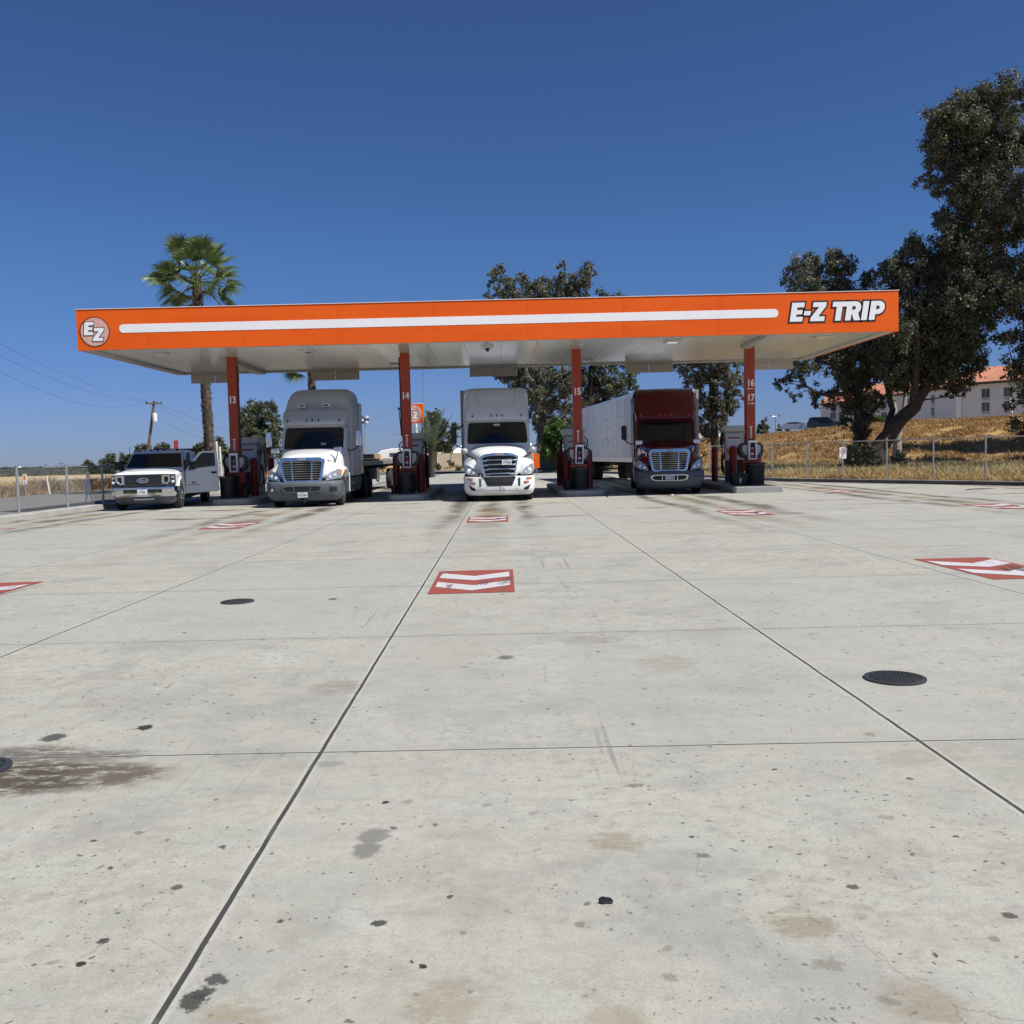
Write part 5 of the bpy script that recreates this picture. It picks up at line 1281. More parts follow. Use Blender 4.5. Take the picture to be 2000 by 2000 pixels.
t = thing('flatbed_trailer', 'flatbed trailer with toothed side rail behind the grey cab truck', 'trailer', (Q(592, 930, 30.3).x - .10, 35.9, 0), R(1.0), 'trailers coupled behind the lorries')
MB().box((-1.25, 0, 1.27), (1.25, 14.4, 1.40)).build('deck', 'wood', t, bevel=.01)
m_ = MB()
for s in (-1, 1): m_.box((s * 1.27 - .02, 0, 1.24), (s * 1.27 + .02, 14.4, 1.41))
for i in range(24):
    for s in (-1, 1): m_.box((s * 1.31 - .02, .3 + i * .6, 1.26), (s * 1.31 + .025, .40 + i * .6, 1.36))
m_.build('side_rail', 'galv', t)
m_ = MB()
for s in (-1, 1): m_.box((s * .5 - .06, .4, .95), (s * .5 + .06, 14.2, 1.265))
for i in range(16): m_.prismx([(.7 + i * .88, 1.265), (.78 + i * .88, 1.265), (.78 + i * .88, 1.12), (.7 + i * .88, 1.12)], -1.24, 1.24)
for s in (-1, 1): m_.box((s * .6 - .07, 3.0, .3), (s * .6 + .07, 3.15, 1.2)); m_.tube([(s * .6, 3.1, .5), (s * .5, 4.2, 1.1)], .03, 6)
m_.build('frame', 'chassis', t)
MB().box((.62, 4.6, .62), (1.18, 5.7, 1.10)).build('tool_box', 'alu', t, bevel=.02)
m_ = MB(); m_.tube([(.9, 5.8, .95), (.95, 6.4, .55), (.95, 7.0, .45), (.9, 7.8, .6)], .03, 6); m_.build('air_hose', 'rubber', t)
for y in (11.0, 12.5):
    for s in (-1, 1): wheel(s * 1.06, y, t, .50, .26, side=s, rim='alu', deep=.08)
r3 = random.Random(11)
for k_, (y, z, x0, x1, mt, h, lab) in enumerate(((4.2, 1.405, -.3, 1.18, 'wood_pale', .10, 'pale timber beams lying on the flatbed nearest the cab'), (5.2, 1.505, -.9, .95, 'wood', .26, 'stack of dark timber on the flatbed behind the pale beams'), (7.4, 1.405, -.7, 1.1, 'wood', .12, 'low rear layer of brown timber on the flatbed'))):
    m_ = MB(); n = int((x1 - x0) / .19)
    for i in range(n):
        for j in range(max(1, int(h / .1))):
            xx = x0 + i * .19; m_.box((xx + r3.uniform(0, .01), y + r3.uniform(-.4, .4), z + j * .1), (xx + .175, y + 3.0 + r3.uniform(-.3, .3), z + j * .1 + .09))
    m_.xf(Matrix.Translation((Q(592, 930, 30.3).x - .05, 35.9, 0)))
    tag(m_.build('timber_stack', mt, bevel=.006), lab, 'timber', 'timber carried on the flatbed')

# ------------------------------------------------------------------ pickup with its door open
def pickup(loc, rz):
    t = thing('pickup_truck', 'white crew cab pickup with its driver door wide open, left of column 13', 'pickup truck', loc, rz)
    W = 1.0
    def sec(y, pts): return [(x, y, z) for x, z in pts] + [(-x, y, z) for x, z in reversed(pts[:-1])]
    # hood and fenders
    hb = MB().loft([sec(.16, [(.96, .78), (.985, .95), (.965, 1.16), (.80, 1.215), (0, 1.235)]), sec(.22, [(.975, .76), (1.0, .95), (.985, 1.18), (.82, 1.25), (0, 1.27)]), sec(.9, [(.985, .80), (1.01, .98), (.995, 1.20), (.84, 1.31), (0, 1.335)]), sec(1.55, [(.985, .80), (1.01, .98), (.99, 1.22), (.85, 1.35), (0, 1.37)]), sec(1.62, [(.985, .80), (1.01, .98), (.99, 1.22), (.85, 1.35), (0, 1.37)])]).build('hood', 'white_body', t, sub=2)
    for s in (-1, 1):
        # front fender with wheel opening
        pts = [(.18, .72)]
        pts = [(.20, .66), (.46, .66)] + [(.98 + .54 * math.cos(R(a)), .46 + .54 * math.sin(R(a))) for a in range(160, 9, -15)] + [(1.53, .42), (1.68, .42), (1.68, 1.22), (.9, 1.19), (.20, 1.14)]
        MB().prismx(pts, s * .90, s * 1.005).build('fender', 'white_body', hood_p if False else t, bevel=.02)
        m_ = MB(); arcp = [(.98 + .56 * math.cos(R(a)), .46 + .56 * math.sin(R(a))) for a in range(165, 4, -10)]
        m_.tube([(s * 1.015, y, z) for y, z in arcp], .026, 6); m_.build('wheel_arch', 'white_body', t)
    # cab
    rows = [(.48, 1.66, .965, 5.0, .02, .05), (.80, 1.66, 1.0, 5.0, .02, .05), (1.22, 1.62, .995, 5.0, .03, .06), (1.36, 1.58, .97, 5.0, .14, .10), (1.90, 2.28, .82, 4.72, .10, .12), (1.945, 2.42, .78, 4.66, .08, .12), (1.985, 2.75, .66, 4.4, .05, .12), (1.995, 3.0, .5, 4.2, .02, .1)]
    cabm = slices(rows); cab = cabm.build('cab', 'white_cab', t)
    glass_grid(rows, -.90, .90, 1.385, 1.86, .028, 18, 8, lambda u: 1.02 - .15 * u, .05).build('windshield', 'glass', t, smooth=1.0)
    for s in (-1, 1):
        w0 = lambda z: .97 - (z - 1.36) / (1.90 - 1.36) * .15
        for (ya, yb, yc_, yd, nm) in ((1.95, 2.86, 2.86, 2.40, 'front_side_window'), (2.98, 3.86, 3.86, 2.98, 'rear_side_window')):
            vs = [(s * (w0(1.38) + .006), ya, 1.38), (s * (w0(1.38) + .006), yb, 1.38), (s * (w0(1.85) + .006), yc_, 1.85), (s * (w0(1.85) + .006), yd, 1.85)]
            vs += [(x - s * .03, y, z) for x, y, z in vs]
            MB().add(vs, [(0, 1, 2, 3), (4, 7, 6, 5), (0, 4, 5, 1), (1, 5, 6, 2), (2, 6, 7, 3), (3, 7, 4, 0)]).build(nm, 'glass', cab)
    # dark door opening on the near side
    MB().prismx([(1.72, .52), (2.86, .52), (2.86, 1.86), (2.34, 1.86), (1.74, 1.36)], .985, 1.001).build('door_opening', 'black', cab)
    for x in (-.62, -.22, 0, .22, .62):
        MB().lathe((x, 2.45 + abs(x) * .1, 1.95), [(.045, 0), (.035, .035), (.001, .045)], n=10).build('roof_marker', 'amber' if False else 'black', t)
    # door swung open
    dr = bpy.data.objects.new('open_door', None); col.objects.link(dr); dr.parent = t; dr.location = (1.0, 1.72, 0); dr.rotation_euler = (0, 0, R(-72))
    dpan = [(0, .46), (1.12, .50), (1.14, 1.0), (1.13, 1.40), (.42, 1.33), (.30, 1.26), (.02, 1.22)]
    MB().prismx(dpan, -.035, .035).build('door_panel', 'white_cab', dr, bevel=.02)
    fo = [(.0, 1.20), (1.13, 1.36), (1.10, 1.90), (.62, 1.90), (.50, 1.87)]; fi = [(.09, 1.25), (1.03, 1.36), (1.02, 1.84), (.66, 1.85), (.56, 1.82)]
    m_ = MB(); m_.ringplate([(a, b) for a, b in fo], [(a, b) for a, b in fi], -.025, .025)
    m_.v = [(y, x, z) for x, y, z in m_.v]; m_.build('window_frame', 'white_cab', dr)
    MB().prismx(fi, -.006, .006).build('door_glass', 'glass', dr)
    MB().box((.036, .88, 1.12), (.060, 1.06, 1.19)).build('door_handle', 'black', dr, bevel=.01)
    m_ = MB(); m_.box((.0355, .22, .80), (.037, .34, .86)); m_.box((.0355, .06, .735), (.037, .50, .757)); m_.build('door_badge', 'charcoal', dr)
    mr = MB().box((.02, .16, 1.27), (.30, .30, 1.56)); mr.build('side_mirror', 'black', dr, bevel=.03)
    MB().box((.10, .30, 1.36), (.22, .31, 1.42)).build('mirror_glass', 'chrome', dr)
    m_ = MB().box((-.16, -.07, .09), (.12, .07, .38)); m_.xf(Matrix.Translation((-1.17, 1.95, 1.22))); m_.build('side_mirror', 'black', t, bevel=.04)
    MB().box((-1.1, 1.92, 1.30), (-.93, 1.98, 1.36)).build('mirror_arm', 'black', t)
    # face
    fr = MB().box((-.99, .10, .775), (.99, .26, 1.165)).build('front_face', 'dark_metal', t, bevel=.03)
    MB().box((-.64, .075, .805), (.64, .14, 1.14)).build('grille_opening', 'black', t)
    m_ = MB()
    for i in range(8): m_.box((-.60, .05, .83 + i * .038), (.60, .085, .838 + i * .038))
    g_ = m_.build('grille', 'charcoal', t)
    m_ = MB(); m_.ringplate([(-.66, .79), (.66, .79), (.66, 1.155), (-.66, 1.155)], [(-.62, .815), (.62, .815), (.62, 1.13), (-.62, 1.13)], .045, .12); m_.build('grille_frame', 'dark_metal', t, bevel=.006)
    for s in (-1, 1):
        m_ = MB(); o_ = [(s * x, z) for x, z in ((.60, .86), (.72, .83), (.85, .93), (.85, 1.13), (.60, 1.13))]; i_ = [(s * x, z) for x, z in ((.66, .90), (.71, .88), (.79, .95), (.79, 1.08), (.66, 1.08))]
        m_.ringplate(o_, i_, .03, .10); m_.build('nostril_bar', 'chrome', t, bevel=.006)
        hl = MB().box((s * .86 if s > 0 else s * 1.0, .085, .82), (s * 1.0 if s > 0 else s * .86, .30, 1.15)).build('headlight', 'win_dark', t, bevel=.015)
        MB().box((s * .93 - .045, .075, .89), (s * .93 + .045, .10, .95)).build('lamp_reflector', 'lampbright', hl)
        MB().box((s * .93 - .045, .075, 1.03), (s * .93 + .045, .10, 1.09)).build('lamp_reflector', 'lampglass', hl)
        for i in range(5): pass
        m_ = MB()
        for i in range(6): m_.box((s * .585 - .02, .035, .845 + i * .05), (s * .585 + .02, .07, .862 + i * .05))
        m_.build('grille_tooth', 'chrome', t)
    el = [(.165 * math.cos(2 * math.pi * i / 28), .965 + .068 * math.sin(2 * math.pi * i / 28)) for i in range(28)]
    eo = [(.185 * math.cos(2 * math.pi * i / 28), .965 + .085 * math.sin(2 * math.pi * i / 28)) for i in range(28)]
    bd = MB().prism(el, .022, .06).build('oval_badge', 'blue_oval', t); MB().ringplate(eo, el, .015, .06).build('badge_rim', 'chrome', bd)
    text_mesh('Ford', .125, (0, .019, .965), .002, bd, 'chrome', 'badge_script', shear=.3, sx=1.0)
    bp = slices([(.44, .0, .97, .55, .06, .16), (.50, -.07, 1.02, .60, .06, .2), (.60, -.09, 1.04, .62, .06, .2), (.74, -.08, 1.04, .62, .06, .2), (.77, -.04, 1.02, .62, .06, .2)]).build('bumper', 'chrome', t)
    MB().box((-.60, -.10, .565), (.60, .0, .685)).build('bumper_opening', 'black', bp, bevel=.01)
    for s in (-1, 1): MB().lathe((s * .44, -.12, .61), [(.001, 0), (.04, .006), (.045, .03)], axis='y', n=12).build('fog_light', 'dark_metal', bp); MB().box((s * .51 - .02, -.12, .60), (s * .51 + .02, -.05, .64)).build('tow_hook', 'black', bp)
    slices([(.18, .30, .80, .5, .05, .2), (.26, .16, .94, .5, .06, .2), (.435, .06, .96, .5, .06, .2)]).build('air_dam', 'charcoal', t)
    MB().box((-.30, .02, .335), (.32, .075, .385)).build('light_bar', 'steel_white', t, bevel=.008)
    plate_obj(t, 0, -.135, .60, '47P5867', h=.155)
    # bed with service body behind
    MB().box((-1.0, 5.02, .62), (1.0, 7.3, 1.20)).build('bed', 'white_cab', t, bevel=.03)
    m_ = MB(); m_.tube([(-.85, 5.06, 1.2), (-.85, 5.06, 2.02), (.85, 5.06, 2.02), (.85, 5.06, 1.2)], .035, 8); m_.build('headache_rack', 'black', t)
    m_ = MB(); m_.box((-.95, .6, .48), (.95, 7.0, .66)); m_.box((-.85, 1.7, .36), (.85, 5.0, .50)); m_.tube([(-.85, .98, .4), (.85, .98, .4)], .05, 8); m_.tube([(-.85, 5.7, .4), (.85, 5.7, .4)], .07, 8); m_.tube([(.6, 3, .3), (.6, 5, .26), (.6, 5.6, .3)], .05, 8)
    m_.build('chassis', 'chassis', t)
    MB().box((.86, 1.9, .33), (1.06, 4.8, .38)).build('running_board', 'black', t, bevel=.01)
    for s in (-1, 1):
        wheel(s * .90, .98, t, .415, .25, side=s, rim='chrome', deep=-.02); wheel(s * .98, 5.7, t, .415, .25, side=s, rim='chrome', deep=.08)
    return t
pickup((Q(279, 945, 30.9).x, 30.9, 0), R(8))

# people and bits at the pickup: none are seen
# ------------------------------------------------------------------ chain-link fences
def fence(pts, z0, h, label, group, post_r=.03, spacing=None, wires=True, rail=True, mat='galv', mesh=.075, post_pts=None, wr=.0015):
    t = thing('chain_link_fence', label, 'fence', (0, 0, 0), 0, group)
    P_ = [Vector((x, y, 0)) for x, y in pts]
    for p in (post_pts or P_):
        p = Vector((p[0], p[1], 0)); m_ = MB()
        m_.lathe((p.x, p.y, z0), [(post_r, 0), (post_r, h + .03), (post_r * 1.25, h + .04), (post_r * 1.2, h + .075), (.001, h + .10)], n=10); m_.build('post', mat, t)
    if rail:
        m_ = MB(); m_.tube([tuple(p + Vector((0, 0, z0 + h))) for p in P_], .021, 8); m_.build('top_rail', mat, t)
    m_ = MB(); vs = []; fs = []; S = []
    L = 0; 
    for a, b in zip(P_, P_[1:]):
        S.append((L, a, b)); L += (b - a).length
    def at(s):
        for s0, a, b in S:
            l = (b - a).length
            if s <= s0 + l + 1e-6: return a + (b - a) * ((s - s0) / l)
        return P_[-1]
    def wire(s0, z_0, s1, z_1):
        a = at(s0); b = at(s1); a = Vector((a.x, a.y, z_0)); b = Vector((b.x, b.y, z_1)); d = (b - a).normalized(); n_ = Vector((d.y, -d.x, 0)).normalized() * wr; u_ = n_.cross(d).normalized() * wr; o = len(vs)
        for p in (a, b): vs.extend([tuple(p + n_), tuple(p - n_ * .5 + u_), tuple(p - n_ * .5 - u_)])
        for k_ in range(3): fs.append((o + k_, o + (k_ + 1) % 3, o + 3 + (k_ + 1) % 3, o + 3 + k_))
    nst = int((L + h) / mesh)
    for i in range(nst):
        s = i * mesh
        for dr in (1, -1):
            if dr == 1: s0, za, s1, zb = s - h, z0, s, z0 + h
            else: s0, za, s1, zb = s - h, z0 + h, s, z0
            if s0 < 0: u = -s0 / h; za = za + (zb - za) * u; s0 = 0
            if s1 > L: u = (L - s0) / (s1 - s0); zb = za + (zb - za) * u; s1 = L
            if s1 - s0 < .02: continue
            # split where the line bends
            k_ = max(1, int((s1 - s0) / 1.0)); 
            for q_ in range(k_): wire(s0 + (s1 - s0) * q_ / k_, za + (zb - za) * q_ / k_, s0 + (s1 - s0) * (q_ + 1) / k_, za + (zb - za) * (q_ + 1) / k_)
    me = bpy.data.meshes.new('mesh_wire'); me.from_pydata(vs, [], fs); me.materials.append(M['wire']); o = bpy.data.objects.new('mesh_wire', me); col.objects.link(o); o.parent = t
    return t
# right fence stands just behind the kerb
FR = []
for px, top in ((2090, 850), (1925, 857), (1823, 861.5), (1732, 867.5), (1646, 869), (1575, 871), (1508, 873), (1440, 874), (1385, 877)):
    y = kerb_far(px) + .30; d = ray(px, 900); FR.append((d.x / d.y * y, y))
FR = [(22.3, 26)] + FR
fence(FR, .0, 1.72, 'chain link fence behind the dark kerb on the right', 'chain link fences round the station', mesh=.085)
fence([(-13.98, y) for y in (3.5, 6.5, 9.5, 12.5, 15.5, 18.5, 21.5, 24.4, 27.4, 30.5, 33.2, 36.2, 39.2, 42.2, 45.2, 48.2)], .13, 1.34, 'chain link fence on the left kerb beside the side road', 'chain link fences round the station', post_r=.038, mesh=.07, rail=False)
m_ = MB(); m_.tube([(-13.98, 29.0, 1.47), (-13.98, 48.2, 1.47)], .024, 8)
tag(m_.build('fence_top_rail', 'galv'), 'loose top rail along the left fence beside the pickup', 'rail')
fence([(2.8, 79.6), (5.6, 74.6), (7.8, 69.5), (9.7, 63.8)], .0, 1.9, 'distant fence with green windscreen right of the white truck', 'chain link fences round the station', mesh=.16, wr=.005)
m_ = MB(); m_.prismz([(2.9, 79.9), (5.7, 74.9), (7.9, 69.8), (7.95, 69.82), (5.75, 74.95), (2.95, 79.95)], .1, 1.8)
tag(m_.build('green_windscreen', 'ivy'), 'green screening cloth hung behind the distant fence', 'screen')

# ------------------------------------------------------------------ trees
def tree(name, label, cat, base, px_blobs, Y, leafmat_, barkmat='bark', trunk=None, r0=.35, leaf=.16, dens=1.0, group=None, seed=1, droop=.5, limbs=True, depthf=1.0, clump=.56):
    rn = random.Random(seed); t = thing(name, label, cat, base, 0, group); b = Vector(base)
    S = Y / F
    blobs = []
    for i, (px, py, r) in enumerate(px_blobs):
        dy = rn.uniform(-1, 1) * r * S * .9 * depthf
        c = Q(px, py, Y + dy); blobs.append((c - b, r * S * 1.02))
    tm = MB()
    paths = trunk or []
    nodes = []
    for pth in paths:
        pts = [Q(px, py, Y + oy) - b for px, py, oy, rr_ in pth]; rs = [rr_ for *_, rr_ in pth]
        # smooth interpolation
        P2 = []; R2 = []
        for k_ in range(len(pts) - 1):
            for u in (0, .25, .5, .75):
                P2.append(pts[k_].lerp(pts[k_ + 1], u) + Vector((rn.gauss(0, 1), rn.gauss(0, 1), 0)) * rs[k_] * .12); R2.append(rs[k_] + (rs[k_ + 1] - rs[k_]) * u)
        P2.append(pts[-1]); R2.append(rs[-1]); tm.tube(P2, R2, 9); nodes += list(zip(P2, R2))
    tm.build('trunk', barkmat, t)
    bm_ = MB()
    if limbs and nodes:
        for c, r in blobs:
            near = sorted(nodes, key=lambda n: (n[0] - c).length + max(0, n[0].z - c.z + .2) * 1.2)[0]
            a = near[0]; L = (c - a).length
            if L < .3: continue
            mid = a.lerp(c, .5) + Vector((rn.gauss(0, .10), rn.gauss(0, .10), rn.uniform(-.02, .14))) * L
            rr_ = min(near[1] * .55, .05 + .016 * L)
            bm_.tube([a, a.lerp(mid, .5) + Vector((rn.gauss(0, .04), rn.gauss(0, .04), 0)) * L, mid, mid.lerp(c, .55), c], [rr_, rr_ * .85, rr_ * .6, rr_ * .4, rr_ * .18], 6)
            for _ in range(5):
                d = Vector((rn.gauss(0, 1), rn.gauss(0, 1), rn.gauss(0, .8))).normalized() * r * rn.uniform(.6, .95); s_ = mid.lerp(c, rn.uniform(.4, 1))
                bm_.tube([s_, s_.lerp(c + d, .5) + Vector((0, 0, .05 * r)), c + d], [rr_ * .3, rr_ * .18, rr_ * .06], 4)
        bm_.build('branches', barkmat, t)
    vs = []; fs = []
    for c, r in blobs:
        ncl = max(5, int(26 * dens * (r / 1.2) ** 1.7))
        for _ in range(ncl):
            d = Vector((rn.gauss(0, 1), rn.gauss(0, 1) * depthf, rn.gauss(0, 1))).normalized() * r * (rn.random() ** .45)
            cc = c + d; cr = clump * r * rn.uniform(.25, .62) / max(.8, (r / 1.2) ** .5)
            nl = int(120 * (cr / .35) ** 1.5 * (.16 / leaf) ** 1.5)
            for _ in range(max(12, min(nl, 190))):
                g_ = Vector((rn.gauss(0, .5), rn.gauss(0, .5), rn.gauss(0, .5))) * cr
                g_.z -= abs(rn.gauss(0, .35)) * cr * droop
                p = cc + g_
                a = Vector((rn.gauss(0, 1), rn.gauss(0, 1), rn.gauss(0, .7) - droop)).normalized(); u = a.cross(Vector((rn.gauss(0, 1), rn.gauss(0, 1), rn.gauss(0, 1)))).normalized()
                l = leaf * rn.uniform(.6, 1.35); w_ = l * .27; o = len(vs)
                vs += [p - a * l * .5, p + u * w_, p + a * l * .5, p - u * w_]; fs.append((o, o + 1, o + 2, o + 3))
    me = bpy.data.meshes.new('crown'); me.from_pydata([tuple(v) for v in vs], [], fs); me.materials.append(M[leafmat_]); o = bpy.data.objects.new('crown', me); col.objects.link(o); o.parent = t
    print(name, len(fs)); return t

GT = 'trees beyond the station'
# big eucalyptus on the right, leaning trunk
Yt = 52
big = [(1838, 232, 34), (1868, 225, 40), (1905, 212, 42), (1950, 200, 50), (1815, 275, 22), (1835, 300, 38), (1880, 290, 50), (1935, 290, 60), (1985, 270, 50), (1808, 352, 17), (1828, 348, 18), (1850, 360, 26), (1890, 360, 44), (1945, 370, 55), (1880, 430, 46), (1935, 450, 50), (1985, 430, 38),
       (1845, 425, 24), (1855, 490, 36), (1905, 510, 55), (1965, 530, 50), (1790, 478, 28), (1780, 520, 40), (1740, 530, 34), (1825, 545, 50), (1875, 580, 55), (1930, 600, 45), (1770, 590, 50), (1830, 620, 60), (1890, 650, 46), (1790, 660, 52), (1745, 650, 45), (1840, 690, 48), (1895, 700, 36), (1780, 710, 40), (1820, 745, 24), (1870, 745, 28), (1730, 700, 34), (1760, 745, 24), (1760, 700, 40), (1800, 690, 46), (1850, 660, 46), (1820, 720, 34), (1785, 745, 26), (1845, 735, 26), (1740, 720, 28), (1870, 765, 14), (1850, 775, 12), (1870, 250, 50), (1920, 330, 60), (1880, 480, 60), (1850, 560, 60)]
b0 = Q(1706, 921, Yt); b0.z = -.1
tree('eucalyptus', 'tallest eucalyptus with a thick trunk leaning right, behind the right fence', 'tree', tuple(b0), big, Yt, 'euca', trunk=[[(1702, 928, 0, .62), (1720, 872, 0, .46), (1750, 828, 0, .40), (1782, 795, 0, .36), (1812, 745, 0, .29), (1850, 660, .5, .22), (1880, 520, 0, .15), (1900, 380, 0, .10), (1915, 250, 0, .06)], [(1782, 795, 0, .24), (1788, 740, -.5, .19), (1790, 640, -1, .16), (1800, 540, -.5, .08)], [(1728, 870, 0, .3), (1742, 800, 1, .16), (1730, 745, 1.2, .13), (1726, 700, 1.2, .12), (1740, 600, 1, .08)]], leaf=.165, dens=1.45, group=GT, seed=4, droop=.6)
Yt = 54
b1 = Q(1680, 919, Yt); b1.z = -.1
second = [(1560, 528, 26), (1590, 515, 24), (1625, 512, 26), (1650, 520, 24), (1545, 558, 20), (1585, 560, 34), (1635, 558, 34), (1690, 555, 22), (1700, 535, 14), (1610, 620, 50), (1560, 640, 40), (1670, 620, 50), (1720, 590, 40), (1620, 690, 36), (1575, 705, 26), (1660, 690, 40), (1700, 670, 40), (1545, 722, 20), (1530, 752, 17), (1565, 745, 15), (1552, 772, 13), (1598, 765, 18), (1640, 742, 22), (1625, 785, 22), (1592, 790, 12), (1668, 750, 26), (1690, 780, 26), (1662, 810, 22), (1685, 835, 20), (1655, 780, 18), (1705, 730, 28), (1520, 745, 10), (1715, 775, 18), (1690, 700, 36), (1640, 715, 30), (1672, 860, 16), (1690, 850, 14), (1675, 830, 17), (1668, 800, 20), (1690, 805, 20), (1650, 755, 20)]
tree('eucalyptus', 'dark upright eucalyptus spreading left behind the canopy end', 'tree', tuple(b1), second, Yt, 'euca', trunk=[[(1680, 925, 0, .44), (1680, 860, 0, .34), (1678, 800, 0, .28), (1672, 740, 0, .2), (1650, 690, 0, .2), (1640, 600, 0, .12), (1630, 520, 0, .05)], [(1678, 810, 0, .2), (1650, 770, -.5, .14), (1600, 770, -.5, .10), (1575, 755, -.5, .07), (1560, 725, -.5, .03)], [(1676, 780, 0, .2), (1690, 720, .4, .16), (1710, 620, .4, .1)], [(1668, 745, 0, .2), (1640, 700, .3, .15), (1615, 630, .3, .08)]], leaf=.16, dens=1.5, group=GT, seed=8, droop=.7)
Yt = 60
b2 = Q(1752, 912, Yt); b2.z = bank_z(1752, Yt) - .1
tree('eucalyptus', 'thin pale trunked eucalyptus between the two large ones', 'tree', tuple(b2), [(1740, 700, 34), (1770, 680, 36), (1720, 660, 30), (1755, 740, 26), (1738, 770, 16), (1765, 640, 30)], Yt, 'euca_far', barkmat='bark_pale', trunk=[[(1752, 915, 0, .30), (1752, 860, 0, .26), (1745, 800, 0, .2), (1735, 750, 0, .16), (1728, 700, 0, .12), (1745, 640, 0, .05)], [(1752, 860, 0, .2), (1764, 820, 0, .14), (1768, 750, 0, .09)]], leaf=.18, dens=.6, group=GT, seed=12)
Yt = 50
b3 = Vector((30.5, 50, -.1))
third = [(1975, 560, 42), (1995, 620, 50), (2040, 560, 70), (1965, 655, 30), (1990, 700, 34), (1968, 728, 16), (1995, 765, 20), (1975, 790, 16), (2020, 740, 50), (2015, 830, 40), (2060, 700, 70), (2090, 820, 70), (2060, 300, 60), (2100, 400, 80), (2020, 480, 40), (1990, 170, 26), (2030, 180, 40), (2060, 440, 70), (2005, 850, 24), (2150, 600, 90)]
tree('eucalyptus', 'eucalyptus mostly beyond the right edge, limbs reaching in', 'tree', tuple(b3), third, Yt, 'euca', trunk=[[(2110, 930, 0, .6), (2100, 800, 0, .5), (2080, 650, 0, .4), (2070, 450, 0, .25), (2040, 220, 0, .08)], [(2090, 700, 0, .25), (2030, 740, 0, .14), (1980, 715, 0, .06)], [(2080, 600, 0, .25), (2000, 560, 0, .12), (1960, 540, 0, .05)], [(2075, 440, 0, .2), (2010, 400, 0, .1), (1980, 380, 0, .05)]], leaf=.165, dens=.85, group=GT, seed=14)
# tree out of view on the right: its shade lies on the bank
Yt = 57
tree('eucalyptus', 'eucalyptus wholly beyond the right edge, shading the slope', 'tree', (41.5, 57, -.1), [(2300 + 75 * math.cos(i * 2.4) * (.4 + .06 * i), 270 + 42 * (i % 9), 66) for i in range(20)] + [(2290, 500, 70), (2380, 560, 60), (2230, 420, 50)], Yt, 'euca', trunk=[[(2340, 930, 0, .6), (2335, 760, 0, .4), (2330, 500, 0, .2)]], leaf=.34, dens=1.5, group=GT, seed=77)
Yt = 70
tree('eucalyptus', 'farther eucalyptus wholly beyond the right edge, behind the other one', 'tree', (49, 70, 0), [(2290 + 85 * math.cos(i * 2.4) * (.4 + .06 * i), 300 + 45 * (i % 9), 62) for i in range(20)], Yt, 'euca', trunk=[[(2290, 900, 0, .6), (2290, 760, 0, .4), (2300, 500, 0, .2)]], leaf=.40, dens=1.3, group=GT, seed=78)
# ivy at the foot of the trunks
for i, (bl, Yv, lab, sd) in enumerate((([(1655, 893, 16), (1648, 915, 14), (1675, 905, 22), (1700, 910, 22), (1668, 875, 14), (1690, 885, 18), (1650, 925, 10)], 51, 'dark ivy clump round the foot of the leaning trunk', 31), ([(1750, 895, 16), (1765, 905, 12), (1742, 910, 12)], 58, 'low dark shrub at the pale trunk', 32))):
    b = Q(bl[0][0], 926, Yv); b.z = -.05
    tree('ivy_shrub', lab, 'shrub', tuple(b), bl, Yv, 'ivy', trunk=[[(bl[0][0] + 12, 930, 0, .05), (bl[0][0] + 8, 900, 0, .03)]], leaf=.16, dens=2.2, group='shrubs behind the fences', seed=sd, droop=.2, clump=.8)
# middle eucalyptus pair
Yt = 82
mid = [(962, 545, 15), (975, 530, 16), (985, 560, 22), (1000, 585, 22), (955, 580, 12), (1022, 545, 15), (1032, 560, 20), (1030, 590, 28), (1062, 560, 18), (1070, 580, 26), (1095, 540, 14), (1100, 520, 12), (1108, 560, 24), (1135, 545, 22), (1148, 530, 16), (1110, 585, 26), (1140, 565, 14), (1010, 640, 46), (1060, 640, 50), (1110, 640, 46), (985, 690, 34), (975, 727, 18), (1000, 740, 24), (1030, 730, 32), (1070, 735, 34), (1045, 775, 32), (1085, 780, 30), (1015, 770, 20), (1060, 815, 26), (1095, 820, 24), (1110, 740, 28), (1035, 810, 18)]
b = Q(1062, 905, Yt); b.z = -.1
tree('eucalyptus', 'broad eucalyptus rising behind the canopy right of the white truck', 'tree', tuple(b), mid, Yt, 'euca_far', trunk=[[(1062, 925, 0, .6), (1058, 860, 0, .5), (1056, 800, 0, .42), (1055, 740, 0, .34), (1060, 660, 0, .25), (1070, 600, 0, .12), (1075, 550, 0, .05)], [(1056, 790, 0, .3), (1030, 730, -1, .2), (995, 640, 0, .12), (980, 560, 0, .05)], [(1055, 760, 0, .3), (1085, 690, 1, .2), (1120, 600, 0, .12), (1140, 540, 0, .05)]], barkmat='bark_pale', leaf=.22, dens=1.3, group=GT, seed=21, droop=.7)
mid2 = [(1170, 572, 10), (1188, 577, 13), (1212, 585, 12), (1235, 590, 10), (1250, 590, 6), (1180, 620, 30), (1210, 630, 30), (1150, 690, 40), (1200, 690, 40), (1128, 740, 24), (1160, 750, 28), (1195, 745, 28), (1225, 740, 20), (1240, 755, 11), (1215, 775, 16), (1180, 785, 20), (1145, 790, 26), (1120, 800, 24), (1236, 725, 12), (1110, 840, 20)]
b = Q(1150, 905, 90); b.z = -.1
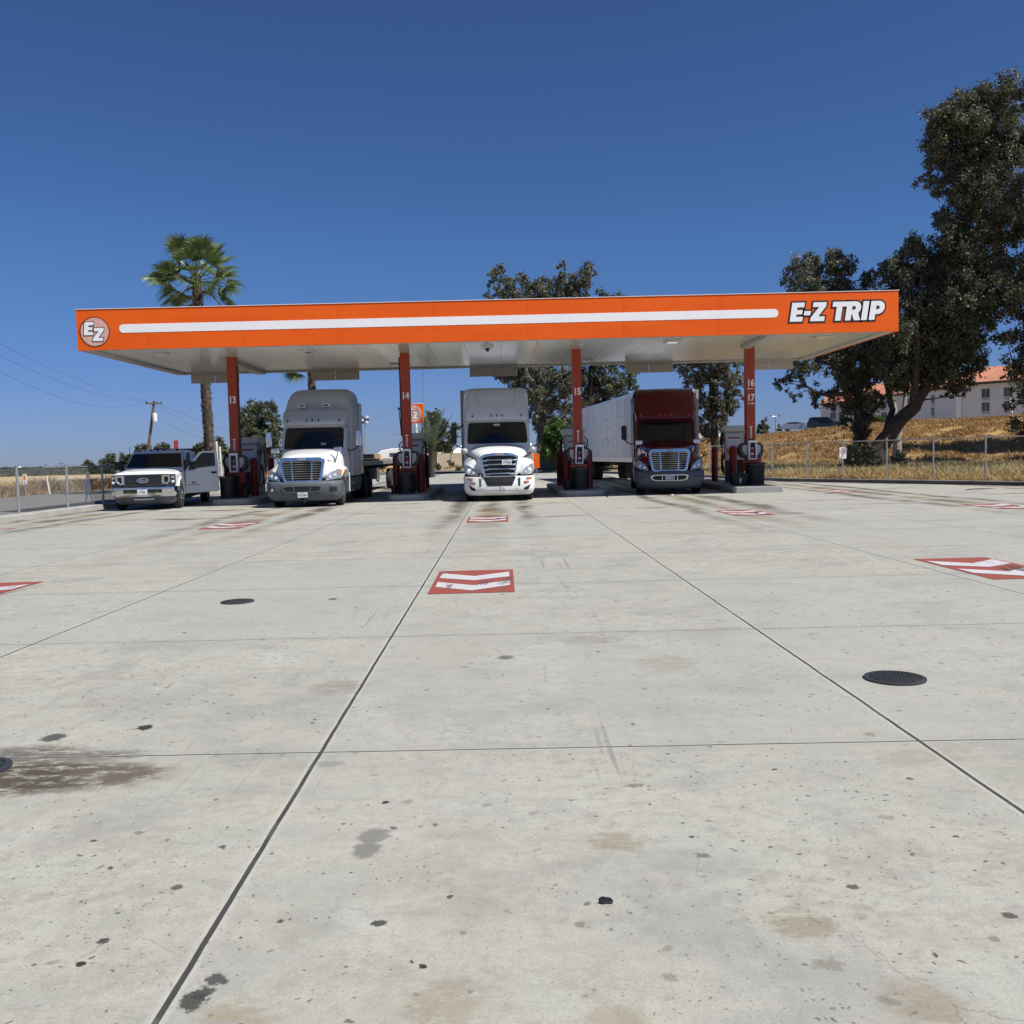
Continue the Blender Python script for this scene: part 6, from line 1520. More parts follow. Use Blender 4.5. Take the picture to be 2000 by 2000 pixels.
tree('eucalyptus', 'greener eucalyptus right of column 15, above the long trailer', 'tree', tuple(b), mid2, 90, 'oak', trunk=[[(1150, 918, 0, .45), (1148, 820, 0, .38), (1155, 720, 0, .28), (1180, 620, 0, .1)], [(1150, 790, 0, .25), (1190, 760, 0, .15), (1230, 735, 0, .05)]], leaf=.22, dens=1.3, group=GT, seed=22, droop=.5)
red_t = [(1318, 700, 12), (1335, 715, 20), (1360, 705, 26), (1395, 700, 30), (1425, 700, 28), (1352, 745, 20), (1378, 740, 28), (1410, 740, 30), (1438, 735, 20), (1372, 785, 24), (1400, 785, 28), (1430, 780, 22), (1380, 820, 20), (1408, 825, 20), (1366, 835, 14), (1440, 765, 12), (1385, 850, 16), (1412, 800, 20), (1330, 690, 14)]
b = Q(1400, 880, 95); b.z = bank_z(1400, 95) - .2
tree('eucalyptus', 'grey eucalyptus with drooping foliage between the red truck and column 16', 'tree', tuple(b), red_t, 95, 'euca_far', trunk=[[(1398, 880, 0, .45), (1396, 810, 0, .35), (1390, 750, 0, .25), (1385, 690, 0, .1)], [(1410, 875, 0, .3), (1418, 800, 0, .25), (1420, 720, 0, .1)]], leaf=.24, dens=.9, group=GT, seed=23, droop=.9)
oak = [(488, 800, 16), (505, 795, 18), (527, 803, 18), (542, 822, 14), (480, 820, 20), (505, 825, 28), (535, 845, 20), (475, 850, 20), (500, 858, 26), (528, 870, 20), (550, 840, 8), (465, 880, 16), (540, 885, 14), (510, 885, 22), (466, 810, 14)]
b = Q(520, 920, 110); b.z = -.1
tree('round_oak', 'round dense oak right of column 13', 'tree', tuple(b), oak, 110, 'oak', trunk=[[(520, 925, 0, .5), (518, 880, 0, .4), (510, 840, 0, .25)]], leaf=.28, dens=1.2, group=GT, seed=24, droop=.2)
cl = [(848, 810, 14), (855, 818, 12), (838, 825, 16), (862, 830, 14), (845, 845, 20), (868, 852, 16), (835, 865, 18), (855, 870, 18), (822, 850, 10), (825, 875, 12), (888, 832, 8), (885, 848, 10), (880, 865, 12), (893, 835, 5), (872, 875, 12)]
b = Q(850, 915, 125); b.z = -.1
tree('dense_tree', 'dark clump of trees left of the white truck, behind the sign', 'tree', tuple(b), cl, 125, 'oak', trunk=[[(850, 912, 0, .4), (848, 860, 0, .3), (850, 825, 0, .15)]], leaf=.38, dens=1.3, group=GT, seed=25, droop=.3)
for i, (bl, Yv, lab) in enumerate((([(172, 905, 6), (180, 908, 6), (166, 910, 5), (185, 912, 4), (173, 912, 6)], 210, 'small lone tree on the horizon at the left'),
        ([(205, 905, 10), (216, 897, 11), (212, 912, 12), (225, 908, 9), (222, 915, 9)], 200, 'rounded tree left of the grey post behind the pickup'),
        ([(240, 895, 9), (252, 898, 9), (247, 908, 11), (258, 910, 8), (236, 912, 9)], 205, 'tree right of the grey post behind the pickup'),
        ([(270, 878, 7), (283, 876, 9), (276, 887, 9), (290, 884, 6), (266, 885, 5)], 190, 'tree behind the leaning utility pole'),
        ([(308, 876, 8), (322, 876, 9), (332, 880, 7), (315, 884, 9), (300, 884, 6)], 195, 'flat topped tree above the pickup roof'),
        ([(385, 880, 8), (396, 872, 10), (405, 885, 8), (378, 888, 8)], 170, 'sparse tree left of the palm trunk'),
        ([(428, 866, 9), (434, 878, 9), (445, 885, 8), (425, 892, 8), (438, 895, 8)], 150, 'bushy grey tree just left of column 13'))):
    b = Q(bl[0][0] + 4, 925, Yv); b.z = gz(b.x, b.y)
    tree('oak_tree', lab, 'tree', tuple(b), bl, Yv, 'oak', trunk=[[(bl[0][0] + 4, 925, 0, .3), (bl[0][0] + 3, bl[0][1], 0, .2)]], leaf=.5, dens=1.6, group=GT, seed=40 + i, droop=.1, clump=.8)
for i, (bl, Yv, z, m, lab) in enumerate((([(1072, 850, 16), (1085, 838, 15), (1095, 860, 20), (1075, 872, 18), (1100, 880, 16), (1068, 885, 14), (1090, 885, 16), (1085, 820, 10), (1110, 865, 14)], 76, -.05, 'green', 'bright green bush behind the screened fence right of the white truck'),
        ([(1493, 822, 5), (1487, 832, 7), (1497, 835, 6), (1482, 842, 6), (1492, 845, 7)], 145, None, 'oak', 'small tree on the embankment right of column 16'),
        ([(1522, 832, 4), (1527, 838, 4), (1520, 840, 4)], 140, None, 'green', 'spiky green shrub left of the silver car'),
        ([(1715, 818, 8), (1728, 816, 8), (1738, 818, 6)], 124, None, 'green', 'green shrub on the embankment behind the leaning trunk'),
        ([(878, 905, 5), (884, 907, 5)], 112, -.05, 'oak', 'dark green weed clump on the sandy strip, nearest the tan wall'),
        ([(893, 915, 5), (898, 916, 4)], 100, -.05, 'oak', 'low green weed just left of the white truck'),
        ([(852, 912, 4), (858, 913, 4)], 106, -.05, 'oak', 'low weed below the lettered van'),
        ([(874, 880, 6), (878, 884, 5)], 160, -.05, 'oak', 'shrub above the tan wall'))):
    b = Q(bl[0][0], bl[0][1] + 10, Yv); b.z = z if z is not None else bank_z(bl[0][0], Yv) - .1
    tree('shrub', lab, 'shrub', tuple(b), bl, Yv, m, trunk=[[(bl[0][0], bl[0][1] + 14, 0, .08), (bl[0][0], bl[0][1], 0, .04)]], leaf=.26, dens=2.2, group='shrubs behind the fences', seed=60 + i, droop=.0, clump=.8)

# ------------------------------------------------------------------ palms
def fan_palm(label, base, top, r0, r1, nf, fr, seed, hang=0):
    rn = random.Random(seed); t = thing('fan_palm', label, 'palm tree', base, 0, 'palms behind the canopy'); b = Vector(base); tp = Vector(top) - b
    n = 40; pts = [Vector((0, 0, 0)).lerp(tp, i / n) + Vector((math.sin(i / n * 3) * .08, 0, 0)) for i in range(n + 1)]
    m_ = MB(); m_.tube(pts, [r0 + (r1 - r0) * i / n + .02 * rn.random() for i in range(n + 1)], 12); m_.build('trunk', 'bark', t)
    vs = []; fs = []                                     # overlapping frond boots
    for i in range(int(tp.z * 52)):
        u = rn.random(); p = Vector((0, 0, 0)).lerp(tp, u) + Vector((math.sin(u * 3) * .08, 0, 0)); a = i * 2.399; rr_ = r0 + (r1 - r0) * u
        d = Vector((math.cos(a), math.sin(a), 0)); s_ = Vector((-d.y, d.x, 0)); w_ = rn.uniform(.05, .085); h_ = rn.uniform(.14, .24); o = len(vs)
        vs += [p + d * rr_ - s_ * w_, p + d * rr_ + s_ * w_, p + d * (rr_ + .05) + s_ * w_ * .8 + Vector((0, 0, h_ * .6)), p + d * (rr_ + .05) - s_ * w_ * .8 + Vector((0, 0, h_ * .6)), p + d * (rr_ + rn.uniform(.07, .13)) + s_ * rn.uniform(-.04, .04) + Vector((0, 0, h_))]
        fs += [(o, o + 1, o + 2, o + 3), (o + 3, o + 2, o + 4)]
    me = bpy.data.meshes.new('frond_boots'); me.from_pydata([tuple(v) for v in vs], [], fs); me.materials.append(M['frond_dry']); o_ = bpy.data.objects.new('frond_boots', me); col.objects.link(o_); o_.parent = t
    for k_ in range(nf):
        a = k_ * 2.39996 + rn.uniform(-.2, .2); el = math.radians(89 - 128 * ((k_ + .5) / nf) ** .85) + rn.uniform(-.1, .1)
        d = Vector((math.cos(a) * math.cos(el), math.sin(a) * math.cos(el), math.sin(el))); L = fr * rn.uniform(.40, .62)
        s0 = tp + Vector((d.x, d.y, 0)) * r1 * .7 + Vector((0, 0, rn.uniform(-.3, .2) + .1))
        hub = s0 + d * L + Vector((0, 0, -.06 * L)); m_ = MB(); m_.tube([s0, s0.lerp(hub, .5) + Vector((0, 0, .05 * L)), hub], [.028, .022, .015], 5)
        side = d.cross(Vector((0, 0, 1)));
        side = Vector((1, 0, 0)) if side.length < .2 else side.normalized()
        up = side.cross(d).normalized(); tw = rn.uniform(-.9, .9); side, up = side * math.cos(tw) + up * math.sin(tw), up * math.cos(tw) - side * math.sin(tw)
        vs = []; fs = []; nl = 21; R_ = fr * rn.uniform(.36, .46)
        for j in range(nl):
            th = math.radians(-88 + 176 * j / (nl - 1)); dd = d * math.cos(th) + side * math.sin(th) + up * (.28 * abs(math.sin(th)))
            ll = R_ * (1 - .22 * abs(math.sin(th / 2)) ** 1.5) * rn.uniform(.9, 1.06); sd = (side * math.cos(th) - d * math.sin(th)); w_ = .5 * ll * math.radians(176 / nl) * .66
            fold = up * w_ * .5; o = len(vs)
            for u, ww, dz in ((.03, .12, 0), (.45, 1.0, -.02), (.68, .62, -.04), (.86, .30, -.09), (1.0, .03, -.17)):
                c = hub + dd.normalized() * ll * u + Vector((0, 0, dz * ll * (1.3 if u > .8 else 1)))
                vs += [c - sd * w_ * ww + fold * ww, c - fold * ww * .4, c + sd * w_ * ww + fold * ww]
            for q_ in range(4):
                for e in (0, 1): fs.append((o + q_ * 3 + e, o + q_ * 3 + e + 1, o + q_ * 3 + 4 + e, o + q_ * 3 + 3 + e))
        m_.add(vs, fs); m_.build('frond', 'palm', t, smooth=0, fix=False)
    return t
Yp = 50; a = Q(412, 915, Yp); a.z = -.05; b = Q(382, 548, Yp)
fan_palm('tall fan palm rising above the left end of the canopy', tuple(a), tuple(b), .25, .22, 44, 2.75, 3)
Yp = 62; a = Q(611, 915, Yp); a.z = -.05; b = Q(606, 700, Yp)
fan_palm('shorter fan palm whose crown hides behind the canopy over the grey truck', tuple(a), tuple(b), .23, .22, 34, 2.2, 5)
# young feathery palm by the sign
Yp = 70; a = Q(843, 912, Yp); a.z = -.05; tp = Q(842, 872, Yp) - a
t = thing('young_palm', 'young feathery palm in front of the orange sign, right of column 14', 'palm tree', tuple(a))
m_ = MB(); m_.tube([(0, 0, 0), tuple(tp * .5), tuple(tp)], [.22, .24, .2], 9); m_.build('trunk', 'bark', t)
rn = random.Random(9)
for k_ in range(20):
    a_ = k_ * 2.4; el = R(84 - 62 * k_ / 20); L = rn.uniform(2.3, 3.6); vs = []; fs = []; m_ = MB()
    d = Vector((math.cos(a_) * math.cos(el), math.sin(a_) * math.cos(el), math.sin(el))); pts = []
    for i in range(9):
        u = i / 8; pts.append(tp + d * L * u + Vector((0, 0, -L * .22 * u * u * (1.3 - math.sin(el)))) + Vector((d.x, d.y, 0)) * L * .12 * u * u)
    m_.tube(pts, .025, 4, .006)
    for i in range(1, 9):
        for q_ in range(4):
            c = pts[i - 1].lerp(pts[i], q_ / 4); tg = (pts[i] - pts[i - 1]).normalized(); sd = tg.cross(Vector((0, 0, 1))).normalized()
            for s in (-1, 1):
                e_ = c + (sd * s * .75 + tg * .7 + Vector((0, 0, rn.uniform(-.25, .1)))).normalized() * L * .17 * (1.1 - .5 * i / 8); o = len(vs); w_ = tg * .022
                vs += [c - w_, c + w_, e_]; fs.append((o, o + 1, o + 2))
    m_.add(vs, fs); m_.build('frond', 'palm_grey', t, smooth=0, fix=False)

# ------------------------------------------------------------------ utility poles and wires
def line_pole(label, base, top, arm, r=.16, tf=True):
    t = thing('utility_pole', label, 'utility pole', base, 0, 'wooden utility poles'); v = Vector(top) - Vector(base)
    MB().tube([(0, 0, 0), tuple(v)], r, 9, r * .7).build('pole', 'polewood', t)
    ab = MB(); z = v.z - .3; x0, y0 = v.x, v.y
    ab.box((x0 - arm, y0 - .20, z - .06), (x0 + arm, y0 - .10, z + .08)); o = ab.build('crossarm', 'polewood', t)
    for s in (-1, -.85, .4, 1):
        MB().lathe((x0 + s * arm * .94, y0 - .15, z + .08), [(.05, 0), (.07, .08), (.04, .16), (.001, .18)], n=8).build('insulator', 'dark_metal', o)
    if tf:
        m_ = MB(); m_.lathe((x0 + .15, y0 - .45, z - 2.0), [(.001, 0), (.25, .02), (.25, .85), (.18, .95), (.001, .97)], n=14); m_.build('transformer', 'steel_white', t)
    return t
Yq = 105; a = Q(283, 925, Yq); a.z = 0; b = Q(301, 783, Yq)
line_pole('leaning wooden pole with crossarm and white transformer behind the pickup', tuple(a), tuple(b), .9, .19)
A0 = b
def wire(p0, p1, sag, lab, r=.009):
    p0, p1 = Vector(p0), Vector(p1); m_ = MB(); m_.tube([p0.lerp(p1, i / 16) + Vector((0, 0, -sag * 4 * (i / 16) * (1 - i / 16))) for i in range(17)], r, 4)
    tag(m_.build('power_line', 'dark_metal'), lab, 'power line', 'power lines')
for (xa, ya, yb, lab, s) in ((284, 785, 640, 'topmost overhead line running left from the leaning pole', .6), (290, 785, 665, 'middle overhead line running left from the leaning pole', .9), (280, 788, 693, 'lowest overhead line running left from the leaning pole', 1.5)):
    wire(Q(xa, ya - 3, Yq), Q(-60, yb, 52), s, lab)
for (xa, ya, xb, yb, Y2, lab, s) in ((306, 786, 560, 866, 210, 'upper line dropping right from the leaning pole', 1.0), (300, 786, 560, 872, 215, 'second line dropping right from the leaning pole', 2.5), (292, 811, 560, 868, 190, 'low service line right of the leaning pole', 2.2), (722, 820, 800, 782, 100, 'thin cable rising to the right past column 14', .2)):
    wire(Q(xa, ya, Yq if xa < 700 else 170), Q(xb, yb, Y2), s, lab, .014)
for px, y0_, y1_, Y2, lab in ((14, 922, 911, 420, 'tiny far pole nearest the left edge'), (89, 920, 907, 380, 'tiny far pole left of the lone tree'), (120, 920, 904, 360, 'taller far pole left of the lone tree')):
    a = Q(px, y0_, Y2); b = Q(px, y1_, Y2)
    t = line_pole(lab, tuple(a), tuple(b), .8, .16, False)
a = Q(36, 922, 330); t = thing('water_tower', 'tiny white box on dark legs on the left horizon', 'water tank', tuple(a))
MB().box((-.7, -.6, 1.1), (.7, .6, 2.0)).build('tank', 'rv_white', t); MB().box((-.6, -.5, -.6), (.6, .5, 1.1)).build('stand', 'dark_metal', t)
# floodlight mast
a = Q(713, 905, 170); b = Q(713, 818, 170); a.z = gz(a.x, a.y); t = thing('floodlight_mast', 'distant mast with a cluster of floodlights between the grey truck and column 14', 'light mast', tuple(a)); v = b - a
MB().tube([(0, 0, 0), tuple(v)], .16, 8, .10).build('mast', 'galv', t)
for i, (x, z) in enumerate(((-.35, .2), (.35, .25), (-.3, -.55), (.3, -.5), (0, -.1), (-.4, -.2), (.42, -.15))):
    MB().box((v.x + x * 1.2 - .2, v.y - .3, v.z + z * 1.2 - .2), (v.x + x * 1.2 + .2, v.y - .05, v.z + z * 1.2 + .2)).build('floodlight', 'rv_white' if i % 2 else 'dark_metal', t, bevel=.04)
# tall thin flag pole
a = Q(828, 905, 95); a.z = 0; b = Q(826, 722, 95); t = thing('flagpole', 'tall thin bare pole right of column 14', 'flagpole', tuple(a)); v = b - a
MB().tube([(0, 0, 0), tuple(v * .92)], .075, 8, .045).build('pole', 'galv', t); MB().tube([tuple(v * .92), tuple(v)], .02, 5).build('tip', 'dark_metal', t)
MB().lathe((v.x * .92, v.y * .92, v.z * .92), [(.001, -.1), (.13, 0), (.001, .1)], n=10).build('ball', 'lampglass', t)
# station pole sign
a = Q(812, 915, 90); a.z = 0; t = thing('pole_sign', 'orange square sign with EZ letters on a white pole behind column 14', 'sign', tuple(a)); c = Q(808, 808, 90) - a
MB().box((c.x - .95, c.y - .15, c.z - .90), (c.x + .95, c.y + .15, c.z + .90)).build('board', 'orange', t, bevel=.03)
MB().box((c.x - .97, c.y - .16, c.z + .905), (c.x + .97, c.y + .16, c.z + .95)).build('edge_trim', 'white_sign', t)
k = NT('emblem_pink'); k.color((.82, .42, .33)); k.set(Roughness=.5); M['emblem_pink'] = k.m
eh = bpy.data.objects.new('emblem', None); col.objects.link(eh); eh.parent = t
emblem(t, c.x, c.y - .152, c.z, .78, 'white_sign', 'emblem_pink'); bpy.data.objects.remove(eh)
MB().tube([(.15, 0, 0), (.15, 0, c.z - .9)], .15, 12).build('pole', 'rv_white', t)
# small road signs
def sign(px, pt, pb, Y, w_, lab, mat, lines=None, pole=True, rz=0.0, txtmat='sign_black', base_z=0.0, cat='sign', size=None):
    q = Q(px, pt, Y); q2 = Q(px, pb, Y); t = thing('post_sign', lab, cat, (q.x, q.y, base_z), rz)
    zt, zb = q.z - base_z, q2.z - base_z
    if pole: MB().tube([(0, .03, -.05), (0, .03, zt - .05)], .025, 8).build('post', 'galv', t)
    MB().box((-w_ / 2, -.012, zb), (w_ / 2, .0, zt)).build('board', mat, t, bevel=.01)
    for s_, fz, sz in lines or (): text_mesh(s_, sz, (0, -.016, zb + (zt - zb) * fz), .001, t, txtmat, 'lettering', bold=.015, sx=.8)
    return t
sign(1646, 874, 896, kerb_far(1646) + .05, .29, 'white no parking sign on its own post in front of the right fence', 'white_sign', [('NO', .86, .10), ('PARKING', .68, .075), ('ANY TIME', .5, .06), ('- - - - -', .30, .05), ('- - - -', .16, .05)], txtmat='sign_red')
sign(343.5, 860, 876.5, 75, .36, 'small red and white sign high on a post behind the pickup', 'sign_red', [('- -', .8, .14), ('- - -', .5, .12), ('- - -', .25, .12)], txtmat='white_sign')
sign(1048, 886, 914, 70, .42, 'orange board on a post right of the white truck', 'orange', [('- - -', .78, .14), ('- - - -', .62, .12), ('- - -', .3, .12)], txtmat='white_sign')
for px, pt, pb, Y, lab in ((48, 926, 946, 47, 'white and orange pipeline marker nearest the camera beyond the left fence'), (171, 923, 941, 52, 'white and orange pipeline marker beside the leaning white stake')):
    q = Q(px, pt, Y); q2 = Q(px, pb, Y); t = thing('pipeline_marker', lab, 'marker sign', (q.x, q.y, -.03), 0, 'pipeline markers beyond the left fence')
    zt, zb = q.z + .03, q2.z + .03
    MB().tube([(0, .03, 0), (0, .03, zt - .1)], .03, 8).build('post', 'galv', t)
    MB().box((-.10, -.01, zb), (.10, .01, zt)).build('board', 'white_sign', t, bevel=.008)
    MB().box((-.055, -.016, zb + (zt - zb) * .42), (.055, -.0105, zt - .05)).build('orange_panel', 'amber', t)
    MB().box((-.03, -.016, zb + .07), (.03, -.0105, zb + .12)).build('small_print', 'sign_black', t)
q = Q(97, 960, 52); m_ = MB(); m_.tube([(0, 0, 0), (-.14, 0, 1.0)], .055, 8); o = tag(m_.build('leaning_stake', 'steel_white'), 'short pale stake leaning left at the edge of the dry field', 'stake'); o.location = (q.x, q.y, 0)
q = P(172, 988); t = thing('pipe_stand', 'grey metal utility stand on splayed legs beyond the left fence', 'utility stand', (q.x - .25, q.y + .7, -.03)); z0_ = 0
MB().box((-.13, -.08, .42), (.13, .08, .98)).build('box', 'grey_metal', t, bevel=.02); MB().box((-.26, -.10, .94), (.15, .10, 1.0)).build('cap', 'grey_metal', t)
for s in (-1, 1): MB().tube([(s * .07, 0, .45), (s * .16 - .02, 0, 0)], .028, 6).build('leg', 'galv', t)
q = Q(228, 888, 62); t = thing('grey_post', 'plain grey post standing behind the pickup hood', 'post', (q.x, q.y, 0)); MB().tube([(0, 0, -.05), (0, 0, q.z)], .12, 10).build('shaft', 'galv', t)
for px, top, lab in ((424, 862, 'left one of two white posts right of the palm trunk'), (430.5, 872, 'right one of two white posts beside column 13')):
    q = Q(px, top, 60); o = MB().tube([(0, 0, -.05), (-.06, 0, q.z)], .08, 8).build('white_post', 'steel_white'); o.location = (q.x, q.y, 0); tag(o, lab, 'post', 'white posts near the palm')
q = Q(253, 873, 160); o = MB().tube([(0, 0, -.2), (0, 0, q.z)], .06, 5).build('thin_mast', 'dark_metal'); o.location = (q.x, q.y, 0); tag(o, 'very thin distant mast above the trees left of the pickup', 'mast')
q = Q(1515, 812, 138); zb = bank_z(1515, 130) ; t = thing('twin_street_lamp', 'twin headed street lamp on the embankment left of the silver car', 'street lamp', (q.x, q.y, zb - .1)); h = q.z - zb
MB().tube([(0, 0, 0), (0, 0, h)], .10, 8, .07).build('pole', 'galv', t)
for s in (-1, 1):
    MB().tube([(0, 0, h), (s * .45, 0, h), (s * .62, 0, h + .15)], .05, 6).build('arm', 'galv', t); MB().box((s * .66 - .14, -.2, h + .12), (s * .66 + .14, .2, h + .32)).build('lamp_head', 'grey_metal', t, bevel=.03)

# ------------------------------------------------------------------ cars on the embankment
def car(label, name, cat, px, py, Y, rz, mat, L, H, suv):
    q = Q(px, py, Y); t = thing(name, label, cat, (q.x, q.y, q.z), rz, 'cars on the embankment road')
    w_ = .9
    if suv: prof = [(-L / 2, .35), (-L / 2 - .05, .9), (-L / 2 + .08, 1.05), (-L / 2 + .35, H - .05), (-L / 2 + .7, H), (.35, H - .02), (1.15, 1.12), (L / 2 - .35, .98), (L / 2, .75), (L / 2, .35)]
    else: prof = [(-L / 2, .35), (-L / 2 - .02, .85), (-L / 2 + .12, 1.02), (-L / 2 + .75, H - .12), (-L / 2 + 1.7, H), (-.1, H - .02), (1.05, .98), (L / 2 - .3, .78), (L / 2, .55), (L / 2, .30)]
    rings = []
    for y, wf in ((-w_, .86), (-w_ * .93, 1), (w_ * .93, 1), (w_, .86)):
        rings.append([(x, y * (1 if z < 1.1 else .80), .35 + (z - .35) * (wf if z > 1.2 else 1)) for x, z in prof])
    MB().loft(rings).build('body', mat, t, bevel=.06)
    gl = [(-L / 2 + .55, 1.05), (-L / 2 + (.75 if suv else 1.05), H - .14), (-.05 + (.35 if suv else 0), H - .12), (.85 + (.15 if suv else 0), 1.03)]
    m_ = MB()
    for s in (-1, 1): m_.add([(x, s * (w_ * .95 - (z - 1.0) * .22), z) for x, z in gl] + [(x, s * (w_ * .70 - (z - 1.0) * .22), z) for x, z in gl], [(0, 1, 2, 3), (4, 7, 6, 5), (0, 4, 5, 1), (1, 5, 6, 2), (2, 6, 7, 3), (3, 7, 4, 0)])
    m_.build('side_glass', 'glass', t)
    x0_ = .30 if suv else -.05; m_ = MB(); m_.add([(x0_ + .06, -.58, H - .09), (x0_ + .06, .58, H - .09), (1.14, .74, 1.10 if suv else 1.0), (1.14, -.74, 1.10 if suv else 1.0)] + [(x0_ - .1, -.5, H - .19), (x0_ - .1, .5, H - .19), (1.0, .7, .95), (1.0, -.7, .95)], [(0, 1, 2, 3), (4, 7, 6, 5), (0, 4, 5, 1), (1, 5, 6, 2), (2, 6, 7, 3), (3, 7, 4, 0)]); m_.v = [(x + .05, y, z + .05) for x, y, z in m_.v]; m_.build('windscreen', 'glass', t)
    for sx_ in (-1, 1):
        for sy_ in (-1, 1):
            MB().lathe((sx_ * L * .30, sy_ * .80 - .1, .33), [(.18, .02), (.33, .0), (.33, .2), (.18, .18)], axis='y', n=18).build('wheel', 'rubber', t)
    for sy_ in (-1, 1): MB().box((L / 2 - .22, sy_ * .62 - .14, .68), (L / 2 + .01, sy_ * .62 + .14, .82)).build('headlight', 'lampbright', t, bevel=.03); MB().box((.72, sy_ * .98 - .08, .98), (.86, sy_ * .98 + .08, 1.12)).build('door_mirror', mat if not suv else 'black', t, bevel=.02)
    return t
car('silver hatchback on the embankment road', 'parked_car', 'car', 1557, 843, 134, R(-18), 'silver', 4.35, 1.45, False)
car('black sport utility car right of the silver one', 'parked_car', 'car', 1611, 839, 131, R(-18), 'black_car', 4.7, 1.75, True)

# ------------------------------------------------------------------ hotel
def hotel():
    a = Q(1603, 838, 262); a.z = 4.6; base = a
    t = thing('hotel', 'long pale hotel with terracotta roof up behind the right trees', 'building', tuple(base))
    cr = [(1603, 262), (1652, 256), (1657, 236), (1745, 224), (1860, 196), (1872, 190), (2040, 178), (2120, 172)]
    fp = []
    for px, Y in cr:
        d = ray(px, 850); fp.append((d.x / d.y * Y - base.x, Y - base.y))
    H = 9.0
    tops = {}
    back = [(x + 6, y + 16) for x, y in reversed(fp)]
    def q_top(px, py, Y): return Q(px, py, Y).z - base.z
    h_l = q_top(1603, 781, 262); h_r = q_top(1900, 758, 188)
    H = (h_l + h_r) / 2
    MB().prismz(fp + back, -6, H).build('wall', 'stucco', t, smooth=0)
    # roof: hipped slab with overhang
    ov = 1.0; m_ = MB(); f2 = [(x - .6, y - ov) for x, y in fp]; b2 = [(x + .6, y + 1) for x, y in back]; n = len(f2)
    mid = [((x + X) / 2 + 2.5, (y + Y_) / 2) for (x, y), (X, Y_) in zip(f2, reversed(b2))]
    vs = [(x, y, H) for x, y in f2] + [(x, y, H + 3.6) for x, y in mid] + [(x, y, H) for x, y in reversed(b2)]
    fs = [(i, i + 1, n + i + 1, n + i) for i in range(n - 1)] + [(n + i, n + i + 1, 2 * n + i + 1, 2 * n + i) for i in range(n - 1)] + [(0, n, 2 * n), (n - 1, 3 * n - 1, 2 * n - 1)]
    m_.add(vs, fs); rf = m_.build('roof', 'tile_roof', t, smooth=0)
    m_ = MB(); m_.prismz(f2 + b2, H - .45, H - .004); m_.build('eaves', 'dark_metal', t, smooth=0)
    for (x, y) in (mid[5], mid[6]): m_ = MB(); m_.box((x - 4, y - 5, H + 1.2), (x - 2, y - 3.5, H + 3.2)); m_.build('roof_vent', 'stucco', rf, bevel=.05)
    # windows
    def face(i, us, zs, w_=1.5, h_=1.7):
        (x0, y0), (x1, y1) = fp[i], fp[i + 1]; L = math.hypot(x1 - x0, y1 - y0); ux, uy = (x1 - x0) / L, (y1 - y0) / L; nx, ny = uy, -ux
        for u in us:
            for z in zs:
                cx, cy = x0 + ux * u * L + nx * .03, y0 + uy * u * L + ny * .03
                def bxx(w2, h0, h1, o0, o1, nm, mt, par):
                    m_ = MB(); pts = [(cx - ux * w2 + nx * o0, cy - uy * w2 + ny * o0), (cx + ux * w2 + nx * o0, cy + uy * w2 + ny * o0), (cx + ux * w2 + nx * o1, cy + uy * w2 + ny * o1), (cx - ux * w2 + nx * o1, cy - uy * w2 + ny * o1)]
                    m_.prismz(pts, h0, h1); return m_.build(nm, mt, par, smooth=0)
                fr = bxx(w_ / 2 + .08, z - .08, z + h_ + .08, -.05, .04, 'window', 'stucco', t)
                bxx(w_ / 2, z, z + h_, 0, .06, 'pane', 'win_dark', fr); bxx(w_ / 2, z - .55, z - .12, 0, .09, 'vent_panel', 'grey_metal', fr)
                bxx(.05, z, z + h_, .061, .09, 'mullion', 'grey_metal', fr)
    zr = [q_top(1900, 805, 190) , q_top(1900, 779, 190)]
    face(0, (.50, .85), [q_top(1625, 818, 260), q_top(1625, 806 - 8, 260)])
    face(2, (.2, .5, .8), zr); face(3, (.3, .7), zr); face(5, (.0 + .33, .59, .85), zr); face(6, (.3, .7), zr)
    m_ = MB(); x, y = fp[5]; m_.box((x - .5, y - .6, -6), (x + .3, y - .1, H - .5)); m_.build('downpipe', 'rv_white', t)
hotel()
q = Q(1977, 810, 114); o = MB().tube([(0, 0, -.3), (-.25, 0, 2.0)], .12, 8).build('leaning_bollard', 'rv_white'); o.location = q; tag(o, 'slim white leaning post on the embankment before the hotel', 'post')
q = Q(1385, 855, 146); m_ = MB(); m_.box((-2.2, 0, 0), (2.2, 1.2, .55)); o = tag(m_.build('concrete_block', 'rv_white', bevel=.05), 'long low white block on the embankment behind the red truck mirror', 'barrier'); o.location = q

# ------------------------------------------------------------------ vehicles and buildings straight behind
def rv(px0, px1, pt, Y, label):
    a = P(px0, 900, 0); L = (px1 - px0) / F * Y; q = Q(px0, pt, Y); H = q.z
    t = thing('motorhome', label, 'motorhome', (q.x, Y, 0))
    MB().prism([(0, .6), (L, .6), (L, H), (L * .35, H + .02), (L * .12, H - .25), (0, H - .9)], 0, 2.5).build('body', 'rv_white', t, bevel=.12)
    o = MB().box((L * .62, .8, H + .001), (L * .62 + 1.5, 1.7, H + .32)).build('air_conditioner', 'rv_white', t, bevel=.08)
    m_ = MB(); m_.box((0.2, -.02, 1.3), (L - .2, -.001, 1.42)); m_.build('side_stripe', 'grey_metal', t)
    MB().box((L * .3, -.03, 1.7), (L * .3 + 1.2, -.005, 2.3)).build('window', 'win_dark', t); MB().box((L * .7, -.03, 1.7), (L * .7 + 1.2, -.005, 2.3)).build('window', 'win_dark', t)
    for x in (L * .2, L * .75): MB().lathe((x, .1, .45), [(.2, .0), (.45, 0), (.45, .3), (.2, .3)], axis='y', n=18).build('wheel', 'rubber', t)
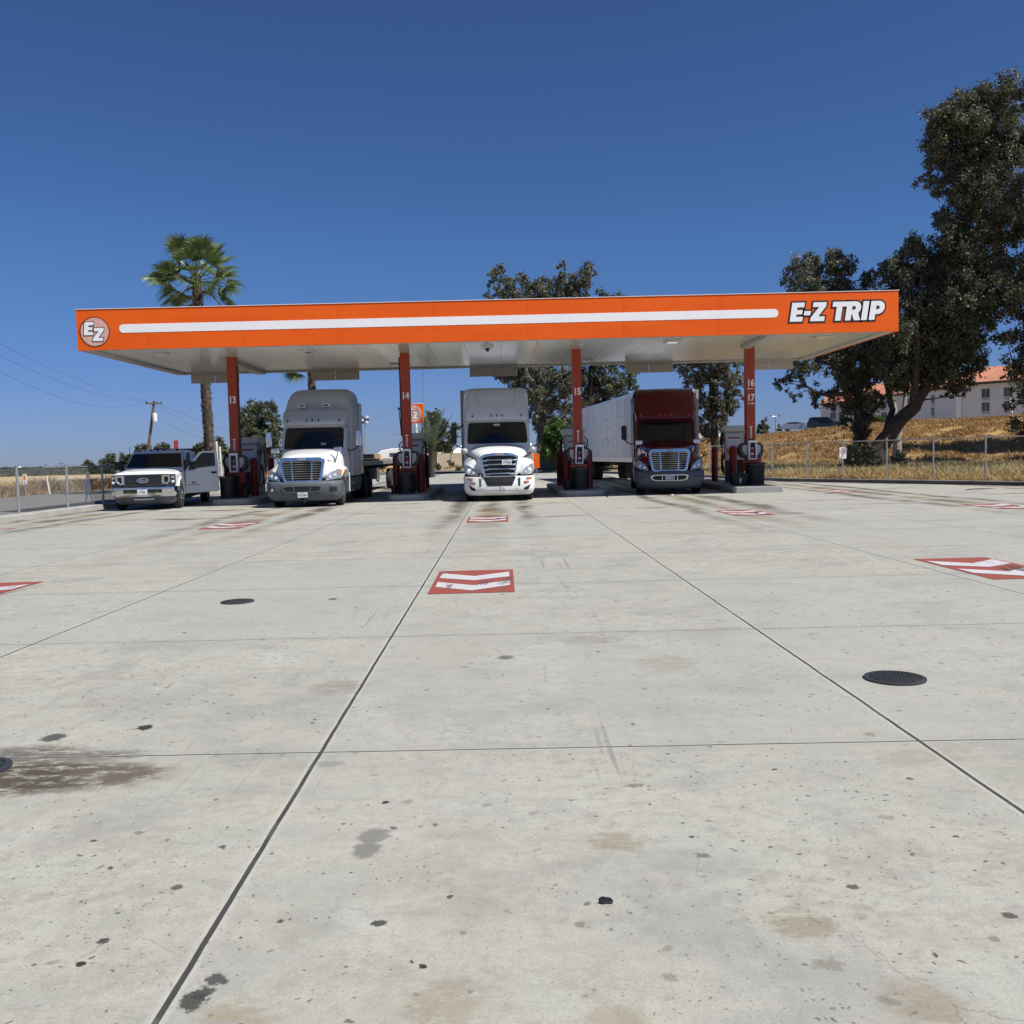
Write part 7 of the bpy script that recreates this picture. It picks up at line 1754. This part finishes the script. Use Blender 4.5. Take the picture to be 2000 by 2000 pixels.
rv(733, 824, 877, 150, 'white motorhome with rooftop unit behind the flatbed timber')
Yv = 140; a = Q(829, 905, Yv); W_ = (858 - 829) / F * Yv; t = thing('lettered_van', 'cream van with dark lettering on its rear, right of column 14', 'van', (a.x, Yv, 0)); H = Q(829, 873, Yv).z
MB().prism([(0, .55), (W_, .55), (W_ + .08, H * .6), (W_ - .05, H), (.1, H + .03), (0, H * .9)], 0, 5.5).build('body', 'cream', t, bevel=.08)
MB().box((.0, -.03, .35), (W_ * .8, .3, .80)).build('bumper', 'navy', t, bevel=.03)
MB().box((.02, -.02, .82), (W_ - .04, -.004, 1.15)).build('lower_panel', 'rv_white', t)
for s_, z, x in (('cal Team', 2.45, .42), ('Freedom', 2.1, .36), ('- - -', 1.72, .45), ('- - - -', 1.4, .45)): text_mesh(s_, .30, (W_ * x, -.02, z), .004, t, 'sign_black', 'lettering', bold=.015)
for x in (.2, W_ - .4): MB().lathe((x, .4, .4), [(.2, .0), (.4, 0), (.4, .25), (.2, .25)], axis='y', n=14).build('wheel', 'rubber', t)
Yw = 135; a = Q(856, 905, Yw); b = Q(912, 905, Yw); zt = Q(870, 885, Yw).z; t = thing('block_wall', 'tan concrete panel wall between the lettered van and the white truck', 'wall', (a.x, Yw, 0)); L = b.x - a.x
MB().box((0, 0, 0), (L + 16, .2, zt)).build('panel', 'tan_wall', t)
for i in range(12): MB().box((i * 1.9, -.06, 0), (i * 1.9 + .14, -.002, zt + .03)).build('pilaster', 'tan_wall', t)
Yh = 165; a = Q(878, 905, Yh); t = thing('low_shed', 'low shed with a bright white pitched roof behind the tan wall', 'shed', (a.x, Yh, 0)); zt = Q(905, 868, Yh).z; ze = Q(880, 888, Yh).z
MB().box((0, 0, 0), (14, 8, ze - .1)).build('wall', 'grey_metal', t)
MB().add([(-.5, -.6, ze), (14.5, -.6, ze), (14.5, 4, zt), (2.2, 4, zt), (14.5, 9, ze), (-.5, 9, ze), (-.5, -.6, ze - .1), (14.5, -.6, ze - .1), (14.5, 9, ze - .1), (-.5, 9, ze - .1)], [(0, 1, 2, 3), (3, 2, 4, 5), (0, 3, 5), (6, 9, 8, 7), (0, 6, 7, 1), (1, 7, 8, 4), (4, 8, 9, 5), (5, 9, 6, 0), (1, 4, 2)]).build('roof', 'rv_white', t, smooth=0)
for ob in list(bpy.data.objects):
    if ob.type == 'MESH' and ob.data.users == 0: bpy.data.objects.remove(ob)
